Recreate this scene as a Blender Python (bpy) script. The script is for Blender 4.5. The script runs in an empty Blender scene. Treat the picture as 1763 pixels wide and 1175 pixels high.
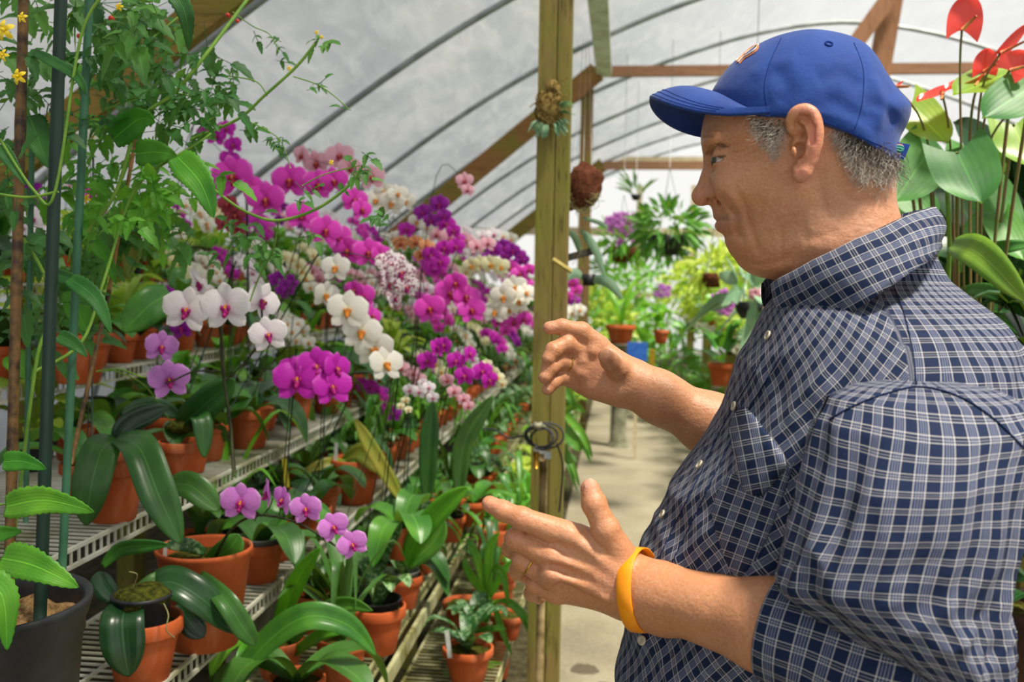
import bpy, math, random
import numpy as np
from mathutils import Vector, Matrix, Euler
from mathutils.bvhtree import BVHTree

# ------------------------------------------------------------------ camera
C = bpy.context.scene.collection
SC = bpy.context.scene
FPX = 1714.0
CX, CY = 881.5, 587.5
CAMZ = 1.45
_yd = Vector(((1070 - CX) / FPX, -(480 - CY) / FPX, -1)).normalized()     # world +Y in camera space
_up = Vector((math.sin(math.radians(1.4)), math.cos(math.radians(1.4)), 0))
_up = (_up - _up.dot(_yd) * _yd).normalized()                               # world +Z in camera space
_xd = _yd.cross(_up)                                                        # world +X in camera space
CAMR = Matrix((_xd, _yd, _up))                                              # camera -> world
CAMP = Vector((0, 0, CAMZ))
cam_d = bpy.data.cameras.new('camera')
cam = bpy.data.objects.new('camera', cam_d)
C.objects.link(cam)
cam.matrix_world = Matrix.Translation(CAMP) @ CAMR.to_4x4()
cam_d.sensor_width = 36
cam_d.lens = FPX * 36 / 1763
cam_d.clip_start = .05
cam_d.clip_end = 200
cam_d.dof.use_dof = True
cam_d.dof.focus_distance = 1.2
cam_d.dof.aperture_fstop = 6.3
SC.camera = cam

# ------------------------------------------------------------------ light
w = bpy.data.worlds.new('world')
SC.world = w
w.use_nodes = True
wb = w.node_tree.nodes['Background']
wb.inputs[0].default_value = (.98, .975, .96, 1)
wb.inputs[1].default_value = .85
sun_d = bpy.data.lights.new('sun', 'SUN')
sun_d.energy = 11
sun_d.angle = math.radians(7)
sun_d.color = (1, .92, .78)
sun = bpy.data.objects.new('sun', sun_d)
C.objects.link(sun)
SUNV = Vector((.36, -.22, .90)).normalized()
sun.rotation_euler = SUNV.to_track_quat('Z', 'Y').to_euler()
vs = SC.view_settings
vs.view_transform = 'Standard'
vs.look = 'None'
vs.exposure = 0.3
vs.gamma = 1
vs.use_curve_mapping = False
SC.cycles.max_bounces = 8
SC.cycles.transparent_max_bounces = 16


def ray(px, py):
    return (CAMR @ Vector(((px - CX) / FPX, -(py - CY) / FPX, -1)))


def at(px, py, Y):
    d = ray(px, py)
    return CAMP + d * (Y / d.y)


def at_z(px, py, z):
    d = ray(px, py)
    return CAMP + d * ((z - CAMZ) / d.z)


def mpp(Y):
    return Y / FPX


# ------------------------------------------------------------------ materials
MATS = {}


def srgb(h):
    if isinstance(h, str):
        c = [int(h[i:i + 2], 16) / 255 for i in (0, 2, 4)]
        return tuple(((v / 12.92) if v <= .04045 else ((v + .055) / 1.055) ** 2.4) for v in c)
    return tuple(h)


class NT:
    def __init__(s, name):
        s.m = bpy.data.materials.new(name)
        s.m.use_nodes = True
        s.t = s.m.node_tree
        s.t.nodes.clear()
        s.out = s.t.nodes.new('ShaderNodeOutputMaterial')

    def n(s, typ, **kw):
        nd = s.t.nodes.new('ShaderNode' + typ)
        for k, v in kw.items():
            if k.startswith('_'):
                setattr(nd, k[1:], v)
        return nd

    def set(s, sock, v):
        if isinstance(v, bpy.types.NodeSocket):
            s.t.links.new(v, sock)
        elif isinstance(v, (tuple, list)) and sock.type == 'RGBA':
            sock.default_value = tuple(v)[:3] + (1,)
        else:
            sock.default_value = v

    def math(s, op, a, b=0.0, c=0.0, clamp=False):
        nd = s.n('Math')
        nd.operation = op
        nd.use_clamp = clamp
        for i, v in enumerate((a, b, c)):
            s.set(nd.inputs[i], v)
        return nd.outputs[0]

    def mix(s, f, a, b, blend='MIX'):
        nd = s.n('Mix')
        nd.data_type = 'RGBA'
        nd.blend_type = blend
        s.set(nd.inputs[0], f)
        s.set(nd.inputs[6], a)
        s.set(nd.inputs[7], b)
        return nd.outputs[2]

    def noise(s, scale, detail=3, rough=.55, vec=None, dist=0, col=False):
        nd = s.n('TexNoise')
        nd.inputs['Scale'].default_value = scale
        nd.inputs['Detail'].default_value = detail
        nd.inputs['Roughness'].default_value = rough
        nd.inputs['Distortion'].default_value = dist
        if vec is None:
            vec = s.obj()
        s.set(nd.inputs['Vector'], vec)
        return nd.outputs[1 if col else 0]

    def obj(s):
        if not hasattr(s, '_tc'):
            s._tc = s.n('TexCoord')
        return s._tc.outputs['Object']

    def uv(s):
        s.obj()
        return s._tc.outputs['UV']

    def mapping(s, vec, scale=(1, 1, 1), rot=(0, 0, 0), loc=(0, 0, 0)):
        nd = s.n('Mapping')
        s.set(nd.inputs[0], vec)
        nd.inputs['Scale'].default_value = scale
        nd.inputs['Rotation'].default_value = rot
        nd.inputs['Location'].default_value = loc
        return nd.outputs[0]

    def ramp(s, f, stops, interp='LINEAR'):
        nd = s.n('ValToRGB')
        s.set(nd.inputs[0], f)
        r = nd.color_ramp
        r.interpolation = interp
        while len(r.elements) < len(stops):
            r.elements.new(1)
        for e, (p, c) in zip(r.elements, stops):
            e.position = p
            c = (c, c, c) if isinstance(c, (int, float)) else srgb(c)
            e.color = tuple(c)[:3] + (1,)
        return nd.outputs[0]

    def bump(s, h, strength=.3, dist=.002, normal=None):
        nd = s.n('Bump')
        nd.inputs['Strength'].default_value = strength
        nd.inputs['Distance'].default_value = dist
        s.set(nd.inputs['Height'], h)
        if normal is not None:
            s.set(nd.inputs['Normal'], normal)
        return nd.outputs[0]

    def bsdf(s, col, rough=.5, spec=.5, metal=0, normal=None, **kw):
        nd = s.n('BsdfPrincipled')
        s.set(nd.inputs['Base Color'], col)
        s.set(nd.inputs['Roughness'], rough)
        nd.inputs['Specular IOR Level'].default_value = spec
        nd.inputs['Metallic'].default_value = metal
        if normal is not None:
            s.set(nd.inputs['Normal'], normal)
        for k, v in kw.items():
            s.set(nd.inputs[k.replace('_', ' ')], v)
        return nd.outputs[0]

    def done(s, sh):
        s.t.links.new(sh, s.out.inputs[0])
        return s.m

    def mixsh(s, f, a, b):
        nd = s.n('MixShader')
        s.set(nd.inputs[0], f)
        s.t.links.new(a, nd.inputs[1])
        s.t.links.new(b, nd.inputs[2])
        return nd.outputs[0]

    def transl(s, col, normal=None):
        nd = s.n('BsdfTranslucent')
        s.set(nd.inputs[0], col)
        return nd.outputs[0]


def M_simple(name, c1, c2=None, scale=30, rough=.6, spec=.4, bump=.2, metal=0, bscale=None, detail=4, dist=.002):
    t = NT(name)
    c1 = srgb(c1)
    c2 = srgb(c2) if c2 else c1
    nz = t.noise(scale, detail)
    f = t.ramp(nz, [(.35, 0.0), (.65, 1.0)])
    col = t.mix(f, c1, c2)
    nrm = t.bump(t.noise(bscale or scale * 2, detail), bump, dist) if bump else None
    return t.done(t.bsdf(col, rough, spec, metal, nrm))


def M_leaf(name, c1, c2, rough=.35, tl=.3, spots=None, veinscale=9, spec=.5, scale=12, bumpd=.0006):
    """leaf sheet: colour varies with noise, fine parallel veins from the UV, some light passes through"""
    t = NT(name)
    c1 = srgb(c1)
    c2 = srgb(c2)
    f = t.ramp(t.noise(scale, 3), [(.35, 0.0), (.68, 1.0)])
    col = t.mix(f, c1, c2)
    sep = t.n('SeparateXYZ')
    t.set(sep.inputs[0], t.uv())
    v = sep.outputs[1]
    mid = t.math('ABSOLUTE', t.math('SUBTRACT', v, .5))
    midm = t.math('LESS_THAN', mid, .018)
    col = t.mix(t.math('MULTIPLY', midm, .45), col, tuple(min(1, x * 1.7 + .02) for x in c2))
    if spots:
        sp = t.ramp(t.noise(spots[1], 3, .6), [(.5, 0.0), (.58, 1.0)])
        col = t.mix(sp, col, srgb(spots[0]))
    oi = t.n('ObjectInfo')
    hs = t.n('HueSaturation')
    t.set(hs.inputs['Color'], col)
    t.set(hs.inputs['Value'], t.math('MULTIPLY_ADD', oi.outputs['Random'], .5, .78))
    t.set(hs.inputs['Hue'], t.math('MULTIPLY_ADD', oi.outputs['Random'], -.03, .515))
    col = hs.outputs[0]
    wv = t.math('SINE', t.math('MULTIPLY', v, veinscale * 6.283))
    nrm = t.bump(t.math('ADD', t.math('MULTIPLY', wv, .25), t.noise(40, 3)), .3, bumpd)
    a = t.bsdf(col, rough, spec, 0, nrm)
    b = t.transl(t.mix(.35, col, (.5, .8, .05)))
    return t.done(t.mixsh(tl, a, b))


def M_petal(name, base, edge, centre, vein=None, spots=None, tl=.35):
    t = NT(name)
    sep = t.n('SeparateXYZ')
    t.set(sep.inputs[0], t.uv())
    u, v = sep.outputs[0], sep.outputs[1]
    col = t.ramp(u, [(0, centre), (.28, base), (.8, base), (1, edge)])
    if vein:
        wv = t.math('SINE', t.math('MULTIPLY', v, 62.0))
        wv = t.math('GREATER_THAN', t.math('ADD', wv, t.math('MULTIPLY', t.noise(60, 2, vec=t.uv()), .8)), 1.05)
        col = t.mix(t.math('MULTIPLY', wv, .5), col, srgb(vein))
    if spots:
        sp = t.ramp(t.noise(5.5, 2, .5, vec=t.obj()), [(.53, 0.0), (.56, 1.0)])
        col = t.mix(sp, col, srgb(spots))
    nrm = t.bump(t.noise(3, 2, vec=t.uv()), .10, .02)
    a = t.bsdf(col, .45, .25, 0, nrm)
    b = t.transl(col)
    return t.done(t.mixsh(tl, a, b))


# ------------------------------------------------------------------ mesh building
class MB:
    def __init__(s):
        s.v, s.f, s.uv, s.mi, s.cur = [], [], [], [], 0

    def grid(s, P, UV=None, closeu=False, closev=False, flip=False):
        """P[nu][nv] points"""
        P = np.asarray(P, float)
        nu, nv = P.shape[:2]
        b = len(s.v)
        s.v.extend(map(tuple, P.reshape(-1, 3)))
        if UV is None:
            U, V = np.meshgrid(np.linspace(0, 1, nu), np.linspace(0, 1, nv), indexing='ij')
            UV = np.stack([U, V], -1)
        s.uv.extend(map(tuple, np.asarray(UV, float).reshape(-1, 2)))
        for i in range(nu - (0 if closeu else 1)):
            for j in range(nv - (0 if closev else 1)):
                i2, j2 = (i + 1) % nu, (j + 1) % nv
                q = [b + i * nv + j, b + i * nv + j2, b + i2 * nv + j2, b + i2 * nv + j]
                s.f.append(q[::-1] if flip else q)
                s.mi.append(s.cur)
        return b

    def face(s, idx):
        s.f.append(list(idx))
        s.mi.append(s.cur)

    def tube(s, pts, r, n=8, caps=True, ell=1.0):
        pts = [Vector(p) for p in pts]
        if not isinstance(r, (list, tuple, np.ndarray)):
            r = [r] * len(pts)
        P = []
        up = None
        for i, p in enumerate(pts):
            d = (pts[min(i + 1, len(pts) - 1)] - pts[max(i - 1, 0)])
            d = d.normalized() if d.length > 1e-9 else Vector((0, 0, 1))
            if up is None:
                up = d.orthogonal().normalized()
            up = (up - up.dot(d) * d)
            up = up.normalized() if up.length > 1e-6 else d.orthogonal().normalized()
            sd = d.cross(up)
            P.append([p + (up * math.cos(a) * ell + sd * math.sin(a)) * r[i] for a in np.arange(n) * 2 * math.pi / n])
        b = s.grid(P, closev=True)
        if caps:
            s.face([b + j for j in range(n)])
            s.face([b + (len(pts) - 1) * n + j for j in reversed(range(n))])
        return s

    def box(s, lo, hi, M=None):
        lo, hi = Vector(lo), Vector(hi)
        c = [Vector((x, y, z)) for x in (lo.x, hi.x) for y in (lo.y, hi.y) for z in (lo.z, hi.z)]
        if M is not None:
            c = [M @ p for p in c]
        b = len(s.v)
        s.v.extend(map(tuple, c))
        s.uv.extend([(0, 0)] * 8)
        for q in ((0, 1, 3, 2), (4, 6, 7, 5), (0, 4, 5, 1), (2, 3, 7, 6), (0, 2, 6, 4), (1, 5, 7, 3)):
            s.face([b + i for i in q])
        return s

    def beam(s, a, b, wx, wz, up=(0, 0, 1)):
        """a rectangular bar from a to b, wx wide and wz deep"""
        a, b = Vector(a), Vector(b)
        d = (b - a)
        L = d.length
        d.normalize()
        u = Vector(up)
        x = d.cross(u).normalized()
        z = x.cross(d).normalized()
        M = Matrix((x, d, z)).transposed().to_4x4()
        M.translation = a
        s.box((-wx / 2, 0, -wz / 2), (wx / 2, L, wz / 2), M)
        return s

    def lathe(s, prof, n=28, loc=(0, 0, 0), closed=False, jit=0):
        P = [[(loc[0] + r * math.cos(a), loc[1] + r * math.sin(a), loc[2] + z) for a in np.arange(n) * 2 * math.pi / n] for r, z in prof]
        s.grid(P, closev=True, closeu=closed, flip=True)
        return s

    def blob(s, c, r, nu=8, nv=10, fn=None, M=None):
        P = []
        for i in range(nu + 1):
            th = math.pi * i / nu
            row = []
            for j in range(nv):
                ph = 2 * math.pi * j / nv
                p = Vector((math.sin(th) * math.cos(ph), math.sin(th) * math.sin(ph), math.cos(th)))
                k = fn(p) if fn else 1
                q = Vector((p.x * r[0] * k, p.y * r[1] * k, p.z * r[2] * k))
                if M is not None:
                    q = M @ q
                row.append(Vector(c) + q)
            P.append(row)
        s.grid(P, closev=True)
        return s

    def build(s, name, mat, parent=None, smooth=True, loc=None):
        me = bpy.data.meshes.new(name)
        V = np.array(s.v, float)
        if loc is not None:
            V = V - np.array(loc, float)
        me.from_pydata(V.tolist(), [], s.f)
        ul = me.uv_layers.new(name='UVMap')
        li = np.zeros(len(me.loops), np.int32)
        me.loops.foreach_get('vertex_index', li)
        ul.data.foreach_set('uv', np.array(s.uv, np.float32)[li].ravel())
        if isinstance(mat, (list, tuple)):
            for m in mat:
                me.materials.append(m)
            me.polygons.foreach_set('material_index', s.mi)
        elif mat is not None:
            me.materials.append(mat)
        me.polygons.foreach_set('use_smooth', [smooth] * len(me.polygons))
        me.update()
        o = bpy.data.objects.new(name, me)
        C.objects.link(o)
        if loc is not None:
            o.location = loc
        if parent is not None:
            o.parent = parent
        return o


def empty(name, loc, rz=0):
    o = bpy.data.objects.new(name, None)
    C.objects.link(o)
    o.location = loc
    o.rotation_euler = (0, 0, rz)
    o.empty_display_size = .05
    return o


def tag(o, label=None, cat=None, group=None, kind=None):
    for k, v in (('label', label), ('category', cat), ('group', group), ('kind', kind)):
        if v:
            o[k] = v
    return o


def copy_obj(o, parent=None):
    c = o.copy()
    C.objects.link(c)
    c.parent = parent
    for ch in o.children:
        copy_obj(ch, c)
    return c


def catmull(pts, n=6):
    pts = [Vector(p) for p in pts]
    if len(pts) < 3:
        return [pts[0].lerp(pts[1], i / n) for i in range(n + 1)]
    out = []
    for i in range(len(pts) - 1):
        p0, p1, p2, p3 = pts[max(i - 1, 0)], pts[i], pts[i + 1], pts[min(i + 2, len(pts) - 1)]
        for k in range(n):
            t = k / n
            out.append(.5 * ((2 * p1) + (p2 - p0) * t + (2 * p0 - 5 * p1 + 4 * p2 - p3) * t * t + (3 * p1 - p0 - 3 * p2 + p3) * t ** 3))
    out.append(pts[-1])
    return out


def blade(mb, pts, width, side=None, n=10, nv=5, fold=.25, tip=.6, base=.35, wav=0, thick=0, shape=None, tooth=0):
    """leaf blade along a curved spine; width is the full width, fold the V along the midrib"""
    sp = catmull(pts, n)
    m = len(sp)
    T = np.linspace(0, 1, m)
    rows = []
    prev = Vector(side) if side is not None else None
    for i, p in enumerate(sp):
        d = (sp[min(i + 1, m - 1)] - sp[max(i - 1, 0)]).normalized()
        if prev is None:
            prev = d.cross(Vector((0, 0, 1)))
            if prev.length < 1e-3:
                prev = Vector((1, 0, 0))
        s_ = (prev - prev.dot(d) * d).normalized()
        prev = s_
        nrm = s_.cross(d)
        t = T[i]
        if shape:
            wd = width * shape(t)
        else:
            a = min(1, (t / .45)) if t < .45 else 1
            wd = width * (base + (1 - base) * math.sin(a * math.pi / 2)) * (1 - max(0, (t - tip) / (1 - tip)) ** 2.2 if t > tip else 1)
        wd = max(wd, width * .02)
        if tooth:
            wd *= 1 + tooth * (1 if i % 2 else -1)
        row = []
        for j in range(nv):
            v = -1 + 2 * j / (nv - 1)
            wv = wav * width * math.sin(t * 17 + (1 if v > 0 else -1)) * abs(v)
            row.append(p + s_ * (v * wd / 2) + nrm * (abs(v) ** 1.3 * wd * fold * .5 + wv))
        rows.append(row)
    mb.grid(rows)
    return mb


R = random.Random(7)
TAU = 2 * math.pi
# ------------------------------------------------------------------ setting: path, ground, tunnel
def M_film():
    t = NT('roof_film')
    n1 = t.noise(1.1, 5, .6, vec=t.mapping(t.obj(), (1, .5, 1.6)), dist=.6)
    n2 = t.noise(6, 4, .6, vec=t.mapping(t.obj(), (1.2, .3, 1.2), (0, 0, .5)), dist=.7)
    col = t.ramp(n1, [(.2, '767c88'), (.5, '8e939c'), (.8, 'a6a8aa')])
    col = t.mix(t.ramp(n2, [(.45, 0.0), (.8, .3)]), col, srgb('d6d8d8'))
    nrm = t.bump(n2, .5, .05)
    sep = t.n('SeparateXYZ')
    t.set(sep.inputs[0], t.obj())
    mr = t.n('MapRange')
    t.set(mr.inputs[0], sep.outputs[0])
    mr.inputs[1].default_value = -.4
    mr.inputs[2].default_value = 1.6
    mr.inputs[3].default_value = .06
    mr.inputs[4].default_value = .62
    a = t.bsdf(col, .35, .4, 0, nrm)
    b = t.transl(col)
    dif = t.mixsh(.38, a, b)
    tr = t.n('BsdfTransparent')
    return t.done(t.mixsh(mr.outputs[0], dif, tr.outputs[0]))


def M_wood(name, c1, c2, moss=None, axis=2, scale=9, mossamt=.5):
    t = NT(name)
    sc = [14, 14, 14]
    sc[axis] = 1.2
    g = t.noise(scale / 3, 6, .65, vec=t.mapping(t.obj(), tuple(sc)), dist=.5)
    col = t.mix(t.ramp(g, [(.3, 0.0), (.7, 1.0)]), srgb(c1), srgb(c2))
    if moss:
        mm = t.noise(5, 5, .65)
        col = t.mix(t.ramp(mm, [(.5 - mossamt * .3, 0.0), (.72 - mossamt * .2, .9)]), col, srgb(moss))
    crk = t.ramp(t.noise(3, 4, .6, vec=t.mapping(t.obj(), tuple(v * 3 for v in sc))), [(.3, .35), (.42, 1.0)])
    col = t.mix(1.0, col, crk, 'MULTIPLY')
    return t.done(t.bsdf(col, .85, .2, 0, t.bump(g, .6, .004)))


W = {
    'moss': M_wood('mossy_timber', '9c8452', '6c5e38', '7a7c34', mossamt=.5),
    'moss2': M_wood('mossy_rafter', '9c7c46', '6e5a30', '77742e', axis=0, mossamt=.45),
    'post2': M_wood('brown_and_mossy_timber', 'a07856', '85644a', '86843c', mossamt=.35),
    'brownr': M_wood('brown_rafter', 'a07048', '7c5a34', '7c7a34', axis=0, mossamt=.3),
    'brown': M_wood('brown_timber', 'a97c5c', '8a6248', axis=2),
    'brownx': M_wood('brown_cross_timber', 'a97f62', '8d6850', axis=0),
    'pale': M_wood('pale_timber', 'd8c8a8', 'b8a684', axis=0),
}
M_galv = M_simple('galvanised_pipe', 'b9bfc0', '8e9490', 20, .4, .5, .1, .6)
M_wire = M_simple('white_coated_wire', 'd8d8cc', '9a9878', 9, .45, .5, .1)
M_wirem = M_simple('mossy_coated_wire', 'b8b890', '6e6c34', 14, .55, .4, .2)
M_block = M_simple('weathered_concrete', '8d8c78', '5d5e4a', 8, .9, .2, .6, dist=.01)


def M_conc():
    t = NT('path_concrete')
    n1 = t.noise(2.2, 6, .6)
    n2 = t.noise(60, 4, .6)
    col = t.ramp(n1, [(.3, '6e6856'), (.55, '87806c'), (.75, '98917c')])
    col = t.mix(.25, col, t.ramp(n2, [(.3, '5c5646'), (.7, 'a39c88')]))
    # dark wet stain beside the post and another under the man
    geo = t.n('NewGeometry')
    f = None
    for (x, y, r) in ((.0, 3.42, .10), (.12, 3.5, .07), (-.1, 3.62, .06), (.08, 3.3, .1)):
        d = t.n('VectorMath')
        d.operation = 'DISTANCE'
        t.set(d.inputs[0], geo.outputs['Position'])
        d.inputs[1].default_value = (x, y, 0)
        k = t.math('ADD', t.math('DIVIDE', d.outputs['Value'], r), t.math('MULTIPLY', t.noise(14, 5, .7), 1.6))
        k = t.math('LESS_THAN', k, 1.65)
        f = k if f is None else t.math('MAXIMUM', f, k)
    col = t.mix(t.math('MULTIPLY', f, .75), col, srgb('3c3226'))
    return t.done(t.bsdf(col, .85, .25, 0, t.bump(n2, .3, .003)))


b = MB()
b.grid([[(-.30, -3, .0), (-.30, 12.6, .0)], [(.86, -3, .0), (.86, 12.6, .0)]])
b.box((-.30, -3, -.1), (.86, 12.6, -.002))
tag(b.build('floor', M_conc(), smooth=False), kind='structure')
M_soil = M_simple('gravel_ground', '4c4632', '2c2b1c', 25, .95, .1, .8, dist=.01)
b = MB()
b.box((-4.2, -3, -.12), (-.30, 21, -.015))
b.box((.86, -3, -.12), (7.6, 21, -.015))
b.box((-.30, 12.6, -.12), (.86, 21, -.016))
tag(b.build('floor_gravel', M_soil, smooth=False), kind='structure')

RP = [(-3.45, 0), (-3.32, .7), (-2.95, 1.4), (-2.5, 1.84), (-1.96, 2.27), (-1.3, 2.74), (-.68, 3.11), (-.1, 3.38), (.42, 3.59), (1.2, 3.83), (2.04, 3.94)]
RP = RP + [(4.08 - x, z) for x, z in RP[-2::-1]]
rc = catmull([(x, 0, z) for x, z in RP], 4)
RX = np.array([p.x for p in rc])
RZ = np.array([p.z for p in rc])


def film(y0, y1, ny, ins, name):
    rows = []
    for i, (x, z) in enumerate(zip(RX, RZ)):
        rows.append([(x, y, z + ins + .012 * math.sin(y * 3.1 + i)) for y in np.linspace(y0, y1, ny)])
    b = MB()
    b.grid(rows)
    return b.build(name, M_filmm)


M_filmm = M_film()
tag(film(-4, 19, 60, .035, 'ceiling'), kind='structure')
HY = [-2, 0, 2.05, 4.1, 6, 8, 10, 12, 14, 16, 18]
M_hoop = M_simple('hoop_pipe', '9ea3a4', '7a7f7e', 6, .45, .5, .05, .3)
hoop_names = ['nearest', 'second', 'third', 'fourth', 'fifth', 'sixth', 'seventh', 'eighth', 'ninth']
b = MB()
b.tube([(x, 0, z) for x, z in zip(RX, RZ)], .021, 8)
hoop = b.build('roof_hoop', M_hoop)
for i, y in enumerate(HY):
    o = hoop if i == 0 else copy_obj(hoop)
    o.location = (0, y, 0)
    tag(o, 'curved grey metal hoop holding up the white film roof', 'roof hoop', 'curved metal hoops along the white tunnel roof')
    o['kind'] = 'structure'

# end wall: pale frame with clear film behind
t_ = NT('end_wall_film')
tr = t_.n('BsdfTransparent')
M_endf = t_.done(t_.mixsh(.6, t_.transl((.9, .9, .85)), tr.outputs[0]))
b = MB()
ring = [(x, 19.0, z) for x, z in zip(RX, RZ)]
b.v = ring[:]
b.uv = [(0, 0)] * len(ring)
b.face(range(len(ring)))
tag(b.build('wall_end', M_endf, smooth=False), kind='structure')
b = MB()
b.box((-3.3, 18.8, 2.25), (7.3, 18.9, 2.4))
b.box((-3.3, 18.8, 1.1), (7.3, 18.9, 1.2))
tag(b.build('trim_1', W['pale'], smooth=False), kind='structure')
for i, x in enumerate((-1.6, .3, 1.3, 2.3, 3.8, 5.2)):
    b = MB()
    b.box((x - .05, 18.86, 0), (x + .05, 18.96, 3.2 if x < 4.5 else 2.6))
    tag(b.build('trim_%d' % (i + 2), W['pale'], smooth=False), kind='structure')

# ---------------- timber posts and beams
def post(Y, px, py, wd, top, mat, label, foot=0.0):
    p = at(px, py, Y)
    b = MB()
    b.box((-wd / 2, -wd / 2, foot), (wd * .06, wd / 2, top))
    b.box((wd * .09, -wd / 2 + .003, foot), (wd / 2, wd / 2, top - .02))
    b.box((-wd / 2 + .004, -wd / 2 + .02, foot + .01), (wd / 2 - .004, wd / 2 - .01, top - .01))
    o = b.build('roof_post', mat, smooth=False)
    o.location = (p.x, Y + wd / 2, 0)
    return tag(o, label, 'post')


P1 = post(2.9, 951, 300, .094, 2.9, W['moss'], 'green mossy square timber post nearest, with hose valve strapped to it')
P2 = post(8.75, 1006, 380, .105, 3.2, W['post2'], 'second timber post, brown above and mossy below, right of the near mossy post')
for nm, Y, z, lab, mt in (('cross_beam', 8.83, 3.245, 'brown horizontal timber cross beam running behind the blue cap', 'brownx'),
                          ('cross_beam', 14.6, 3.08, 'brown far cross beam level with the man\'s eyes', 'brownx'),
                          ('cross_beam', 16.8, 3.42, 'pale farthest cross beam just above the brown far one', 'pale')):
    b = MB()
    b.beam((-.3, Y, z), (6.2, Y, z + .03), .05, {8.83: .09, 14.6: .12}.get(Y, .10))
    tag(b.build(nm, W[mt], smooth=False), lab, 'beam', 'cross beams of the tunnel')
for Y, x0, z0, x1, z1, lab, mt, wz in (
        (2.86, -.22, 2.95, -2.7, 1.13, 'mossy sloping rafter at top left behind the tomato leaves', 'moss2', .10),
        (8.7, -.25, 3.22, -3.05, .92, 'brown and green sloping rafter rising to the second timber post', 'brownr', .17),
        (14.6, -.3, 3.1, -3.1, .85, 'short green sloping rafter left of the mossy post, farthest away', 'moss2', .20)):
    b = MB()
    b.beam((x0, Y, z0), (x1, Y, z1), .045, wz, up=(0, 0, 1))
    tag(b.build('rafter', W[mt], smooth=False), lab, 'rafter')
b = MB()
b.beam((-.19, 3.1, 3.22), (-.19, 8.8, 3.22), .13, .06)
b.beam((-.19, 3.1, 3.28), (-.19, 8.8, 3.28), .03, .12)
tag(b.build('purlin', M_simple('weathered_white_rail', 'f0f0ea', 'c8c4b4', 8, .6), smooth=False), 'weathered white purlin running overhead beside the near mossy post', 'beam')
# struts at the upper right, behind the cap
q = [at(1475, 72, 8.6), at(1560, -45, 8.6)]
b = MB()
b.beam(q[0] + (q[0] - q[1]) * .2, q[1], .13, .07, up=(0, 1, 0))
tag(b.build('roof_strut', W['brown'], smooth=False), 'grey brown slanting timber strut meeting the cap top at upper right', 'strut')
b = MB()
b.beam(at(1512, 132, 8.75), at(1545, -60, 8.75), .17, .08, up=(0, 1, 0))
tag(b.build('roof_post', W['brown'], smooth=False), 'dark brown upright timber behind the back of the blue cap', 'post')

# ---------------- stair-step wire shelves on the left
TIERS = [('A', -.58, -.84, .50), ('B', -.80, -1.10, .71), ('C', -.965, -1.50, .95), ('D', -1.42, -1.92, 1.17), ('E', -1.85, -2.35, 1.40)]
TIERS = [('0', -.33, -.60, .28)] + TIERS
TL = {'0': 'lowest wire shelf by the path, half hidden by strap leaves', 'A': 'second wire shelf up from the path, with a double mossy front rail',
      'B': 'third wire shelf up, holding the big wide terracotta pot', 'C': 'fourth wire shelf up, white ladder edged, behind the drooping leaves',
      'D': 'fifth wire shelf up, level with the lilac orchids', 'E': 'topmost wire shelf, at eye level behind the white orchids'}


def shelf_seg(y0, y1, xf, xb, z, mat):
    b = MB()
    n = int((y1 - y0) / .026)
    for i in range(n + 1):
        y = y0 + (y1 - y0) * i / n
        w_ = .0019
        b.box((xb, y - w_, z - .003), (xf, y + w_, z + .001))
        b.box((xf - .002, y - w_, z - .032), (xf + .002, y + w_, z))
    for x, zz, r in ((xf, z, .0035), (xf, z - .032, .0035), ((xf + xb) / 2, z - .005, .003), (xb, z - .004, .0035)):
        b.box((x - r, y0, zz - r), (x + r, y1, zz + r))
    return b.build('wire_deck', mat, smooth=False)


for nm, xf, xb, z in TIERS:
    root = empty('wire_shelf', (0, 0, 0))
    tag(root, 'white coated ' + TL[nm], 'shelf', 'stair step wire shelves of orchids')
    m = M_wirem if nm in '0A' else M_wire
    y0 = .9
    while y0 < 13:
        y1 = y0 + 1.83
        o = shelf_seg(y0, y1 - .01, xf, xb, z, m)
        o.parent = root
        y0 = y1
    if nm == 'A':
        b = MB()
        b.beam((xf + .03, .9, z - .045), (xf + .03, 13.7, z - .045), .012, .04)
        tag(b.build('front_rail', M_wirem, root, False))
    # timber and block supports standing on the ground
    for k, y in enumerate((1.35, 3.6, 5.4, 7.3, 9.1, 11)):
        b = MB()
        b.box((xb + .03, y - .045, -.02), (xb + .10, y + .045, z - .008))
        b.box((xb, y - .02, z - .055), (xf - .03, y + .02, z - .006))
        b.build('shelf_support', M_block if k % 2 == 0 else W['moss'], root, False)
for i, (x, y, z, lab) in enumerate(((-1.12, 3.05, .945, 'weathered block riser under the white ladder edged shelf'),
                                    (-.95, 4.35, .70, 'grey concrete riser behind the magenta orchids'))):
    b = MB()
    b.box((-.04, -.22, 0), (.04, .22, z - .01))
    o = b.build('block_riser', M_block, smooth=False)
    o.location = (x, y, -.015)
    tag(o, lab, 'block')
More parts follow.
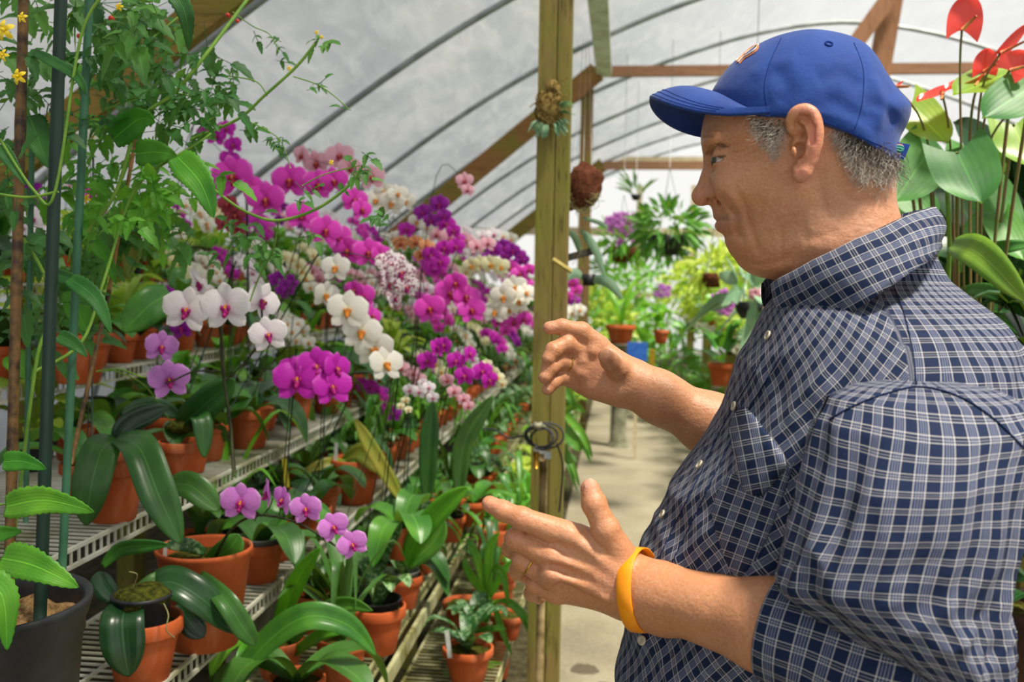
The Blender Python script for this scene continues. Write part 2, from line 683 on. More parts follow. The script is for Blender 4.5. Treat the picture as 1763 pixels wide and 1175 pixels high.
# ------------------------------------------------------------------ signed-distance sculpting
class Field:
    def __init__(s, lo, hi, h):
        s.lo = np.array(lo, float)
        s.h = h
        s.n = np.ceil((np.array(hi) - s.lo) / h).astype(int) + 1
        s.f = np.full(tuple(s.n), .03, np.float32)
        s.ax = [s.lo[i] + h * np.arange(s.n[i]) for i in range(3)]

    def region(s, lo, hi, pad):
        sl = []
        for i in range(3):
            a = int(max(0, math.floor((lo[i] - pad - s.lo[i]) / s.h)))
            b = int(min(s.n[i], math.ceil((hi[i] + pad - s.lo[i]) / s.h) + 1))
            if b <= a:
                return None
            sl.append(slice(a, b))
        X, Y, Z = np.meshgrid(s.ax[0][sl[0]], s.ax[1][sl[1]], s.ax[2][sl[2]], indexing='ij', sparse=True)
        return tuple(sl), X, Y, Z

    def comb(s, sl, d, k, mode):
        a = s.f[sl]
        d = d.astype(np.float32)
        if mode == 'sub':
            hh = np.clip(.5 - .5 * (a + d) / k, 0, 1)
            s.f[sl] = a * (1 - hh) + (-d) * hh + k * hh * (1 - hh)
        else:
            hh = np.clip(.5 + .5 * (a - d) / k, 0, 1)
            s.f[sl] = a * (1 - hh) + d * hh - k * hh * (1 - hh)

    def cone(s, a, b, r1, r2, k=.008, mode='add', flat=None):
        a, b = np.array(a, float), np.array(b, float)
        rm = max(r1, r2)
        rg = s.region(np.minimum(a, b) - rm, np.maximum(a, b) + rm, k + .006)
        if not rg:
            return s
        sl, X, Y, Z = rg
        d = b - a
        L2 = max(d @ d, 1e-12)
        t = np.clip(((X - a[0]) * d[0] + (Y - a[1]) * d[1] + (Z - a[2]) * d[2]) / L2, 0, 1)
        D = np.sqrt((X - a[0] - t * d[0]) ** 2 + (Y - a[1] - t * d[1]) ** 2 + (Z - a[2] - t * d[2]) ** 2) - (r1 + (r2 - r1) * t)
        s.comb(sl, D, k, mode)
        return s

    def chain(s, pts, rs, k=.006, mode='add'):
        for i in range(len(pts) - 1):
            s.cone(pts[i], pts[i + 1], rs[i], rs[i + 1], k, mode)
        return s

    def ell(s, c, r, M=None, k=.008, mode='add'):
        c = np.array(c, float)
        r = np.array(r, float)
        rm = r.max()
        rg = s.region(c - rm, c + rm, k + .006)
        if not rg:
            return s
        sl, X, Y, Z = rg
        X, Y, Z = X - c[0], Y - c[1], Z - c[2]
        if M is not None:
            m = np.array(M.to_3x3().transposed())
            X, Y, Z = (m[0, 0] * X + m[0, 1] * Y + m[0, 2] * Z, m[1, 0] * X + m[1, 1] * Y + m[1, 2] * Z, m[2, 0] * X + m[2, 1] * Y + m[2, 2] * Z)
        k0 = np.sqrt((X / r[0]) ** 2 + (Y / r[1]) ** 2 + (Z / r[2]) ** 2)
        k1 = np.sqrt((X / r[0] ** 2) ** 2 + (Y / r[1] ** 2) ** 2 + (Z / r[2] ** 2) ** 2)
        D = k0 * (k0 - 1) / np.maximum(k1, 1e-9)
        s.comb(sl, D, k, mode)
        return s

    def mesh(s):
        f = s.f
        n = f.shape
        ins = f < 0
        V = np.zeros((n[0] - 1, n[1] - 1, n[2] - 1, 3), np.float32)
        cnt = np.zeros((n[0] - 1, n[1] - 1, n[2] - 1), np.float32)
        base = np.array([0, 0, 0])
        for ax in range(3):
            o = [0, 0, 0]
            a_sl = [slice(None)] * 3
            b_sl = [slice(None)] * 3
            a_sl[ax] = slice(0, -1)
            b_sl[ax] = slice(1, None)
            fa, fb = f[tuple(a_sl)], f[tuple(b_sl)]
            cr = (fa < 0) != (fb < 0)
            t = np.where(cr, fa / np.where(cr, fa - fb, 1), 0)
            oth = [i for i in range(3) if i != ax]
            for da in (0, 1):
                for db in (0, 1):
                    sl = [slice(None)] * 3
                    for q, dd in zip(oth, (da, db)):
                        sl[q] = slice(dd, n[q] - 1 + dd)
                    c = cr[tuple(sl)]
                    tt = t[tuple(sl)]
                    cnt += c
                    V[..., ax] += tt * c
                    V[..., oth[0]] += da * c
                    V[..., oth[1]] += db * c
        act = cnt > 0
        idx = -np.ones(act.shape, np.int64)
        ijk = np.argwhere(act)
        idx[act] = np.arange(len(ijk))
        P = (V[act] / cnt[act][:, None] + ijk) * s.h + s.lo
        F = []
        for ax in range(3):
            o1, o2 = [i for i in range(3) if i != ax]
            sl = [slice(1, -1)] * 3
            sl[ax] = slice(0, n[ax] - 1)
            sl2 = [slice(1, -1)] * 3
            sl2[ax] = slice(1, n[ax])
            A, B = ins[tuple(sl)], ins[tuple(sl2)]
            e = np.argwhere(A != B)
            if not len(e):
                continue
            sgn = A[tuple(e.T)]
            g = e.copy()
            g[:, o1] += 1
            g[:, o2] += 1

            def cell(d1, d2):
                q = g.copy()
                q[:, o1] -= d1
                q[:, o2] -= d2
                return idx[q[:, 0], q[:, 1], q[:, 2]]
            Q = np.stack([cell(1, 1), cell(0, 1), cell(0, 0), cell(1, 0)], 1)
            fl = sgn if ax != 1 else ~sgn
            Q[~fl] = Q[~fl][:, ::-1]
            F.append(Q)
        return P, np.concatenate(F)


def sd_poly(X, Z, poly):
    """signed distance (positive inside) of the grid points to a closed polygon"""
    D = np.full(X.shape, 1e9)
    ins = np.zeros(X.shape, bool)
    n = len(poly)
    for i in range(n):
        a, b = poly[i], poly[(i + 1) % n]
        ex, ez = b[0] - a[0], b[1] - a[1]
        t = np.clip(((X - a[0]) * ex + (Z - a[1]) * ez) / (ex * ex + ez * ez + 1e-12), 0, 1)
        D = np.minimum(D, (X - a[0] - t * ex) ** 2 + (Z - a[1] - t * ez) ** 2)
        c = (a[1] > Z) != (b[1] > Z)
        xi = a[0] + (Z - a[1]) * ex / (ez if abs(ez) > 1e-12 else 1e-12)
        ins ^= c & (X < xi)
    D = np.sqrt(D)
    return np.where(ins, D, -D)


def blur(A, n):
    for _ in range(n):
        B = A.copy()
        B[1:-1] = (A[:-2] + 2 * A[1:-1] + A[2:]) / 4
        A = B.copy()
        A[:, 1:-1] = (B[:, :-2] + 2 * B[:, 1:-1] + B[:, 2:]) / 4
    return A


def smooth_poly(pts, n=4):
    """closed catmull through 2-D points"""
    out = []
    m = len(pts)
    for i in range(m):
        p0, p1, p2, p3 = [np.array(pts[(i + k) % m], float) for k in (-1, 0, 1, 2)]
        for k in range(n):
            t = k / n
            out.append(.5 * ((2 * p1) + (p2 - p0) * t + (2 * p0 - 5 * p1 + 4 * p2 - p3) * t * t + (3 * p1 - p0 - 3 * p2 + p3) * t ** 3))
    return out


YM = 1.10                                                        # the man's mid plane


def pw(px, py, Y=YM):
    p = at(px, py, Y)
    return (p.x, p.z)


def P3(px, py, Y):
    return np.array(at(px, py, Y))


def inflate(F, px, Wm, Rr, ym=YM, nb=3, k=.01, tilt=0):
    """swell a traced side outline into a solid: half width grows with the distance from the outline"""
    poly = smooth_poly([pw(x, y) for x, y in px])
    xs = [p[0] for p in poly]
    zs = [p[1] for p in poly]
    wmax = Wm if not callable(Wm) else .09
    rg = F.region((min(xs), ym - wmax, min(zs)), (max(xs), ym + wmax, max(zs)), .012)
    sl, X, Y, Z = rg
    X2, Z2 = np.meshgrid(F.ax[0][sl[0]], F.ax[2][sl[2]], indexing='ij')
    d = blur(sd_poly(X2, Z2, poly), nb)
    W = Wm(X2, Z2) if callable(Wm) else np.full(X2.shape, Wm)
    q = np.maximum(Rr - d, 0) / Rr
    q = q[:, None, :]
    W = W[:, None, :]
    G = np.sqrt(q ** 2 + ((Y - ym) / W) ** 2)
    D = (G - 1) * np.minimum(Rr, W)
    F.comb(sl, D, k, 'add')


def strokes(shape, xs, zs, lst, Y):
    """2-D relief map: polylines in pixels with width and depth"""
    X2, Z2 = np.meshgrid(xs, zs, indexing='ij')
    A = np.zeros(X2.shape)
    for pts, wd, dep in lst:
        cv = catmull([(*pw(x, y, Y), 0) for x, y in pts], 4) if len(pts) > 1 else None
        best = np.full(X2.shape, 1e9)
        tt = np.zeros(X2.shape)
        if cv is None:
            x, z = pw(*pts[0], Y)
            best = (X2 - x) ** 2 + (Z2 - z) ** 2
            fade = 1
        else:
            m = len(cv) - 1
            for i in range(m):
                a, b_ = cv[i], cv[i + 1]
                ex, ez = b_.x - a.x, b_.y - a.y
                t = np.clip(((X2 - a.x) * ex + (Z2 - a.y) * ez) / (ex * ex + ez * ez + 1e-12), 0, 1)
                dd = (X2 - a.x - t * ex) ** 2 + (Z2 - a.y - t * ez) ** 2
                tt = np.where(dd < best, (i + t) / m, tt)
                best = np.minimum(best, dd)
            fade = np.clip(np.minimum(tt, 1 - tt) * 5 + .25, 0, 1)
        A += dep * fade * np.exp(-best / (2 * (wd * .0006) ** 2))
    return A


# ------------------------------------------------------------------ head
PARTS_V, PARTS_F, PARTS_C = [], [], []


def collect(P, Fq, col):
    b = sum(len(v) for v in PARTS_V)
    PARTS_V.append(P)
    PARTS_F.append(Fq + b)
    PARTS_C.append(col)


HB = [(1222, 185), (1211, 205), (1208, 228), (1209, 252), (1217, 274), (1228, 300), (1234, 330), (1238, 352), (1240, 372), (1246, 392), (1252, 404), (1254, 426),
      (1261, 438), (1273, 445), (1290, 448), (1310, 456), (1340, 462), (1385, 462), (1440, 430), (1490, 350), (1522, 290), (1538, 240), (1534, 180), (1508, 120), (1440, 80), (1340, 90), (1262, 130)]
NOSE = [(1217, 266), (1210, 288), (1203, 310), (1198, 324), (1196, 337), (1200, 348), (1209, 353), (1220, 352), (1231, 354), (1246, 352), (1256, 330), (1250, 300), (1236, 270)]
MUZ = [(1240, 348), (1230, 356), (1229, 366), (1230, 374), (1237, 379.5), (1236.5, 390), (1241, 398), (1252, 405), (1256, 420), (1285, 425), (1300, 380), (1275, 345)]


def zof(py, Y=YM):
    return at(1350, py, Y).z


h_ = .0016
lo = (at(1190, 100, YM).x, YM - .105, zof(640))
hi = (at(1560, 100, YM).x + .01, YM + .105, zof(60))
HF = Field(lo, hi, h_)


def Wm(X, Z):
    return np.interp(Z, [zof(470), zof(440), zof(400), zof(350), zof(300), zof(240), zof(150), zof(60)], [.050, .056, .063, .069, .0735, .0755, .077, .077])


inflate(HF, HB, Wm, .074, nb=6, k=.012)
# neck
HF.cone(P3(1450, 300, YM), P3(1456, 430, YM), .050, .056, .03)
HF.cone(P3(1456, 430, YM), P3(1474, 560, YM), .056, .062, .02)
HF.cone(P3(1400, 420, YM - .035), P3(1320, 425, YM - .018), .022, .016, .03)          # jaw edge
HF.cone(P3(1400, 420, YM + .035), P3(1320, 425, YM + .018), .022, .016, .03)
HF.ell(P3(1345, 446, YM), (.03, .035, .012), k=.03)                                   # under-chin fold
inflate(HF, NOSE, .0135, .016, nb=2, k=.010)
inflate(HF, MUZ, .030, .020, nb=2, k=.010)
for s in (-1, 1):
    Yn = lambda d: YM + s * d
    HF.ell(P3(1231, 336, Yn(.0135)), (.0085, .0062, .0072), k=.005)                   # wing of the nose
    HF.ell(P3(1206, 338, YM), (.0075, .009, .008), k=.006)
    HF.ell(P3(1262, 318, Yn(.040)), (.020, .014, .022), k=.022)                       # cheek
    HF.ell(P3(1243, 300, Yn(.028)), (.012, .012, .009), k=.012)
    HF.ell(P3(1228, 244, Yn(.026)), (.010, .022, .0065), k=.012)                      # brow
    HF.ell(P3(1231, 281, Yn(.032)), (.0095, .013, .0085), k=.010, mode='sub')         # socket
    HF.ell(P3(1246, 277, Yn(.0325)), (.0135, .0150, .0128), k=.004)                   # lids
    HF.ell(P3(1233, 275.5, Yn(.0375)), (.0100, .0115, .0026), k=.0012, mode='sub')
    HF.cone(P3(1262, 262, Yn(.045)), P3(1236, 262, Yn(.040)), .0032, .0026, .006)     # fold above the lid
    HF.cone(P3(1240, 292, Yn(.041)), P3(1256, 294, Yn(.046)), .0025, .002, .004)      # bag
    HF.cone(P3(1211, 349, Yn(.0115)), P3(1227, 346, Yn(.0165)), .0026, .0036, .002, mode='sub')   # nostril
    HF.cone(P3(1222, 345, Yn(.0085)), P3(1222, 336, Yn(.0075)), .0034, .003, .002, mode='sub')
    HF.cone(P3(1234, 381, YM), P3(1256, 373, Yn(.029)), .0016, .0014, .0018, mode='sub')           # mouth
    HF.cone(P3(1241, 389, YM), P3(1257, 379, Yn(.024)), .0052, .0020, .004)                         # lower lip
    HF.cone(P3(1235, 372, YM), P3(1254, 370, Yn(.024)), .0032, .0016, .003)
    # ear
    Ye = YM + s * .087
    E = lambda x, y, d=0: P3(x, y, YM - .087 + d) * np.array([1, 0, 1]) + np.array([0, Ye + s * (-d), 0])
    ol = [(1362, 228), (1360, 209), (1368, 194), (1384, 188), (1399, 195), (1406, 214), (1407, 238), (1402, 260), (1395, 280)]
    dd = [.006, .002, -.001, -.003, -.005, -.006, -.006, -.005, -.002]
    cv_ = catmull([E(x, y, d) for (x, y), d in zip(ol, dd)], 4)
    pts = [np.array(q) for q in cv_]
    HF.chain(pts, list(np.interp(np.linspace(0, 8, len(pts)), range(9), [.0030, .0036, .0042, .0046, .0050, .0052, .0052, .0050, .0048])), .003)
    inner = [(1376, 205), (1388, 204), (1396, 222), (1396, 245), (1388, 262), (1375, 250), (1370, 225)]
    for (x, y), d in zip(inner, (.004, .001, -.001, -.001, 0, .004, .005)):
        HF.cone(E(x, y, d + .006), E(x, y, .03), .0075, .010, .004)
    HF.chain([E(1380, 210, 0), E(1391, 222, -.004), E(1392, 245, -.005), E(1386, 266, -.003), E(1377, 278, 0)], [.0028, .0035, .0036, .0034, .003], .003)
    HF.chain([E(1395, 278, -.002), E(1386, 296, -.001), E(1377, 304, .001), E(1371, 292, .003)], [.0050, .0062, .0058, .0045], .005)
    HF.ell(E(1366, 262, -.004), (.0035, .0050, .0060), k=.007)
    HF.ell(E(1376, 259, .002), (.0066, .010, .0092), k=.002, mode='sub')
    HF.cone(E(1383, 240, -.004), E(1379, 220, -.002), .0040, .0032, .003, mode='sub')
    HF.chain([E(1399, 245, -.009), E(1400, 220, -.009), E(1391, 203, -.007), E(1378, 200, -.004)], [.0020, .0022, .0022, .002], .0025, mode='sub')
# relief lines: crow's feet, cheek folds, neck creases
REL = [
    ([(1252, 262), (1275, 264), (1300, 248), (1310, 238)], 1.5, .0018),
    ([(1256, 272), (1280, 272), (1304, 262)], 1.4, .0016),
    ([(1258, 281), (1285, 283), (1308, 278)], 1.4, .0014),
    ([(1250, 297), (1272, 292), (1290, 300)], 1.4, .0014),
    ([(1245, 250), (1262, 252), (1280, 244)], 1.5, .0014),
    ([(1215, 232), (1240, 224), (1262, 226)], 2, .0006),
    ([(1236, 330), (1252, 350), (1268, 368), (1272, 392), (1284, 415)], 4.0, .0026),
    ([(1262, 322), (1280, 352), (1292, 385), (1302, 415), (1312, 440)], 4.5, .0018),
    ([(1290, 452), (1320, 455), (1350, 448), (1370, 425)], 4, .0016),
    ([(1352, 215), (1349, 250), (1354, 290)], 1.6, .0009),
    ([(1344, 222), (1343, 250), (1348, 275)], 1.4, .0006),
    ([(1363, 300), (1360, 330), (1345, 370)], 5, .0010),
    ([(1405, 290), (1408, 330), (1420, 370)], 6, .0018),
    ([(1440, 330), (1470, 350), (1510, 345)], 5, .0008),
    ([(1345, 395), (1344, 430), (1350, 460)], 2.4, .0008),
    ([(1375, 415), (1440, 400)], 8, .0012),
    ([(1330, 400), (1390, 385)], 14, .0016),
    ([(1300, 325), (1330, 340)], 12, -.0012),
    ([(1275, 300), (1300, 310)], 8, -.0010),
    ([(1255, 385), (1275, 380)], 7, -.0008),
    ([(1262, 402), (1278, 405)], 5, .0010),
]
A = strokes(None, HF.ax[0], HF.ax[2], REL, YM - .05)
rs = np.random.RandomState(3)
nz = blur(rs.randn(*A.shape), 4) * .0004 + blur(rs.randn(*A.shape), 14) * .0006
HF.f += (A + nz)[:, None, :].astype(np.float32)
Pm, Fq = HF.mesh()


def project(P):
    d = (P - np.array(CAMP)) @ np.array(CAMR)
    return np.stack([CX + FPX * d[:, 0] / -d[:, 2], CY - FPX * d[:, 1] / -d[:, 2]], 1)


SKIN = np.array([.49, .192, .070])


def paint(P, spots, base=SKIN, seed=1):
    col = np.tile(np.array(base), (len(P), 1))
    uv = project(P)
    for (x, y, r, c, a) in spots:
        rr = r if isinstance(r, tuple) else (r, r)
        w_ = a * np.exp(-(((uv[:, 0] - x) / rr[0]) ** 2 + ((uv[:, 1] - y) / rr[1]) ** 2))
        col = col * (1 - w_[:, None]) + np.array(c) * w_[:, None]
    return col


RED = (.55, .20, .13)
PINK = (.72, .27, .20)
TAN = (.50, .24, .115)
hc = paint(Pm, [(1205, 337, (20, 22), RED, .6), (1243, 390, (12, 9), (.40, .14, .10), .75), (1236, 373, (11, 5), (.32, .11, .08), .8), (1250, 375, (12, 4), (.30, .10, .07), .8), (1246, 378, (16, 2.2), (.12, .03, .02), .8),
                (1402, 240, (13, 50), (.74, .22, .15), .9), (1380, 298, (15, 20), (.74, .24, .17), .9), (1385, 190, (20, 10), PINK, .8), (1380, 245, (8, 20), (.45, .18, .10), .6),
                (1290, 300, (60, 40), (.58, .29, .14), .5), (1380, 375, (55, 40), (.46, .215, .11), .55),
                (1450, 430, (60, 60), (.55, .25, .15), .6), (1500, 400, (50, 50), (.64, .33, .22), .6), (1430, 330, (40, 60), (.52, .26, .13), .45),
                (1270, 230, (50, 22), TAN, .3), (1262, 372, (25, 14), (.46, .28, .19), .45), (1310, 400, (25, 40), (.54, .28, .14), .4)])
rs = np.random.RandomState(5)
collect(Pm, Fq, hc)


# ------------------------------------------------------------------ arms and hands
def hand_field(fingers, palm, arm, lo_px, hi_px, ylo, yhi, h, extra=None):
    a, b_ = at(lo_px[0], lo_px[1], ylo), at(hi_px[0], hi_px[1], yhi)
    c, d_ = at(lo_px[0], lo_px[1], yhi), at(hi_px[0], hi_px[1], ylo)
    lo = (min(a.x, c.x, b_.x, d_.x), ylo, min(b_.z, d_.z, a.z, c.z))
    hi = (max(a.x, c.x, b_.x, d_.x), yhi, max(a.z, c.z, b_.z, d_.z))
    F = Field(lo, hi, h)
    for (x1, y1, Y1, r1, x2, y2, Y2, r2, k) in arm:
        F.cone(P3(x1, y1, Y1), P3(x2, y2, Y2), r1, r2, k)
    for (x1, y1, Y1, r1, x2, y2, Y2, r2, k) in palm:
        F.cone(P3(x1, y1, Y1), P3(x2, y2, Y2), r1, r2, k)
    for fg in fingers:
        G = Field(lo, hi, h) if False else F
        pts = [P3(x, y, Y) for x, y, Y, r in fg]
        G.chain(pts, [q[3] for q in fg], .0035)
        for q, (x, y, Y, r) in list(zip(pts, fg))[1:-1]:
            G.ell(q, (r * 1.05,) * 3, k=.003)
    if extra:
        extra(F)
    return F


YL = 1.00
LF = [
    [(975, 922, YL, .0150), (898, 893, YL - .004, .0112), (866, 880, YL, .0098), (843, 868, YL + .004, .0085)],
    [(952, 960, YL + .000, .0140), (888, 928, YL + .004, .0108), (880, 945, YL + .032, .0095), (892, 955, YL + .052, .0085)],
    [(945, 992, YL + .006, .0132), (899, 966, YL + .010, .0102), (892, 983, YL + .034, .0090), (906, 993, YL + .054, .0080)],
    [(958, 1022, YL + .016, .0120), (921, 1006, YL + .020, .0092), (916, 1022, YL + .040, .0080), (928, 1030, YL + .054, .0072)],
    [(1070, 965, YL + .006, .0190), (1043, 912, YL - .006, .0135), (1023, 868, YL - .004, .0120), (1016, 842, YL + .000, .0100)],
]
LP = [(1082, 1000, YL + .008, .024, 985, 930, YL + .004, .0160, .014), (1082, 1008, YL + .008, .024, 960, 960, YL + .008, .0165, .014),
      (1082, 1018, YL + .012, .022, 955, 992, YL + .014, .0160, .014), (1085, 1025, YL + .016, .019, 968, 1015, YL + .020, .0145, .014),
      (1060, 960, YL + .006, .018, 1000, 930, YL + .006, .013, .012)]
LA = [(1088, 1008, YL + .008, .0300, 1140, 1028, YL - .006, .0300, .02), (1088, 1024, YL + .012, .0245, 1150, 1045, YL, .0270, .02),
      (1140, 1028, YL - .012, .0305, 1330, 1080, YL - .088, .0405, .02), (1330, 1080, YL - .088, .0405, 1480, 1130, YL - .120, .044, .02)]


def ltend(F):
    for (x, y), (x2, y2) in (((985, 925), (1060, 985)), ((952, 960), (1050, 1005)), ((948, 990), (1050, 1022))):
        F.cone(P3(x, y, YL - .0115), P3(x2, y2, YL - .0130), .0036, .0026, .008)
    for x, y in ((975, 920), (950, 958), (946, 990)):
        F.ell(P3(x, y, YL - .007), (.010, .007, .009), k=.008)
    F.cone(P3(960, 938, YL - .013), P3(1010, 968, YL - .020), .002, .003, .008, 'sub')
    F.cone(P3(952, 975, YL - .013), P3(1010, 998, YL - .020), .002, .003, .008, 'sub')
    F.chain([P3(1000, 1010, YL - .009), P3(1040, 1030, YL - .016), P3(1075, 1035, YL - .019)], [.0018, .002, .0018], .005)


LFF = hand_field(LF, LP, LA, (825, 800), (1500, 1200), YL - .18, YL + .08, .0017, ltend)
P_, F_ = LFF.mesh()
hcol = paint(P_, [(1018, 840, (12, 18), PINK, .5), (850, 870, (22, 12), PINK, .45), (900, 893, (14, 14), RED, .35), (888, 925, (14, 12), RED, .4), (948, 990, (30, 40), RED, .3),
                  (1045, 1005, (30, 30), (.56, .22, .15), .4), (1000, 930, (60, 40), (.60, .32, .20), .4), (1220, 1030, (90, 30), (.57, .27, .13), .4), (1250, 1120, (120, 30), (.48, .24, .12), .4)])
collect(P_, F_, hcol)

YR = 1.30
RF = [
    [(1030, 596, YR, .0150), (1001, 571, YR - .008, .0118), (968, 563, YR - .016, .0098), (946, 565, YR - .020, .0088)],
    [(1010, 608, YR + .002, .0148), (976, 592, YR - .016, .0115), (953, 603, YR - .030, .0100), (944, 618, YR - .036, .0088)],
    [(1000, 632, YR + .004, .0145), (966, 622, YR - .014, .0112), (946, 634, YR - .030, .0098), (938, 650, YR - .036, .0086)],
    [(998, 658, YR + .006, .0135), (968, 649, YR - .008, .0100), (950, 660, YR - .022, .0088), (943, 671, YR - .027, .0080)],
    [(1082, 655, YR - .010, .0185), (1064, 636, YR - .026, .0138), (1050, 622, YR - .044, .0115), (1043, 614, YR - .056, .0100)],
]
RPm = [(1085, 650, YR, .022, 1032, 603, YR + .002, .0165, .014), (1085, 658, YR, .022, 1012, 620, YR + .004, .0165, .014),
       (1085, 664, YR, .022, 1004, 640, YR + .006, .0160, .014), (1082, 668, YR, .021, 1005, 660, YR + .008, .0150, .014),
       (1062, 672, YR - .008, .020, 1020, 668, YR - .002, .014, .012), (1060, 640, YR, .02, 1010, 640, YR + .004, .018, .01)]
RA = [(1092, 662, YR, .0255, 1120, 672, YR, .0265, .02), (1095, 665, YR, .0260, 1140, 688, YR, .030, .02), (1140, 688, YR, .0300, 1225, 732, YR + .01, .0385, .02), (1225, 732, YR + .01, .0385, 1330, 790, YR + .02, .043, .02)]


def rtend(F):
    F.cone(P3(1015, 625, YR - .026), P3(1050, 668, YR - .032), .003, .004, .006, 'sub')
    F.cone(P3(1042, 640, YR - .036), P3(1060, 672, YR - .036), .0016, .0016, .005, 'sub')
    for i in range(4):
        F.cone(P3(1072 + 7 * i, 640 + 3 * i, YR - .034), P3(1080 + 6 * i, 668, YR - .034), .0010, .0010, .0025, 'sub')
    for (x, y) in ((1020, 605), (1003, 622), (998, 642)):
        F.ell(P3(x, y, YR - .012), (.008, .008, .008), k=.008)


RFF = hand_field(RF, RPm, RA, (920, 545), (1350, 860), YR - .09, YR + .07, .0019, rtend)
P_, F_ = RFF.mesh()
rcol = paint(P_, [(945, 565, (20, 12), PINK, .4), (1045, 615, (14, 14), (.58, .26, .15), .3), (1010, 640, (40, 35), RED, .3), (1050, 670, (40, 20), (.56, .24, .11), .4)],
             base=(.48, .195, .078))
collect(P_, F_, rcol)

# trunk and legs under the clothes, coarse
BF = Field((at(1100, 600, YM).x - .05, YM - .26, -.02), (at(1763, 600, YM).x + .1, YM + .30, 1.42), .012)
sh = P3(1530, 640, YM)
cx0 = at(1480, 800, YM).x
BF.chain([(cx0 + .0, YM, 1.36), (cx0 - .01, YM, 1.18), (cx0 - .04, YM, 1.0), (cx0 - .04, YM, .90)], [.08, .12, .12, .12], .05)
BF.cone((cx0 + .03, YM - .14, 1.30), (cx0 + .03, YM + .14, 1.30), .055, .055, .05)
BF.cone((cx0 + .03, YM - .19, 1.29), tuple(P3(1590, 1150, YM - .23)), .05, .036, .03)
BF.cone(tuple(P3(1590, 1150, YM - .23)), tuple(P3(1450, 1125, YM - .21)), .036, .036, .03)
BF.cone((cx0 + .03, YM + .18, 1.29), tuple(P3(1400, 840, YM + .24)), .05, .042, .03)
for s in (-1, 1):
    BF.chain([(cx0 - .02, YM + s * .09, .92), (cx0 - .03, YM + s * .11, .50), (cx0 + .0, YM + s * .12, .09)], [.095, .065, .048], .03)
    BF.cone((cx0 + .01, YM + s * .12, .05), (cx0 - .15, YM + s * .14, .035), .045, .035, .02)
P_, F_ = BF.mesh()
collect(P_, F_, np.tile(SKIN, (len(P_), 1)))


def M_skin():
    t = NT('skin')
    at_ = t.n('Attribute')
    at_.attribute_name = 'col'
    col = at_.outputs['Color']
    n1 = t.noise(45, 4, .6)
    col = t.mix(t.ramp(n1, [(.35, 0.0), (.7, .35)]), col, (.50, .21, .12))
    col = t.mix(t.ramp(t.noise(380, 3, .6), [(.3, 0.0), (.8, .30)]), col, (.80, .55, .38))
    n2 = t.noise(260, 4, .7)
    n3 = t.noise(90, 4, .6, vec=t.mapping(t.obj(), (1, 1, 1.8)))
    nrm = t.bump(n2, .5, .0014, t.bump(n3, .3, .003))
    return t.done(t.bsdf(col, .42, .42, 0, nrm, Subsurface_Weight=.10, Subsurface_Scale=.012))


def raw_mesh(name, V, F, mat, col=None, smooth=True):
    me = bpy.data.meshes.new(name)
    me.vertices.add(len(V))
    me.vertices.foreach_set('co', np.asarray(V, np.float32).ravel())
    me.loops.add(F.size)
    me.loops.foreach_set('vertex_index', F.astype(np.int32).ravel())
    me.polygons.add(len(F))
    me.polygons.foreach_set('loop_start', np.arange(0, F.size, F.shape[1], dtype=np.int32))
    me.polygons.foreach_set('use_smooth', [smooth] * len(F))
    me.update(calc_edges=True)
    if col is not None:
        ca = me.color_attributes.new('col', 'FLOAT_COLOR', 'POINT')
        ca.data.foreach_set('color', np.concatenate([col, np.ones((len(col), 1))], 1).astype(np.float32).ravel())
    me.materials.append(mat)
    o = bpy.data.objects.new(name, me)
    C.objects.link(o)
    return o


def relax(V, F, it=1):
    V = V.astype(float)
    n = len(V)
    for _ in range(it):
        S = np.zeros_like(V)
        c = np.zeros(n)
        for a, b_ in ((0, 1), (1, 2), (2, 3), (3, 0)):
            for i, j in ((a, b_), (b_, a)):
                for k in range(3):
                    S[:, k] += np.bincount(F[:, i], V[F[:, j], k], n)
                c += np.bincount(F[:, i], minlength=n)
        V = V * .5 + S / np.maximum(c, 1)[:, None] * .5
    return V


man = empty('person', (at(1480, 800, YM).x, YM, 0))
man_inv = Matrix.Translation(-man.location)
tag(man, 'man in profile wearing a blue cap and navy plaid shirt, gesturing with both hands', 'person')


def adopt(o, parent=None):
    """parent keeping world placement"""
    o.parent = parent or man
    if (parent or man) is man:
        o.matrix_parent_inverse = man_inv
    return o


BV, BFq = np.concatenate(PARTS_V), np.concatenate(PARTS_F)
BV = relax(BV, BFq, 1)
body = raw_mesh('body', BV, BFq, M_skin(), np.concatenate(PARTS_C))
adopt(body)
body_bvh = BVHTree.FromPolygons([tuple(v) for v in BV], [tuple(f) for f in BFq])


def hit(px, py, bvh):
    d = ray(px, py).normalized()
    p, n, i, ds = bvh.ray_cast(CAMP, d)
    return p, n


# eyes
M_eye = M_simple('eye_white', 'd8cfc4', 'c9b8aa', 40, .2, .6, 0)
M_iris = M_simple('iris_hazel', '4a3a22', '2c2418', 200, .15, .6, 0)
for s in (-1, 1):
    c = P3(1245.5, 277, YM + s * .0325)
    b = MB()
    b.blob((0, 0, 0), (.0122,) * 3, 12, 16)
    e = adopt(b.build('eye', M_eye))
    e.location = c
    b = MB()
    b.blob((0, 0, 0), (.0012, .0058, .0058), 8, 14)
    i_ = b.build('iris', M_iris, e)
    i_.location = (-.0107, -.0045 * -s, 0)
    i_.rotation_euler.z = .4 * -s
# ------------------------------------------------------------------ shirt
from mathutils import noise as mno


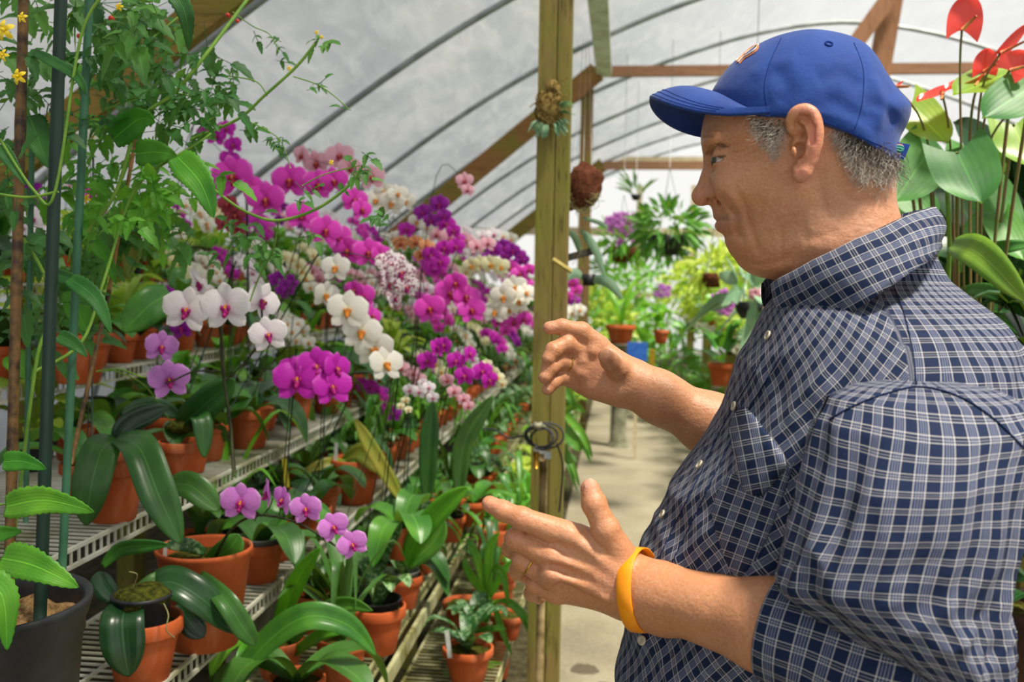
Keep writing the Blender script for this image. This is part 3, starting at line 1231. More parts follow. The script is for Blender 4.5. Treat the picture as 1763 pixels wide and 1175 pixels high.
def M_plaid():
    t = NT('navy_plaid_cotton')
    sep = t.n('SeparateXYZ')
    t.set(sep.inputs[0], t.uv())
    fu = t.math('FRACT', t.math('DIVIDE', sep.outputs[0], .0195))
    fv = t.math('FRACT', t.math('DIVIDE', sep.outputs[1], .0150))
    ru = t.ramp(fu, [(0, .8), (.05, .02), (.13, .40), (.17, .02), (.23, .40), (.27, .02), (.33, .40), (.37, .02), (.44, .8), (.49, 0.0)], 'CONSTANT')
    rv = t.ramp(fv, [(0, .62), (.055, 0.0), (.17, .36), (.215, 0.0), (.32, .62), (.375, 0.0)], 'CONSTANT')
    k = t.math('ADD', t.math('MULTIPLY', ru, .72), t.math('MULTIPLY', rv, .85), clamp=True)
    base = t.mix(t.math('LESS_THAN', fu, .49), (.0055, .015, .052), (.008, .026, .095))
    col = t.mix(k, base, (.52, .50, .475))
    wv = t.math('MULTIPLY', t.math('SINE', t.math('MULTIPLY', sep.outputs[0], 9000.0)), t.math('SINE', t.math('MULTIPLY', sep.outputs[1], 9000.0)))
    nrm = t.bump(t.noise(30, 4, .6), .4, .004, t.bump(wv, .1, .0003))
    return t.done(t.bsdf(col, .8, .2, 0, nrm, Sheen_Weight=.02))


M_pl = M_plaid()


def wrinkle(p, fr, al, f1, f2, off=0.0):
    """ridged folds running along the direction al, fr across them"""
    q = Vector((p.dot(fr) * f1, p.dot(al) * f2, off))
    n = mno.noise(q) + .5 * mno.noise(q * 2.1)
    return (1 - abs(n) * 2.2)


TR = [(440, 1420, 1606, .058), (478, 1402, 1628, .064), (490, 1375, 1640, .082), (505, 1345, 1655, .112), (530, 1322, 1684, .146), (565, 1309, 1716, .174), (620, 1287, 1744, .196), (680, 1257, 1758, .205),
      (760, 1215, 1742, .205), (850, 1166, 1705, .195), (940, 1127, 1662, .178), (1020, 1104, 1636, .166), (1100, 1090, 1620, .162), (1200, 1085, 1612, .165), (1330, 1092, 1600, .17)]
ys = np.array([r[0] for r in TR], float)
NZ, NA = 190, 230
yy = np.concatenate([np.linspace(440, 620, 54, endpoint=False), np.linspace(620, 1330, NZ - 54)])


def ci(col):
    pts = [(ys[i], TR[i][col], 0) for i in range(len(TR))]
    c = catmull(pts, 8)
    return np.interp(yy, [p.x for p in c], [p.y for p in c])


fr_, bk_, hb_ = ci(1), ci(2), ci(3)
rows, uvs = [], []
vacc = 0
prev = None
for i, y in enumerate(yy):
    pf, pb = at(fr_[i], y, YM), at(bk_[i], y, YM)
    cx_, a_ = (pf.x + pb.x) / 2, (pb.x - pf.x) / 2
    z = pf.z
    # the armhole lets the near shoulder slope: the rows dip towards the front
    row = []
    if prev is not None:
        vacc += math.hypot(z - prev[0], (hb_[i] - prev[1]) * .9)
    prev = (z, hb_[i])
    uvr = []
    for j in range(NA + 1):
        th = TAU * j / NA + math.pi / 2 * 0
        c_, s_ = math.cos(th), math.sin(th)
        e = 2 / 2.35
        x = cx_ - a_ * math.copysign(abs(c_) ** e, c_)
        yv = YM - hb_[i] * math.copysign(abs(s_) ** e, s_)
        p = Vector((x, yv, z))
        nrm = Vector((-c_ / max(a_, .02), -s_ / max(hb_[i], .02), 0)).normalized()
        low = min(1, max(0, (y - 520) / 120))
        d1 = Vector((-.62, 0, -.78))
        d2 = Vector((-.78, 0, .62))
        disp = .0085 * wrinkle(p, d2, d1, 17, 3.2, .3) * low
        bel = min(1, max(0, (y - 800) / 150))
        disp += .0075 * wrinkle(p, Vector((.75, 0, .66)), Vector((.66, 0, -.75)), 16, 3.5, 4.1) * bel
        disp += .0025 * wrinkle(p, Vector((1, 0, .1)), Vector((0, 0, 1)), 24, 6, 7.7) * low
        disp += .006 * mno.noise(Vector((x * 7, yv * 7, z * 5))) * low
        row.append(p + nrm * disp)
        u_, v_ = th * .185 + .009 * mno.noise(p * 9), vacc + .004 * mno.noise(p * 8 + Vector((5, 0, 0)))
        tf = j * TAU / NA
        if tf < 1.42 + .06 * max(0, (y - 480) / 200) or tf > 4.7:            # the front panels are cut on the slant
            u_, v_ = u_ * .80 + v_ * .60, v_ * .80 - u_ * .60
        uvr.append((u_, v_))
    rows.append(row)
    uvs.append(uvr)
b = MB()
b.grid(rows, uvs)
shirt = adopt(b.build('shirt', M_pl))
shirt['label'] = 'navy plaid button shirt with white check lines'
V_ = [tuple(v.co) for v in shirt.data.vertices]
F_ = [tuple(p.vertices) for p in shirt.data.polygons]
torso_bvh = BVHTree.FromPolygons(V_, F_)


def sub(o, parent):
    """child of a part of the man, all built in world coordinates"""
    o.parent = parent
    return o


# near sleeve
SL = [(655, 1585, .030, .905, .012), (666, 1588, .060, .902, .030), (690, 1590, .080, .897, .046), (735, 1590, .086, .888, .060), (820, 1574, .0865, .876, .070), (900, 1558, .0885, .870, .073),
      (1000, 1535, .0885, .866, .075), (1050, 1560, .078, .864, .074), (1100, 1590, .064, .862, .068), (1180, 1645, .040, .862, .05), (1260, 1670, .030, .865, .04), (1300, 1675, .01, .865, .02)]
rows, uvs = [], []
NS, NB = 150, 150
sy = np.array([r[0] for r in SL], float)
cc = catmull([(r[0], r[1], 0) for r in SL], 8)
vacc = 0
pz = None
for i in range(NS):
    y = 655 + (1300 - 655) * (i / (NS - 1)) ** 1.15
    ycx = np.interp(y, [p.x for p in cc], [p.y for p in cc])
    rx, Yc, ry = [np.interp(y, sy, [r[k] for r in SL]) for k in (2, 3, 4)]
    p0 = at(ycx, y, Yc)
    if pz is not None:
        vacc += (p0 - pz[0]).length if y > 690 else (rx - pz[1]) * 1.1 + (p0 - pz[0]).length
    pz = (p0, rx)
    row, uvr = [], []
    for j in range(NB + 1):
        th = TAU * j / NB
        c_, s_ = math.cos(th), math.sin(th)
        low = min(1, max(0, (y - 665) / 90))
        f = wrinkle(Vector((th, y / 300, 0)), Vector((1, 0, 0)), Vector((0, 1, 0)), 1.5, .9, 2.2)
        f2 = wrinkle(Vector((th * .1, y / 1000, 0)), Vector((.75, .66, 0)), Vector((.66, -.75, 0)), 30, 6, 9)
        el = min(1, max(0, (y - 900) / 200))
        k = 1 + (.10 * f * low + .045 * f2 * el) / 1
        p = p0 + Vector((-c_ * rx * k, -s_ * ry * k, 0))
        p.z += .006 * math.sin(th * 2 + y / 90) * low
        row.append(p)
        uvr.append((th * .088 + .0016 * mno.noise(p * 14), vacc + .003 * math.sin(th * 1.3 + 1) + .002 * mno.noise(p * 11)))
    rows.append(row)
    uvs.append(uvr)
b = MB()
b.grid(rows, uvs)
sleeve = sub(b.build('sleeve', M_pl), shirt)


def cuff_tube(path, radii, n=72, lip=.006, name='rolled_cuff', seed=0, ell=1.0):
    b = MB()
    pts = catmull(path, 10)
    rr = np.interp(np.linspace(0, 1, len(pts)), np.linspace(0, 1, len(radii)), radii)
    rows, uvs = [], []
    acc = 0
    up = Vector((0, 0, 1))
    for i, p in enumerate(pts):
        d = (pts[min(i + 1, len(pts) - 1)] - pts[max(i - 1, 0)]).normalized()
        z = (up - up.dot(d) * d).normalized()
        x = d.cross(z)
        if i:
            acc += (p - pts[i - 1]).length
        row, uvr = [], []
        for j in range(n + 1):
            th = TAU * j / n
            k = 1 + .05 * mno.noise(Vector((math.cos(th) * 2, math.sin(th) * 2, acc * 30 + seed)))
            row.append(p + (x * math.cos(th) * ell + z * math.sin(th)) * rr[i] * k)
            uvr.append((acc, th * .046))
        rows.append(row)
        uvs.append(uvr)
    # turned-in edge
    p, d = pts[-1], (pts[-1] - pts[-2]).normalized()
    z = (up - up.dot(d) * d).normalized()
    x = d.cross(z)
    for dr, dl in ((-.002, .0015), (-.005, -.001), (-.008, -.012)):
        rows.append([q + (p - q).normalized() * -dr * 1 + d * dl for q in rows[len(pts) - 1]])
        uvs.append([(u_ + .004, v_) for u_, v_ in uvs[len(pts) - 1]])
    b.grid(rows, uvs)
    return b.build(name, M_pl)


c1 = cuff_tube([P3(1640, 1180, .872), P3(1520, 1150, .875), P3(1400, 1105, .893), P3(1330, 1081, .910)], [.066, .060, .052, .0480], name='rolled_cuff')
sub(c1, shirt)
c2 = cuff_tube([P3(1480, 800, 1.28), P3(1400, 800, 1.31), P3(1320, 770, 1.325), P3(1262, 742, 1.315)], [.075, .06, .05, .047], name='rolled_cuff', seed=5)
sub(c2, shirt)

# collar
up_ = [(1327, 489, 1.065), (1372, 462, 1.030), (1440, 428, 1.005), (1510, 396, 1.005), (1562, 372, 1.025), (1600, 359, 1.06), (1612, 357, 1.10)]
lo_ = [(1384, 588, 1.035), (1440, 556, .985), (1500, 516, .955), (1560, 474, .962), (1602, 445, .99), (1616, 428, 1.04), (1618, 424, 1.10)]
U3 = [at(*q) for q in up_]
L3 = [at(*q) for q in lo_]
mir = lambda p: Vector((p.x, 2 * YM - p.y, p.z))
U3 = catmull(U3, 8)
L3 = catmull(L3, 8)
U3 += [mir(p) for p in U3[-2::-1]]
L3 += [mir(p) for p in L3[-2::-1]]
rows, uvs = [], []
acc = 0
nc = Vector((at(1470, 440, YM).x, YM, 0))
for i, (a, b_) in enumerate(zip(U3, L3)):
    if i:
        acc += (L3[i] - L3[i - 1]).length * .5 + (U3[i] - U3[i - 1]).length * .5
    out = Vector((a.x - nc.x, a.y - nc.y, 0)).normalized()
    row, uvr = [], []
    inner = a - out * .004 - Vector((0, 0, .030))
    row += [inner, a - out * .0045 - Vector((0, 0, .008)), a - out * .002 + Vector((0, 0, .0005))]
    uvr += [(acc, -.03), (acc, -.01), (acc, -.002)]
    for k in range(9):
        t = k / 8
        row.append(a.lerp(b_, t) + out * (.0075 * math.sin(math.pi * min(1, t * 1.15)) + .003 * t) + Vector((0, 0, .0015 * mno.noise(Vector((acc * 30, t * 2, 0))))))
        uvr.append((acc, t * (a - b_).length))
    under = row[-1] - out * .003
    row.append(under)
    uvr.append((acc, .06))
    row.append(a.lerp(b_, .5) - out * .002)
    uvr.append((acc, .03))
    rows.append(row)
    uvs.append([(v * 1.0, u * 1.0) for u, v in uvr])
b = MB()
b.grid(rows, uvs)
collar = sub(b.build('collar', M_pl), shirt)


def seam(pxs, bvh, r, name, parent, mat, off=.001, n=8):
    pts = []
    cv = catmull([(x, y, 0) for x, y in pxs], n)
    for p in cv:
        q, nn = hit(p.x, p.y, bvh)
        if q is not None and q.y < 1.5:
            pts.append(q + nn * (off if nn.dot(q - CAMP) < 0 else -off))
    if len(pts) > 2:
        b = MB()
        b.tube(pts, r, 5)
        return sub(b.build(name, mat), parent)


def bvh_of(*obs):
    V, F = [], []
    for o in obs:
        n0 = len(V)
        V += [tuple(v.co) for v in o.data.vertices]
        F += [tuple(i + n0 for i in p.vertices) for p in o.data.polygons]
    return BVHTree.FromPolygons(V, F)


shirt_bvh = bvh_of(shirt, sleeve, collar, c1)
M_thread = M_simple('navy_seam', '1c2c52', '0e1a38', 200, .8, .1, 0)
seam([(1428, 724), (1470, 700), (1530, 678), (1585, 668), (1650, 684), (1710, 722), (1762, 772)], shirt_bvh, .0008, 'armhole_seam', shirt, M_thread)
seam([(1532, 480), (1556, 540), (1570, 600), (1578, 664)], shirt_bvh, .0005, 'yoke_seam', shirt, M_thread)
seam([(1318, 610), (1290, 660), (1245, 735), (1205, 820), (1165, 900), (1130, 975)], shirt_bvh, .0006, 'placket_seam', shirt, M_thread)
seam([(1345, 615), (1312, 670), (1270, 740), (1228, 825), (1190, 905), (1150, 985)], shirt_bvh, .0006, 'placket_seam', shirt, M_thread)


def patch(outline, bvh, off, name, parent, mat, ang=0, n=16, sc=1.0, bulge=0.0, rest=.0004):
    """a cloth piece laid on the shirt: the outline (pixels) is a fan of rings around its middle"""
    ol = smooth_poly(outline, 4) if len(outline) < 30 else outline
    ol = np.array(ol)
    c = ol.mean(0)
    rows, uvs = [], []
    last = None
    for k in range(n + 1):
        t = k / n
        row, uvr = [], []
        for q in ol:
            x, y = c + (q - c) * t
            p, nn = hit(x, y, bvh)
            if p is None or p.y > 1.4:
                p = at(x, y, last.y if last else .95)
                nn = Vector((0, -1, 0))
            if nn.y > 0:
                nn = -nn
            last = p
            o_ = off * (1 - t ** 12) + rest + bulge * (1 - t * t)
            row.append(p + (CAMP - p).normalized() * o_)
            dx, dy = (x - c[0]) * .00058 * sc, (y - c[1]) * .00058 * sc
            uvr.append((dx * math.cos(ang) - dy * math.sin(ang), dx * math.sin(ang) + dy * math.cos(ang)))
        row.append(row[0])
        uvr.append(uvr[0])
        rows.append(row)
        uvs.append(uvr)
    b = MB()
    b.grid(rows, uvs)
    return sub(b.build(name, mat), parent)


POCK = [(1262, 815), (1285, 838), (1318, 860), (1345, 830), (1368, 795), (1350, 850), (1318, 935), (1280, 990), (1262, 990), (1240, 940), (1225, 880), (1240, 840)]
patch(POCK, shirt_bvh, .0040, 'chest_pocket', shirt, M_pl, ang=-.35, n=20)
FLAP = [(1276, 701), (1292, 708), (1315, 738), (1337, 766), (1354, 796), (1338, 828), (1318, 851), (1288, 855), (1273, 832), (1268, 800), (1259, 767), (1257, 727)]
pf_ = patch(FLAP, shirt_bvh, .0075, 'pocket_flap', shirt, M_pl, ang=.20, n=20, bulge=.004)
M_btn = M_simple('bone_button', 'c9c2ac', 'a39b84', 120, .35, .5, 0)
for (x, y) in ((1326, 580), (1208, 803), (1268, 701), (1144, 888), (1108, 1104)):
    p, nn = hit(x, y, shirt_bvh)
    if p is None:
        continue
    if nn.y > 0:
        nn = -nn
    b = MB()
    M_ = nn.to_track_quat('Z', 'Y').to_matrix().to_4x4()
    M_.translation = p + nn * .003
    pr = [(.0001, .0006), (.003, .0006), (.0035, .0014), (.0048, .0014), (.0052, 0), (.0045, -.001), (.0001, -.001)]
    P_ = [[M_ @ Vector((r * math.cos(a), r * math.sin(a), z)) for a in np.arange(18) * TAU / 18] for r, z in pr]
    b.grid(P_, closev=True)
    bt = sub(b.build('button', M_btn), shirt)
    b = MB()
    for sx in (-1, 1):
        for sy_ in (-1, 1):
            b.blob(M_ @ Vector((sx * .0009, sy_ * .0009, .0007)), (.0004,) * 3, 4, 6)
    sub(b.build('button_thread', M_thread), bt)

# trousers and shoes (below the frame, so the man stands on the path)
M_trou = M_simple('khaki_twill', '6d6350', '5a5140', 40, .85, .1, .3)
F = Field((cx0 - .26, YM - .28, .04), (cx0 + .24, YM + .28, 1.0), .012)
F.ell((cx0 - .05, YM, .93), (.19, .20, .12), k=.05)
for s in (-1, 1):
    F.chain([(cx0 - .03, YM + s * .09, .90), (cx0 - .03, YM + s * .11, .50), (cx0 + .0, YM + s * .12, .12)], [.115, .088, .075], .03)
P_, F_ = F.mesh()
adopt(raw_mesh('trousers', relax(P_, F_, 2), F_, M_trou))
M_shoe = M_simple('brown_leather', '4a3424', '2e2018', 40, .5, .4, .2)
for s in (-1, 1):
    b = MB()
    b.tube([(cx0 + .06, YM + s * .12, .05), (cx0 + .03, YM + s * .12, .06), (cx0 - .05, YM + s * .125, .052), (cx0 - .13, YM + s * .13, .040), (cx0 - .18, YM + s * .135, .032)], [.030, .045, .048, .042, .022], 14)
    for k, v in enumerate(b.v):
        b.v[k] = (v[0], v[1], max(v[2], .004))
    adopt(b.build('shoe', M_shoe))

# wristband and ring
M_band = M_simple('orange_silicone', 'f29a12', 'ea8c0a', 60, .45, .35, .05)
ax = (Vector(P3(1140, 1028, YL - .006)) - Vector(P3(1086, 1014, YL + .008))).normalized()
cen = Vector(P3(1101, 1016, YL + .005))
x_ = ax.cross(Vector((0, 1, 0))).normalized()
tl = Matrix.Rotation(math.radians(-13), 4, Vector((0, 1, 0)))
ax2 = (tl @ ax).normalized()
z_ = (Vector((0, 0, 1)) - ax2.z * ax2).normalized()
y_ = ax2.cross(z_)
rows = []
for k, (dr, dl) in enumerate(((0, -.0075), (.0008, -.0081), (.0018, -.0073), (.0022, 0), (.0018, .0073), (.0008, .0081), (0, .0075), (0, 0))):
    rows.append([cen + ax2 * dl + (z_ * math.sin(a) * (.0408 + dr) + y_ * math.cos(a) * (.0375 + dr)) for a in np.arange(56) * TAU / 56])
b = MB()
b.grid(rows, closev=True, closeu=True)
o = adopt(b.build('wristband', M_band))
o['label'] = 'orange silicone wristband'
M_gold = M_simple('gold', 'd9b45a', 'c59a3c', 50, .25, .5, 0, 1)


def ring(p, d, r, nm='finger_ring'):
    d = Vector(d).normalized()
    u = d.orthogonal().normalized()
    v = d.cross(u)
    b = MB()
    pts = [Vector(p) + (u * math.cos(a) + v * math.sin(a)) * r for a in np.linspace(0, TAU, 25)]
    b.tube(pts, .0011, 6, caps=False)
    return adopt(b.build(nm, M_gold))


ring(P3(912, 972, YL + .0085), Vector(P3(945, 992, YL)) - Vector(P3(899, 966, YL)), .0117)
ring(P3(978, 625, YR - .008), Vector(P3(1000, 632, YR)) - Vector(P3(966, 622, YR - .014)), .0125)
# finger nails
M_nail = M_simple('finger_nail', 'e0a890', 'd69a84', 60, .3, .5, 0)


def nail(px, py, Y, nrm, along, w_=.0055, l_=.0065):
    n_ = Vector(nrm).normalized()
    a = Vector(along)
    a = (a - a.dot(n_) * n_).normalized()
    s_ = n_.cross(a)
    b = MB()
    rows = []
    for i in range(7):
        t = -1 + i / 3
        row = []
        for j in range(7):
            v = -1 + j / 3
            wd = w_ * math.sqrt(max(0, 1 - (abs(t) ** 3) * .8))
            row.append(Vector(P3(px, py, Y)) + a * t * l_ + s_ * v * wd - n_ * (v * v * .0022 + (t * t) * .0006))
        rows.append(row)
    b.grid(rows)
    return adopt(b.build('finger_nail', M_nail))


nail(1019, 838, YL - .0085, (.35, -1, .25), Vector(P3(1016, 842, YL)) - Vector(P3(1030, 880, YL)), .0062, .0078)
nail(846, 866, YL - .0035, (-.1, -1, .5), Vector(P3(843, 868, YL)) - Vector(P3(880, 885, YL)), .005, .006)
for (x, y, Y, nn) in ((939, 613, YR - .040, (-1, -.35, .5)), (933, 645, YR - .041, (-1, -.4, .35)), (938, 667, YR - .031, (-1, -.4, .25))):
    nail(x, y, Y, nn, (-.1, -.6, -.8), .0045, .0052)

# ------------------------------------------------------------------ cap
M_capt = NT('royal_blue_cotton')
cn = M_capt.noise(24, 4, .6)
wv = M_capt.noise(700, 2, .5, vec=M_capt.mapping(M_capt.obj(), (1, 1, 4)))
ccol = M_capt.mix(M_capt.ramp(cn, [(.3, 0.0), (.7, 1.0)]), srgb('15367c'), srgb('1c438e'))
M_cap = M_capt.done(M_capt.bsdf(ccol, .75, .2, 0, M_capt.bump(cn, .35, .006, M_capt.bump(wv, .3, .0008)), Sheen_Weight=.15))
CR = [(1222, 172), (1232, 146), (1250, 120), (1274, 98), (1304, 78), (1340, 63), (1385, 54), (1424, 57), (1460, 66), (1486, 80), (1505, 101), (1522, 130), (1541, 158), (1560, 178), (1565, 196),
      (1556, 222), (1543, 250), (1540, 330), (1480, 360), (1380, 360), (1300, 340), (1222, 260)]
CF = Field((at(1205, 100, YM).x, YM - .115, zof(380)), (at(1580, 100, YM).x + .01, YM + .115, zof(35)), .0022)


def Wc(X, Z):
    return np.interp(Z, [zof(300), zof(240), zof(180), zof(120), zof(60)], [.0875, .0878, .0878, .087, .087])


inflate(CF, CR, Wc, .092, nb=5, k=.012)
dent = [([(1330, 120), (1350, 160), (1335, 185)], 10, .0022), ([(1395, 150), (1440, 135), (1480, 160)], 11, .0022), ([(1480, 185), (1520, 190), (1545, 215)], 8, .003),
        ([(1290, 130), (1330, 110), (1370, 110)], 10, -.0015), ([(1500, 130), (1515, 180), (1505, 230)], 7, -.002), ([(1410, 175), (1450, 195), (1500, 210)], 7, .0016), ([(1385, 200), (1440, 212), (1500, 240)], 5, -.0012),
        ([(1345, 68), (1325, 110), (1315, 150), (1320, 195)], 1.5, .0009), ([(1470, 72), (1487, 120), (1484, 180), (1470, 228)], 1.5, .0010)]
CF.f += strokes(None, CF.ax[0], CF.ax[2], dent, YM - .06)[:, None, :].astype(np.float32)
# cut away everything below the hem line
hem = [(1215, 178), (1260, 190), (1310, 200), (1345, 203), (1380, 207), (1420, 218), (1460, 231), (1500, 250), (1540, 268), (1575, 275)]
hz = [pw(x, y, YM - .075) for x, y in hem]
sl, X, Y, Z = CF.region(CF.lo, CF.lo + CF.n * CF.h, 0)
hzv = np.interp(CF.ax[0], [p[0] for p in hz], [p[1] for p in hz])[:, None, None]
CF.f = np.maximum(CF.f, (hzv - Z + 0 * Y).astype(np.float32))
# hollow inside
IF_ = blur(np.zeros((2, 2)), 0)
P_, F_ = CF.mesh()
CAPM = None
cap = adopt(raw_mesh('cap', relax(P_, F_, 1), F_, M_cap))
cap['label'] = 'royal blue baseball cap with curved brim'
cap_bvh = BVHTree.FromPolygons([tuple(v) for v in P_], [tuple(f) for f in F_])


# brim
def brim_pt(s, t, dz=0.0):
    """s across (-1 near .. 1 far), t from the crown joint to the front edge"""
    # joint curve on the crown
    hx = at(1224, 160, YM)
    sx = at(1338, 196, YM - .078)
    joint = Vector((hx.x + (sx.x - hx.x) * (1 - math.sqrt(max(0, 1 - s * s * .985))), YM + .080 * s, hx.z + (sx.z - hx.z) * abs(s) ** 2.0))
    tip = at(1118, 178, YM)
    wy = .081 * s
    fx = tip.x + .085 * (1 - math.sqrt(max(0, 1 - abs(s) ** 2.6)))
    if abs(s) > .9:
        fx = max(fx, tip.x + .02)
    front = Vector((min(fx, joint.x), YM + wy, tip.z + .004 - .0300 * abs(s) ** 1.8))
    p = joint.lerp(front, t)
    if abs(s) >= .999:
        front = joint
        p = joint
    p.z += .010 * math.sin(math.pi * t * .9) * (1 - s * s * .3) + dz
    return p


rows = []
ss = np.sin(np.linspace(-math.pi / 2, math.pi / 2, 41))
for s in ss:
    rows.append([brim_pt(s, t, 0) for t in np.linspace(0, 1, 22)] + [brim_pt(s, t, -.0032) for t in np.linspace(1, 0, 22)])
b = MB()
b.grid(rows)
M_bt = NT('brim_cloth')
M_brim = M_cap
brim = sub(b.build('brim', M_brim), cap)
b = MB()
for t in (.96, .88, .80):
    b.tube([brim_pt(s, t, .0002) for s in ss[3:-3]], .0004, 4)
sub(b.build('brim_stitching', M_simple('blue_thread', '132f78', '132f78', 30, .8, .1, 0)), cap)
# top eyelet, side eyelet, seams
M_thr = M_simple('dark_blue_thread', '122c70', '122c70', 30, .8, .1, 0)
p, nn = hit(1427, 76, cap_bvh)
if p is not None:
    b = MB()
    nn = nn if nn.y < 0 else -nn
    u = nn.orthogonal().normalized()
    v = nn.cross(u)
    b.tube([p + nn * .0004 + (u * math.cos(a) + v * math.sin(a)) * .0036 for a in np.linspace(0, TAU, 17)], .0010, 5, caps=False)
    sub(b.build('eyelet', M_thr), cap)
for pxs in ([(1345, 66), (1325, 110), (1316, 150), (1322, 192)], [(1470, 74), (1486, 120), (1484, 180), (1470, 226)], [(1236, 166), (1275, 178), (1318, 196)], [(1350, 196), (1385, 200), (1430, 214), (1480, 235), (1535, 260)]):
    seam(pxs, cap_bvh, .0004, 'crown_seam', cap, M_thr, .0002)
# front emblem outline (only its edge shows from the side)
M_emb = M_simple('white_embroidery', 'e9dccb', 'd8c4b0', 90, .7, .2, .1)
M_emo = M_simple('orange_embroidery', 'd98a55', 'c97a48', 90, .7, .2, .1)
for mt_, dx in ((M_emb, 0), (M_emo, 3)):
    pts = []
    for (x, y) in ((1268, 105), (1276, 95), (1287, 84), (1298, 77), (1304, 78), (1300, 86), (1290, 93), (1280, 99), (1272, 107)):
        q, nn = hit(x + dx * .6, y + dx, cap_bvh)
        if q is not None:
            nn = nn if nn.dot(q - CAMP) < 0 else -nn
            pts.append(q + nn * .0008)
    if len(pts) > 3:
        b = MB()
        b.tube(catmull(pts, 5), .0009, 5)
        sub(b.build('emblem', mt_), cap)
# strap end with the small woven badge
q0, q1, q2, q3 = [at(x, y, YM - .035) for x, y in ((1534, 244), (1565, 250), (1555, 275), (1527, 262))]
b = MB()
yo = Vector((0, .0015, 0))
b.grid([[q0 - yo, q1 - yo * 3], [q3 - yo, q2 - yo * 3]])
b.grid([[q0 + yo, q1 + yo], [q3 + yo, q2 + yo]])
b.grid([[q1 - yo * 3, q1 + yo], [q2 - yo * 3, q2 + yo]])
tagc = sub(b.build('strap_end', M_simple('blue_webbing', '23489c', '1b3c8c', 60, .7, .2, .1), smooth=False), cap)
cen = (q0 + q1 + q2 + q3) / 4 + Vector((0, -.0034, 0))
exx = (q1 - q0).normalized()
ezz = (q0 - q3).normalized()
for nm, rx, rz, off, cc_ in (('badge_rim', .0078, .0056, 0, 'd8705c'), ('badge_ring', .0070, .0049, .0002, 'c8ccc4'), ('badge', .0064, .0043, .0004, '1e6e6a')):
    b = MB()
    rows = []
    for r in (0, .5, 1):
        rows.append([cen - Vector((0, off + .0006 * (1 - r), 0)) + exx * math.cos(a) * rx * r * (1 + .12 * math.sin(2 * a)) + ezz * math.sin(a) * rz * r for a in np.arange(24) * TAU / 24])
    b.grid(rows, closev=True)
    sub(b.build(nm, M_simple(nm, cc_, cc_, 60, .6, .2, 0)), cap)
b = MB()
b.tube(catmull([cen + Vector((0, -.0012, 0)) + exx * x * .001 + ezz * z * .001 for x, z in ((-5, 0), (-3, 1.6), (-1, .8), (1, 1.5), (3, .6), (5, 1.0))], 4), .0005, 4)
b.tube(catmull([cen + Vector((0, -.0012, 0)) + exx * x * .001 + ezz * z * .001 for x, z in ((-4, -1.5), (-1, -1), (2, -1.6), (5, -.4))], 4), .0005, 4)
sub(b.build('badge_animal', M_simple('pale_green_thread', '6fc0a4', '6fc0a4', 60, .7, .2, 0)), cap)


# ------------------------------------------------------------------ hair
def strands(n, region, length, direction, curl, r, seed, name, mat, sink=.001, Yc=None):
    rnd = random.Random(seed)
    b = MB()
    poly = [np.array(q, float) for q in region]
    xs, ys_ = [q[0] for q in poly], [q[1] for q in poly]
    made = 0
    tries = 0
    while made < n and tries < n * 12:
        tries += 1
        x, y = rnd.uniform(min(xs), max(xs)), rnd.uniform(min(ys_), max(ys_))
        inside = False
        for i in range(len(poly)):
            a, c = poly[i], poly[(i + 1) % len(poly)]
            if (a[1] > y) != (c[1] > y) and x < a[0] + (y - a[1]) * (c[0] - a[0]) / (c[1] - a[1]):
                inside = not inside
        if not inside:
            continue
        p, nn = hit(x, y, body_bvh)
        if p is None or p.y > YM + .05:
            continue
        if nn.dot(p - CAMP) > 0:
            nn = -nn
        made += 1
        L = length * rnd.uniform(.5, 1.3)
        d = Vector((direction[0] + rnd.uniform(-.5, .5), 0, direction[1] + rnd.uniform(-.5, .5))).normalized()
        sd = nn.cross(d).normalized()
        ph = rnd.uniform(0, TAU)
        cu = curl * rnd.uniform(.3, 1.4)
        pts = [p - nn * sink]
        m = 7
        for k in range(1, m + 1):
            t = k / m
            pts.append(p + d * L * t + nn * (.0008 + .35 * L * t * (1 - .55 * t) + cu * .5 * math.sin(ph + t * 7)) + sd * cu * (math.cos(ph + t * 7) - math.cos(ph)))
        b.tube(pts, [r * (1 - .6 * k / m) for k in range(m + 1)], 3, caps=False)
    return adopt(b.build(name, mat))


M_hw = M_simple('white_hair', 'd8d0c4', 'b0a698', 60, .45, .4, 0)
M_hg = M_simple('dark_grey_hair', '3a332c', '5c5248', 60, .45, .4, 0)
NAPE = [(1428, 218), (1465, 228), (1500, 246), (1536, 264), (1540, 300), (1520, 310), (1490, 300), (1470, 298), (1455, 275), (1445, 250), (1432, 238)]
strands(560, NAPE, .016, (.25, -1), .0042, .00024, 1, 'hair', M_hw)
strands(330, [(1440, 218), (1480, 232), (1538, 262), (1546, 290), (1535, 300), (1510, 272), (1475, 258), (1448, 240)], .018, (.6, -.8), .003, .00028, 2, 'hair', M_hg)
strands(90, [(1455, 290), (1530, 300), (1532, 340), (1500, 335), (1475, 320)], .008, (-.2, -1), .002, .00016, 3, 'hair', M_hw)
SIDE = [(1296, 198), (1352, 200), (1354, 235), (1338, 262), (1322, 258), (1312, 232), (1300, 220)]
strands(230, SIDE, .014, (-.1, -1), .0038, .00022, 4, 'sideburn', M_hw)
strands(90, [(1290, 200), (1350, 200), (1340, 228), (1315, 222), (1296, 212)], .012, (-.3, -1), .0022, .00022, 5, 'sideburn', M_hg)
strands(170, [(1213, 264), (1220, 250), (1240, 245), (1258, 252), (1240, 257), (1220, 268)], .006, (.9, .1), .0006, .00013, 6, 'eyebrow', M_simple('brown_grey_brow', '5e4632', '7a6450', 60, .6, .3, 0), sink=.0006)
strands(26, [(1240, 269), (1252, 268), (1250, 271), (1238, 272)], .005, (-1, .1), .0003, .00014, 7, 'eyelash', M_hg)
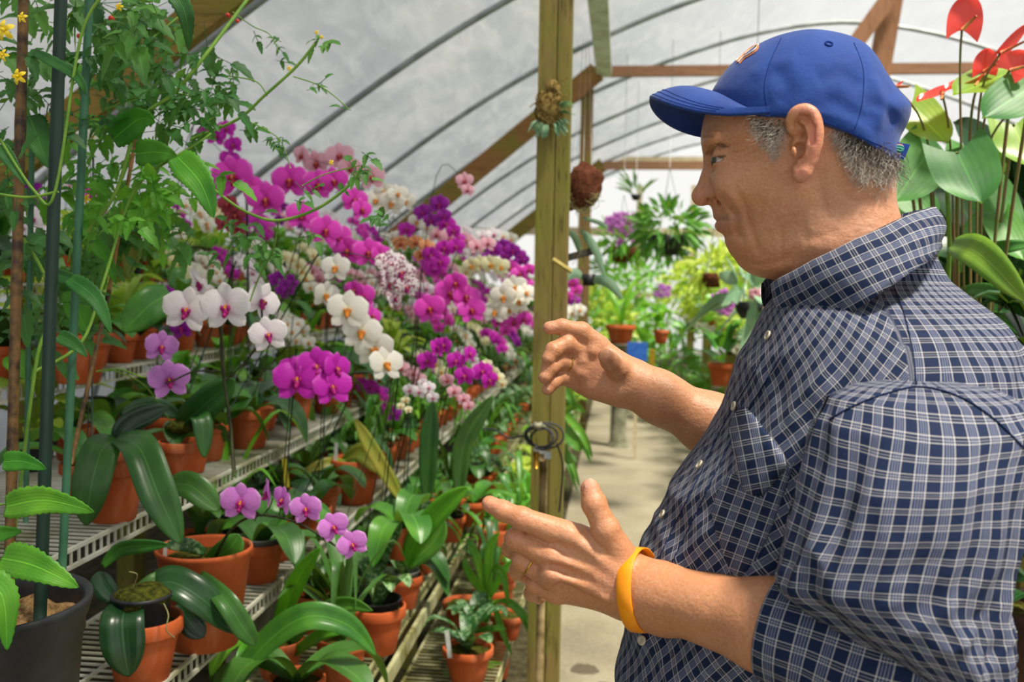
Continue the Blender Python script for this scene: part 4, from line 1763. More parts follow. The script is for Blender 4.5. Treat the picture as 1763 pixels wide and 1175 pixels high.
# ------------------------------------------------------------------ plant materials
def M_terra():
    t = NT('terracotta')
    n1 = t.noise(7, 5, .6)
    col = t.ramp(n1, [(.25, '9a4420'), (.5, 'bd5a2c'), (.75, 'cd6e3c')])
    sep = t.n('SeparateXYZ')
    t.set(sep.inputs[0], t.obj())
    st = t.ramp(t.noise(18, 4, .6, vec=t.mapping(t.obj(), (1, 1, .25))), [(.55, 0.0), (.75, .35)])
    col = t.mix(st, col, srgb('d9a684'))
    col = t.mix(t.ramp(t.noise(11, 5, .7), [(.62, 0.0), (.78, .5)]), col, srgb('5e3c22'))
    return t.done(t.bsdf(col, .75, .25, 0, t.bump(t.noise(120, 4, .6), .25, .001)))


MT = M_terra()
MK = M_simple('black_plastic', '1c1e22', '2a2c30', 20, .45, .4, .1)
M_bark = M_simple('bark_and_moss', '3c2c18', '5c5c22', 60, .95, .1, 1, dist=.008)
M_moss = M_simple('green_moss', '56581c', '2e3010', 90, .95, .1, 1, dist=.006)
M_coir = M_simple('coir_fibre', '7a4a36', '52301f', 80, .95, .1, 1, dist=.008)
LEAF = {
    'dark': M_leaf('orchid_leaf', '2c5620', '3f7028', .38, .12),
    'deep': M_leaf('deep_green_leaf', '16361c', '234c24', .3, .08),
    'mid': M_leaf('green_leaf', '38742a', '58952f', .35, .25),
    'bright': M_leaf('bright_strap_leaf', '4d9a26', '7cbd32', .35, .35),
    'lime': M_leaf('lime_leaf', '93b43a', 'c2d257', .4, .45),
    'mottle': M_leaf('mottled_leaf', '2a5428', '3a6a34', .4, .12, ('7f9f6c', 70)),
    'tomato': M_leaf('tomato_leaf', '3d8a22', '68b030', .5, .4, bumpd=.001),
    'tomatod': M_leaf('dark_tomato_leaf', '28602a', '4a8a38', .5, .35, bumpd=.001),
    'yellow': M_leaf('yellowing_leaf', 'a9a13a', '7f9a34', .4, .3),
    'anth': M_leaf('anthurium_leaf', '2f6a34', '4f8a40', .45, .3, spec=.3),
    'anthl': M_leaf('young_anthurium_leaf', '7ba53a', '9fbd44', .3, .4),
    'blue': M_leaf('grey_green_leaf', '6c9278', '8fae8c', .45, .2),
}
PET = {
    'lilac': M_petal('lilac_petal', 'e28ce6', 'efb8f2', 'c04ab4'),
    'vein': M_petal('veined_lilac_petal', 'c878d4', 'dca4e4', 'a83aac', vein='e3c2ea'),
    'white': M_petal('white_petal', 'f1eaf0', 'f6f2f5', 'e6c8dc'),
    'cream': M_petal('cream_white_petal', 'f5f3ea', 'f8f7f0', 'ecebc4'),
    'magenta': M_petal('magenta_petal', 'cc2cbc', 'dc5ccc', 'a01a88'),
    'hot': M_petal('hot_pink_petal', 'e848c8', 'f58ae0', 'bc1c90'),
    'pink': M_petal('pale_pink_petal', 'efb6c8', 'f8d6de', 'c04a6c'),
    'yellow': M_petal('yellow_white_petal', 'f3f0c8', 'f8f6dc', 'e3d872'),
    'spot': M_petal('spotted_petal', 'f5eef1', 'f2e6ea', 'e0b8cc', spots='961a5c'),
    'purple': M_petal('purple_petal', '9c26a4', 'b444ba', '74187e'),
    'rust': M_petal('dusky_red_petal', '9c3a48', 'ad5258', '6e2030'),
    'orange': M_petal('peach_petal', 'e8a070', 'f0c09a', 'c05030'),
}
M_lipm = M_simple('magenta_lip', 'b3157c', '8a0f5e', 90, .4, .3, .1)
M_lipy = M_simple('golden_lip', 'e2982e', 'c76a20', 90, .4, .3, .1)
M_lipr = M_simple('crimson_lip', 'a81c3c', '7c1030', 90, .4, .3, .1)
M_stem = M_simple('flower_stem', '2b2a1c', '3b3f20', 40, .6, .3, .1)
M_gstem = M_simple('green_stem', '5d8a30', '7ba23c', 30, .55, .3, .1)
M_stake = M_simple('green_stake', '123023', '0e261c', 12, .45, .4, .05)
M_stakel = M_simple('pale_green_stake', '3c7050', '2c5a40', 12, .45, .4, .05)
M_tagw = M_simple('white_plant_tag', 'd8dcd8', 'c4c8c2', 30, .5, .3, 0)
M_tagy = M_simple('yellow_plant_tag', 'd8c83c', 'c8b430', 30, .5, .3, 0)
M_root = M_simple('aerial_root', 'a8a070', '7c7a4c', 40, .8, .2, .2)


# ------------------------------------------------------------------ flowers
def petal(b, ang, L, Wd, cup=.12, back=0.0, base=.25, nu=7, nv=5, pw_=.75, tilt=0.0):
    ca, sa = math.cos(ang), math.sin(ang)
    rows, uvs = [], []
    for i in range(nu):
        t = i / (nu - 1)
        t = .5 - .5 * math.cos(math.pi * (.12 + .88 * i / (nu - 1)))
        t = (t - .035) / .965
        q = (t - pw_) / (pw_ + .04 if t < pw_ else 1.0 - pw_)
        wd = Wd * max(.04, 1 - abs(q) ** 2.1) ** .5
        wd = max(wd, Wd * base * (1 - t))
        row, uvr = [], []
        for j in range(nv):
            v = -1 + 2 * j / (nv - 1)
            r = L * (t - .05 * v * v * t)
            x = ca * r - sa * v * wd / 2
            z = sa * r + ca * v * wd / 2
            y = back - cup * math.sin(t * 2.2) * L + .10 * wd * v * v + tilt * v * wd
            row.append((x, y, z))
            uvr.append((t, .5 + v * .5))
        rows.append(row)
        uvs.append(uvr)
    b.grid(rows, uvs)


def flower_mesh(name, kind, seed=0):
    r_ = random.Random(seed)
    j = lambda a: r_.uniform(-a, a)
    b = MB()
    for a in (90, 226, 314):
        petal(b, math.radians(a + j(5)), .95, .60, .10 + j(.06), .05, .3, pw_=.55, nu=8)
    for s, a in ((1, 20), (-1, 160)):
        petal(b, math.radians(a + j(5)), 1.0, 1.06, .14 + j(.08), -.03, .2, pw_=.56, nu=9, nv=9, tilt=s * .06)
    o = b.build('flower', PET[kind])
    for v in o.data.vertices:
        pass
    b = MB()
    b.cur = 0
    b.blob((0, -.16, -.16), (.14, .12, .17), 6, 8)                      # mid lobe
    b.blob((0, -.30, -.30), (.09, .10, .11), 6, 8)
    for s in (-1, 1):
        b.blob((s * .13, -.16, -.02), (.055, .12, .11), 6, 8)
    b.cur = 1
    b.blob((0, -.20, -.02), (.06, .09, .06), 6, 8)
    b.blob((0, -.12, .06), (.05, .09, .055), 6, 8)
    lm = {'cream': M_lipy, 'yellow': M_lipy, 'hot': M_lipr, 'pink': M_lipr, 'orange': M_lipr, 'rust': M_lipr}.get(kind, M_lipm)
    l = b.build('lip', (lm, M_lipy if kind not in ('purple',) else M_lipr), o)
    return o


FLO = {}


def get_flower(kind):
    if kind not in FLO:
        FLO[kind] = [flower_mesh('flower', kind, s) for s in range(2)]
        for o in FLO[kind]:
            o['_proto'] = 1
    return R.choice(FLO[kind])


def add_flower(parent, kind, p, size, yaw=None, pitch=None, roll=None, lip=True):
    """parent is an Empty with identity rotation; size = width in metres"""
    src = get_flower(kind)
    o = src.copy()
    C.objects.link(o)
    if '_proto' in o:
        del o['_proto']
    o.parent = parent
    o.location = Vector(p) - parent.location
    yaw = R.uniform(-10, 45) if yaw is None else yaw
    pitch = R.uniform(-18, 12) if pitch is None else pitch
    roll = R.uniform(-12, 12) if roll is None else roll
    o.rotation_euler = Euler((math.radians(pitch), math.radians(roll), math.radians(yaw)), 'XYZ')
    o.scale = (size / 2,) * 3
    if lip:
        l = src.children[0].copy()
        C.objects.link(l)
        l.parent = o
        l.matrix_parent_inverse = Matrix()
    return o


# ------------------------------------------------------------------ pots
def pot_profile(Rr, h):
    return [(.001, .004), (.62 * Rr, 0), (.66 * Rr, .003), (.885 * Rr, .74 * h), (.885 * Rr, .745 * h), (.98 * Rr, .76 * h), (Rr, .78 * h), (1.0 * Rr, .98 * h), (.975 * Rr, h),
            (.92 * Rr, h), (.90 * Rr, .98 * h), (.86 * Rr, .80 * h), (.84 * Rr, .70 * h)]


POTM = {}


def pot_obj(parent, Rr, h, mat=None, n=30, soil=True, plain=False):
    key = (round(Rr, 3), round(h, 3), (mat or MT).name, plain, n)
    if key not in POTM:
        b = MB()
        pr = pot_profile(Rr, h)
        if plain:
            pr = [(.001, .004), (.70 * Rr, 0), (.95 * Rr, .93 * h), (Rr, .96 * h), (Rr, .985 * h), (.985 * Rr, h), (.95 * Rr, h), (.93 * Rr, .97 * h), (.88 * Rr, .78 * h)]
        b.lathe(pr, n)
        b2 = MB()
        rows = []
        rr = random.Random(int(Rr * 9999))
        for k in range(5):
            rows.append([(.885 * Rr * k / 4 * math.cos(a), .885 * Rr * k / 4 * math.sin(a), (.86 if not plain else .88) * h + rr.uniform(-.005, .004) + .05 * Rr * (1 - (k / 4) ** 2)) for a in np.arange(16) * TAU / 16])
        b2.grid(rows, closev=True)
        POTM[key] = (b.build('pot', mat or MT), b2.build('potting_mix', R.choice((M_bark, M_moss))))
        for o in POTM[key]:
            o['_proto'] = 1
    out = []
    for o in POTM[key][:2 if soil else 1]:
        c = o.copy()
        del c['_proto']
        C.objects.link(c)
        c.parent = parent
        c.rotation_euler.z = R.uniform(0, 6)
        out.append(c)
    return out


def cam_leaf(parent, pxs, wpx, mat, name='leaf', fold=.25, n=8, nv=5, tip=.6, base=.4, wav=0, twist=0, shape=None, tooth=0, thick=.0012):
    """one leaf whose middle line runs through points (px, py, depth)"""
    pts = [at(*q) for q in pxs]
    d = (pts[-1] - pts[0]).normalized()
    vd = (pts[len(pts) // 2] - CAMP).normalized()
    sd = d.cross(vd).normalized()
    if twist:
        sd = Matrix.Rotation(math.radians(twist), 3, d) @ sd
    wd = wpx * mpp(np.mean([q[2] for q in pxs]))
    b = MB()
    nr = sd.cross(d)
    f = fold if nr.dot(vd) < 0 else -fold
    blade(b, pts, wd, side=sd, n=n, nv=nv, fold=-f if False else f, tip=tip, base=base, wav=wav, shape=shape, tooth=tooth)
    o = b.build(name, LEAF[mat] if isinstance(mat, str) else mat, None)
    if thick:
        so = o.modifiers.new('thickness', 'SOLIDIFY')
        so.thickness = thick
    if parent is not None:
        o.parent = parent
        o.matrix_parent_inverse = Matrix.Translation(-parent.location)
    return o


def world_part(mb, name, mat, parent, smooth=True):
    o = mb.build(name, mat, None, smooth)
    o.parent = parent
    o.matrix_parent_inverse = Matrix.Translation(-Vector(parent.location))
    return o


def plant_tag(parent, px, py, Y, hpx, mat, lean=0, wpx=7):
    p = at(px, py, Y)
    h = hpx * mpp(Y)
    b = MB()
    wd = wpx * mpp(Y)
    M_ = Matrix.Translation(p) @ Matrix.Rotation(math.radians(lean), 4, 'Y')
    b.box((-wd / 2, -.0006, -h / 2), (wd / 2, .0006, h / 2), M_)
    return world_part(b, 'plant_tag', mat, parent, False)


# generic foliage rosettes ------------------------------------------------
def rosette(kind, seed, scale=1.0):
    r_ = random.Random(seed)
    b = MB()
    if kind == 'phal':
        k = r_.choice((4, 5, 6))
        for i in range(k):
            a = i * math.pi + r_.uniform(-.5, .5) + (i // 2) * .7
            L = r_.uniform(.13, .2)
            up = r_.uniform(.02, .07)
            c, s = math.cos(a), math.sin(a)
            blade(b, [(0, 0, .0), (c * L * .35, s * L * .35, up), (c * L * .75, s * L * .75, up * .9), (c * L, s * L, up - r_.uniform(.03, .09))], r_.uniform(.055, .075), n=5, fold=.3, base=.45)
    elif kind == 'strap':
        for i in range(13):
            a = r_.uniform(0, TAU)
            L = r_.uniform(.12, .24)
            up = r_.uniform(.12, .26)
            c, s = math.cos(a), math.sin(a)
            blade(b, [(0, 0, 0), (c * L * .25, s * L * .25, up * .6), (c * L * .7, s * L * .7, up), (c * L, s * L, up * r_.uniform(.3, .9))], r_.uniform(.016, .028), n=5, fold=.35, tip=.4, nv=3, base=.6)
    elif kind == 'paph':
        for i in range(7):
            a = i * 2.3 + r_.uniform(-.3, .3)
            L = r_.uniform(.09, .14)
            up = r_.uniform(.05, .12)
            c, s = math.cos(a), math.sin(a)
            blade(b, [(0, 0, 0), (c * L * .3, s * L * .3, up * .7), (c * L * .75, s * L * .75, up), (c * L, s * L, up * .8)], r_.uniform(.036, .048), n=4, fold=.3, tip=.55)
    elif kind == 'broad':
        for i in range(16):
            a = r_.uniform(0, TAU)
            el = r_.uniform(.05, .22)
            L = r_.uniform(.05, .16)
            c, s = math.cos(a), math.sin(a)
            blade(b, [(c * L * .3, s * L * .3, el * .6), (c * L * .7, s * L * .7, el), (c * L * 1.3, s * L * 1.3, el * .9)], r_.uniform(.045, .07), n=4, fold=.25, tip=.5, base=.3)
    return b


ROS = {}
LK = {'phal': ('dark', 'mid', 'deep'), 'strap': ('bright', 'mid', 'dark'), 'paph': ('mottle', 'mottle', 'dark'), 'broad': ('mid', 'bright', 'lime')}


def foliage(parent, kind, var, col, z, scale=1.0):
    key = (kind, var, col)
    if key not in ROS:
        ROS[key] = rosette(kind, hash((kind[0], var)) % 1 + var * 7 + len(kind)).build('foliage', LEAF[col])
        ROS[key]['_proto'] = 1
    o = ROS[key].copy()
    del o['_proto']
    C.objects.link(o)
    o.parent = parent
    o.location = (0, 0, z)
    o.rotation_euler = (R.uniform(-.1, .1), R.uniform(-.1, .1), R.uniform(0, 6.28))
    o.scale = (scale,) * 3
    return o


def tier_for(x, zmax):
    best = None
    for nm, xf, xb, z in TIERS:
        xc = (xf + xb) / 2
        dx = max(0, x - (xf - .05), (xb + .05) - x)
        pen = max(0, dx - .12) * .8 + abs(zmax - z - .34) * .55 + max(0, z + .15 - zmax) * 3
        if best is None or pen < best[0]:
            best = (pen, nm, xf, xb, z)
    return best[1:]


TAKEN = []


def clear(x, y, z, r):
    for (a, b_, c, q) in TAKEN:
        if abs(c - z) < .05 and math.hypot(a - x, b_ - y) < r + q:
            return False
    return True


def potted(name, cat, label, x, y, z, Rr, h, fol=None, fs=1.0, mat=None, group=None, plain=False, n=30, soil=True):
    root = empty(name, (x, y, z + .0012))
    tag(root, label, cat, group)
    pot_obj(root, Rr, h, mat, n, soil, plain)
    if fol:
        foliage(root, fol[0], fol[1], fol[2], h * .86, fs)
    TAKEN.append((x, y, z, Rr))
    return root


def orchid(kind, Y, fl, label, pot=None, fol=('phal', 0, 'dark'), potR=.062, poth=.11, stake=True, start=None, name='potted_orchid', group=None, lip=True, stemr=.0018, fs=1.0, yaw=None):
    """a flowering orchid: fl = [(px, py, width px[, yaw[, dY]])] traced flowers hung on one arching stem"""
    F3 = []
    for q in fl:
        dY = q[4] if len(q) > 4 else R.uniform(-.02, .02)
        F3.append((at(q[0], q[1], Y + dY), q[2] * mpp(Y), q[3] if len(q) > 3 else yaw))
    mx = sum((f[0].x for f in F3)) / len(F3)
    my = sum((f[0].y for f in F3)) / len(F3)
    mz = min(f[0].z for f in F3)
    if pot is None:
        nm, xf, xb, z = tier_for(mx - .03, mz)
        x0 = min(xf - potR - .012, max(xb + potR, mx - .04))
        best = None
        for k in range(60):
            dx, dy = R.uniform(-.10, .06) * (1 + k / 30), R.uniform(-.10, .16) * (1 + k / 20)
            x = min(xf - potR - .012, max(xb + potR, x0 + dx))
            y = my + .05 + dy
            if clear(x, y, z, potR + .003):
                best = (x, y, z)
                break
        if best is None:
            best = (x0, my + .06, z)
        pot = best
    root = potted(name, 'orchid', label, pot[0], pot[1], pot[2], potR, poth, fol, fs, group=group)
    top = Vector((pot[0], pot[1], pot[2] + poth * .85))
    hi = max(F3, key=lambda f: f[0].z)[0]
    st = start or F3[0][0]
    apex = Vector((top.x * .4 + st.x * .6, top.y * .5 + st.y * .5 + .02, max(hi.z + .02, top.z + .05)))
    off = Vector((-.004, .012, 0))
    path = [top, top.lerp(apex, .5) + Vector((0, .01, .02)), apex] + [f[0] + off for f in F3]
    b = MB()
    cv = catmull(path, 5)
    b.tube(cv, [stemr * (1 - .5 * i / len(cv)) for i in range(len(cv))], 5)
    if F3[0][0].y < 3.2:
        for f in F3:
            q = f[0] + off
            b.tube([q + Vector((-.01, .012, .006)), q, f[0] + Vector((0, .004, 0))], stemr * .45, 4)
    world_part(b, 'flower_stem', M_stem, root)
    if stake and (F3[0][0].y < 3.05 and R.random() < .75):
        b = MB()
        b.tube([top + Vector((.008, .004, -.05)), apex + Vector((.006, .004, .02))], .0022, 6)
        world_part(b, 'stake', M_stake, root)
    for p, sz, yw in F3:
        add_flower(root, kind, p, sz, yw, lip=lip)
    return root


def on_tier(px, py, nm):
    z = [t[3] for t in TIERS if t[0] == nm][0]
    p = at_z(px, py, z)
    return (p.x, p.y, z)


# ------------------------------------------------------------------ foreground orchids (traced)
# big wide pot with the low lilac spray
p = on_tier(352, 1108, 'B')
big = empty('potted_orchid', (p[0], p[1], p[2] + .0012))
tag(big, 'big wide terracotta pot holding the low arching spray of lilac moth orchids', 'orchid')
TAKEN.append((p[0], p[1], p[2], .1))
pot_obj(big, .094, .195, MT, 48, True, True)
Yb = p[1]
ib = MB()
ib.lathe([(.06, .10), (.074, .165), (.076, .168), (.072, .168), (.066, .15)], 40)
o = ib.build('inner_liner', MK, big)
b = MB()
path = [at(368, 968, Yb), at(378, 945, Yb - .02), at(398, 912, Yb - .04), at(425, 893, Yb - .06), at(460, 888, Yb - .08), at(510, 900, Yb - .1), at(555, 925, Yb - .12), at(602, 958, Yb - .13)]
cv = catmull(path, 6)
b.tube(cv, [.0032 * (1 - .45 * i / len(cv)) for i in range(len(cv))], 7)
for (x, y, x2, y2) in ((452, 888, 470, 858), (500, 896, 505, 872), (528, 907, 528, 880), (566, 932, 572, 905)):
    b.tube([at(x, y, Yb - .09), at((x + x2) / 2 + 4, (y + y2) / 2, Yb - .1), at(x2, y2, Yb - .1)], .0012, 5)
world_part(b, 'flower_stem', M_stem, big)
for (x, y, s_, yw, rl, dy) in ((415, 866, 80, 5, 4, -.075), (462, 850, 62, -62, -25, -.085), (488, 862, 58, -40, 18, -.09), (527, 877, 62, 8, -8, -.11), (574, 908, 60, 28, -20, -.125), (607, 938, 58, 20, -22, -.13)):
    add_flower(big, 'lilac', at(x, y, Yb + dy), s_ * mpp(Yb - .1) * 1.02, yw, 0, rl)
for q, w_, m_, fo in (([(345, 972, Yb), (300, 1010, Yb - .08), (270, 1005, Yb - .14), (220, 1032, Yb - .16)], 40, 'dark', .3),
                      ([(232, 1038, Yb - .13), (285, 1003, Yb - .15), (345, 1030, Yb - .15), (408, 1092, Yb - .12)], 62, 'deep', .22),
                      ([(345, 990, Yb - .09), (388, 1035, Yb - .14), (418, 1080, Yb - .14), (440, 1112, Yb - .13)], 40, 'dark', .3),
                      ([(308, 1040, Yb - .1), (325, 1070, Yb - .11), (352, 1098, Yb - .11)], 44, 'deep', .2),
                      ([(360, 965, Yb), (395, 945, Yb - .02), (412, 920, Yb - .02)], 44, 'mid', .2),
                      ([(352, 952, Yb), (320, 938, Yb - .03), (284, 940, Yb - .05)], 26, 'mottle', .2)):
    cam_leaf(big, q, w_, m_, fold=fo)
plant_tag(big, 283, 965, Yb - .05, 50, M_tagw, 6, 7)

# orchid whose drooping leaves hang over the white ladder edge; carries the white and magenta-lipped flowers
p = on_tier(195, 896, 'C')
wo = empty('potted_orchid', (p[0], p[1], p[2] + .0012))
tag(wo, 'potted orchid with long drooping leaves and big white flowers with magenta lips', 'orchid')
TAKEN.append((p[0], p[1], p[2], .07))
pot_obj(wo, .066, .125, MT, 36)
Yw = p[1]
for q, w_, m_ in (([(202, 758, Yw), (176, 775, Yw - .06), (158, 835, Yw - .09), (148, 906, Yw - .09)], 68, 'dark'),
                  ([(200, 756, Yw), (240, 772, Yw - .07), (272, 850, Yw - .11), (312, 938, Yw - .12)], 66, 'dark'),
                  ([(200, 762, Yw + .02), (225, 728, Yw + .03), (290, 700, Yw + .06)], 40, 'deep'),
                  ([(290, 836, Yw - .03), (330, 838, Yw - .05), (378, 880, Yw - .05)], 50, 'dark')):
    cam_leaf(wo, q, w_, m_, fold=.28)
b = MB()
b.tube([at(402, 822, Yw - .02), at(398, 740, Yw), at(386, 660, Yw), at(384, 600, Yw), at(378, 560, Yw)], .0032, 6)
world_part(b, 'stake', M_stem, wo)
b = MB()
b.tube(catmull([at(405, 815, Yw), at(392, 700, Yw), at(380, 610, Yw), at(380, 550, Yw), at(345, 540, Yw)], 5), .0028, 6)
b.tube(catmull([at(380, 640, Yw), at(335, 640, Yw), at(300, 655, Yw), at(285, 660, Yw)], 5), .0018, 6)
b.tube(catmull([at(384, 660, Yw + .02), at(425, 620, Yw + .03), at(450, 580, Yw), at(450, 520, Yw)], 5), .0020, 6)
world_part(b, 'flower_stem', M_stem, wo)
for (x, y, s_, yw, pt, rl, dy) in ((322, 535, 92, 8, -6, 10, -.02), (390, 530, 96, 4, -4, -4, -.045), (345, 488, 70, -58, 30, -38, .02), (450, 520, 78, 58, 0, 28, .0), (462, 577, 72, 22, 0, -10, -.03)):
    add_flower(wo, 'white', at(x, y, Yw + dy), s_ * mpp(Yw), yw, pt, rl)
# lilac veined pair, lower left
p = on_tier(312, 832, 'C')
lv = empty('potted_orchid', (p[0], p[1], p[2] + .0012))
tag(lv, 'small terracotta pot orchid bearing the pair of veined purple flowers', 'orchid')
TAKEN.append((p[0], p[1], p[2], .06))
pot_obj(lv, .053, .10, MT, 36)
Yv = p[1]
for q, w_, m_ in (([(310, 735, Yv), (350, 700, Yv - .02), (405, 652, Yv - .03)], 56, 'dark'), ([(305, 715, Yv), (262, 700, Yv - .03), (208, 712, Yv - .05)], 34, 'deep'),
                  ([(320, 740, Yv), (345, 720, Yv - .04), (352, 790, Yv - .06)], 36, 'dark')):
    cam_leaf(lv, q, w_, m_, fold=.25)
b = MB()
b.tube(catmull([at(315, 740, Yv), at(290, 720, Yv - .1), at(250, 665, Yv - .3), at(200, 640, Yv - .35), at(180, 640, Yv - .38)], 5), .0016, 5)
b.tube(catmull([at(165, 640, Yv - .38), at(205, 636, Yv - .36), at(248, 650, Yv - .34), at(270, 640, Yv - .33)], 5), .0020, 5)
world_part(b, 'flower_stem', M_gstem, lv)
add_flower(lv, 'vein', at(277, 598, Yv - .32), 66 * mpp(Yv - .32), 42, 0, 10)
add_flower(lv, 'vein', at(291, 655, Yv - .34), 80 * mpp(Yv - .34), 30, -8, -6)
b = MB()
b.blob(at(312, 735, Yv), (.036, .036, .018), 8, 14, lambda q: 1 + .15 * mno.noise(q * 5))
world_part(b, 'moss_top', M_moss, lv)

# other foreground pots with leaves only: (px, py of base, tier, R, h, label, leaves)
p = on_tier(245, 1170, 'B')
o = potted('potted_orchid', 'orchid', 'terracotta pot with black inner pot and one broad dark leaf hanging down its front', p[0], p[1], p[2], .072, .115)
b = MB()
b.lathe([(.045, .06), (.050, .15), (.053, .152), (.053, .158), (.048, .158), (.046, .145)], 28)
b.build('inner_pot', MK, o)
b = MB()
b.blob((0, 0, .15), (.052, .052, .024), 8, 16, lambda q: 1 + .2 * mno.noise(q * 4))
b.build('moss_top', M_moss, o)
Yq = p[1]
cam_leaf(o, [(228, 1036, Yq), (212, 1062, Yq - .06), (213, 1110, Yq - .08), (222, 1166, Yq - .08)], 78, 'deep', fold=.2)
cam_leaf(o, [(200, 1036, Yq), (178, 1010, Yq), (168, 985, Yq)], 40, 'deep', fold=.2)
cam_leaf(o, [(178, 975, Yq), (205, 948, Yq), (240, 940, Yq - .02), (292, 938, Yq - .02)], 28, 'mid', fold=.3)
b = MB()
b.tube(catmull([at(282, 1040, Yq - .05), at(290, 1060, Yq - .07), at(286, 1085, Yq - .08), at(300, 1098, Yq - .06)], 5), .0012, 5)
b.tube(catmull([at(230, 1010, Yq - .05), at(236, 990, Yq - .07), at(222, 985, Yq - .08)], 5), .001, 5)
world_part(b, 'aerial_root', M_root, o)

FG = [
    (446, 1000, 'B', .062, .095, 'terracotta pot with clear inner liner right behind the big wide pot', ('phal', 1, 'dark')),
    (533, 925, 'B', .062, .085, 'terracotta pot with a yellow tag behind the lilac spray', ('phal', 2, 'dark')),
    (612, 866, 'B', .084, .145, 'terracotta pot with yellowing strap leaves below the white cascade', None),
    (506, 732, 'C', .066, .115, 'pale terracotta pot on the wire corner under the magenta orchids', None),
    (648, 1122, 'A', .074, .120, 'terracotta pot with black liner and mottled leaves at bottom centre', ('paph', 0, 'mottle')),
    (692, 1046, 'A', .060, .095, 'terracotta pot with white rimmed inner pot on the mossy double rail shelf', ('paph', 1, 'mottle')),
    (728, 985, 'A', .055, .09, 'small terracotta pot with green tongue leaves just past the white rimmed one', ('paph', 2, 'dark')),
    (775, 932, 'A', .055, .09, 'terracotta pot whose black liner shows, left of the pointing fingertip', ('paph', 0, 'dark')),
    (812, 905, 'A', .060, .095, 'terracotta pot right behind the pointing fingertip', ('phal', 0, 'mid')),
    (590, 1172, 'A', .060, .105, 'moss topped black and terracotta pot at the bottom edge', ('strap', 0, 'dark')),
    (800, 1080, '0', .076, .085, 'wide shallow terracotta pot of dark moss with a grey stone on it', None),
    (805, 1172, '0', .074, .10, 'terracotta pot with mottled leaves and white tag under the arching strap leaves', ('paph', 3, 'mottle')),
    (850, 1010, '0', .055, .08, 'low terracotta pot with lime strap leaves behind the ring finger', ('strap', 1, 'bright')),
    (838, 850, 'A', .050, .085, 'terracotta pot tucked among mottled leaves above the index finger', ('paph', 4, 'mottle')),
    (480, 1165, 'A', .060, .09, 'dark pot of bright strap leaves at the bottom edge left of centre', None),
    (135, 660, 'D', .075, .12, 'terracotta pot on the fifth shelf behind the tomato stakes', ('broad', 0, 'mid')),
    (310, 600, 'D', .058, .095, 'terracotta pot directly below the leftmost white orchid flower', None),
    (358, 598, 'D', .062, .10, 'terracotta pot below the second white orchid flower', ('phal', 3, 'mid')),
]
FGO = {}
for i, (x, y, nm, rr, hh, lab, fo) in enumerate(FG):
    q = on_tier(x, y, nm)
    FGO[i] = potted('potted_plant' if fo is None or fo[0] != 'phal' else 'potted_orchid', 'potted plant', lab, q[0], q[1], q[2], rr, hh, fo)
# details on those pots
for i in (0, 4, 5, 7):
    r0 = FG[i][3]
    b = MB()
    b.lathe([(r0 * .70, FG[i][4] * .8), (r0 * .80, FG[i][4] * 1.10), (r0 * .85, FG[i][4] * 1.12), (r0 * .83, FG[i][4] * 1.14), (r0 * .76, FG[i][4] * 1.12), (r0 * .70, FG[i][4] * .9)], 30)
    b.build('inner_pot', M_galv if i in (0, 5) else MK, FGO[i])
o = FGO[1]
plant_tag(o, 492, 815, o.location.y - .03, 52, M_tagy, -6, 9)
o = FGO[2]
Y2 = o.location.y
for q, w_, m_ in (([(600, 800, Y2), (560, 800, Y2 - .06), (515, 830, Y2 - .1), (470, 880, Y2 - .12)], 24, 'yellow'), ([(590, 795, Y2), (620, 780, Y2 - .05), (650, 800, Y2 - .08), (690, 838, Y2 - .1)], 36, 'yellow'),
                  ([(600, 790, Y2), (640, 760, Y2), (668, 790, Y2 - .02), (672, 880, Y2 - .04)], 22, 'dark'), ([(612, 795, Y2), (560, 815, Y2 - .08), (500, 855, Y2 - .12)], 18, 'mid')):
    cam_leaf(o, q, w_, m_, fold=.35, tip=.45)
plant_tag(o, 578, 785, Y2 - .05, 46, M_tagw, 2, 6)
o = FGO[10]
b = MB()
b.blob((.01, -.03, .078), (.030, .022, .008), 6, 12, lambda q: 1 + .12 * mno.noise(q * 2))
b.build('stone', M_simple('grey_stone', '6e6e68', '56564e', 30, .9, .1, .5), o)
o = FGO[11]
plant_tag(o, 772, 1110, o.location.y - .07, 50, M_tagw, -8, 8)
o = FGO[14]
Y3 = o.location.y
for q, w_, m_ in (([(475, 1110, Y3), (492, 1045, Y3 - .1), (520, 985, Y3 - .16), (552, 942, Y3 - .18)], 34, 'bright'),
                  ([(400, 1180, Y3 - .3), (462, 1105, Y3 - .3), (530, 1062, Y3 - .3), (600, 1078, Y3 - .28), (648, 1130, Y3 - .26)], 50, 'mid'),
                  ([(500, 1110, Y3), (545, 1058, Y3 - .05), (600, 1040, Y3 - .08), (642, 1052, Y3 - .1)], 30, 'mid'),
                  ([(470, 1140, Y3 - .1), (420, 1095, Y3 - .2), (385, 1110, Y3 - .25), (362, 1165, Y3 - .26)], 40, 'bright'),
                  ([(470, 1140, Y3 - .1), (430, 1120, Y3 - .25), (415, 1150, Y3 - .3), (410, 1200, Y3 - .3)], 34, 'bright'),
                  ([(500, 1130, Y3), (560, 1090, Y3 - .1), (625, 1080, Y3 - .1)], 22, 'bright')):
    cam_leaf(o, q, w_, m_, fold=.35, tip=.5, base=.6)

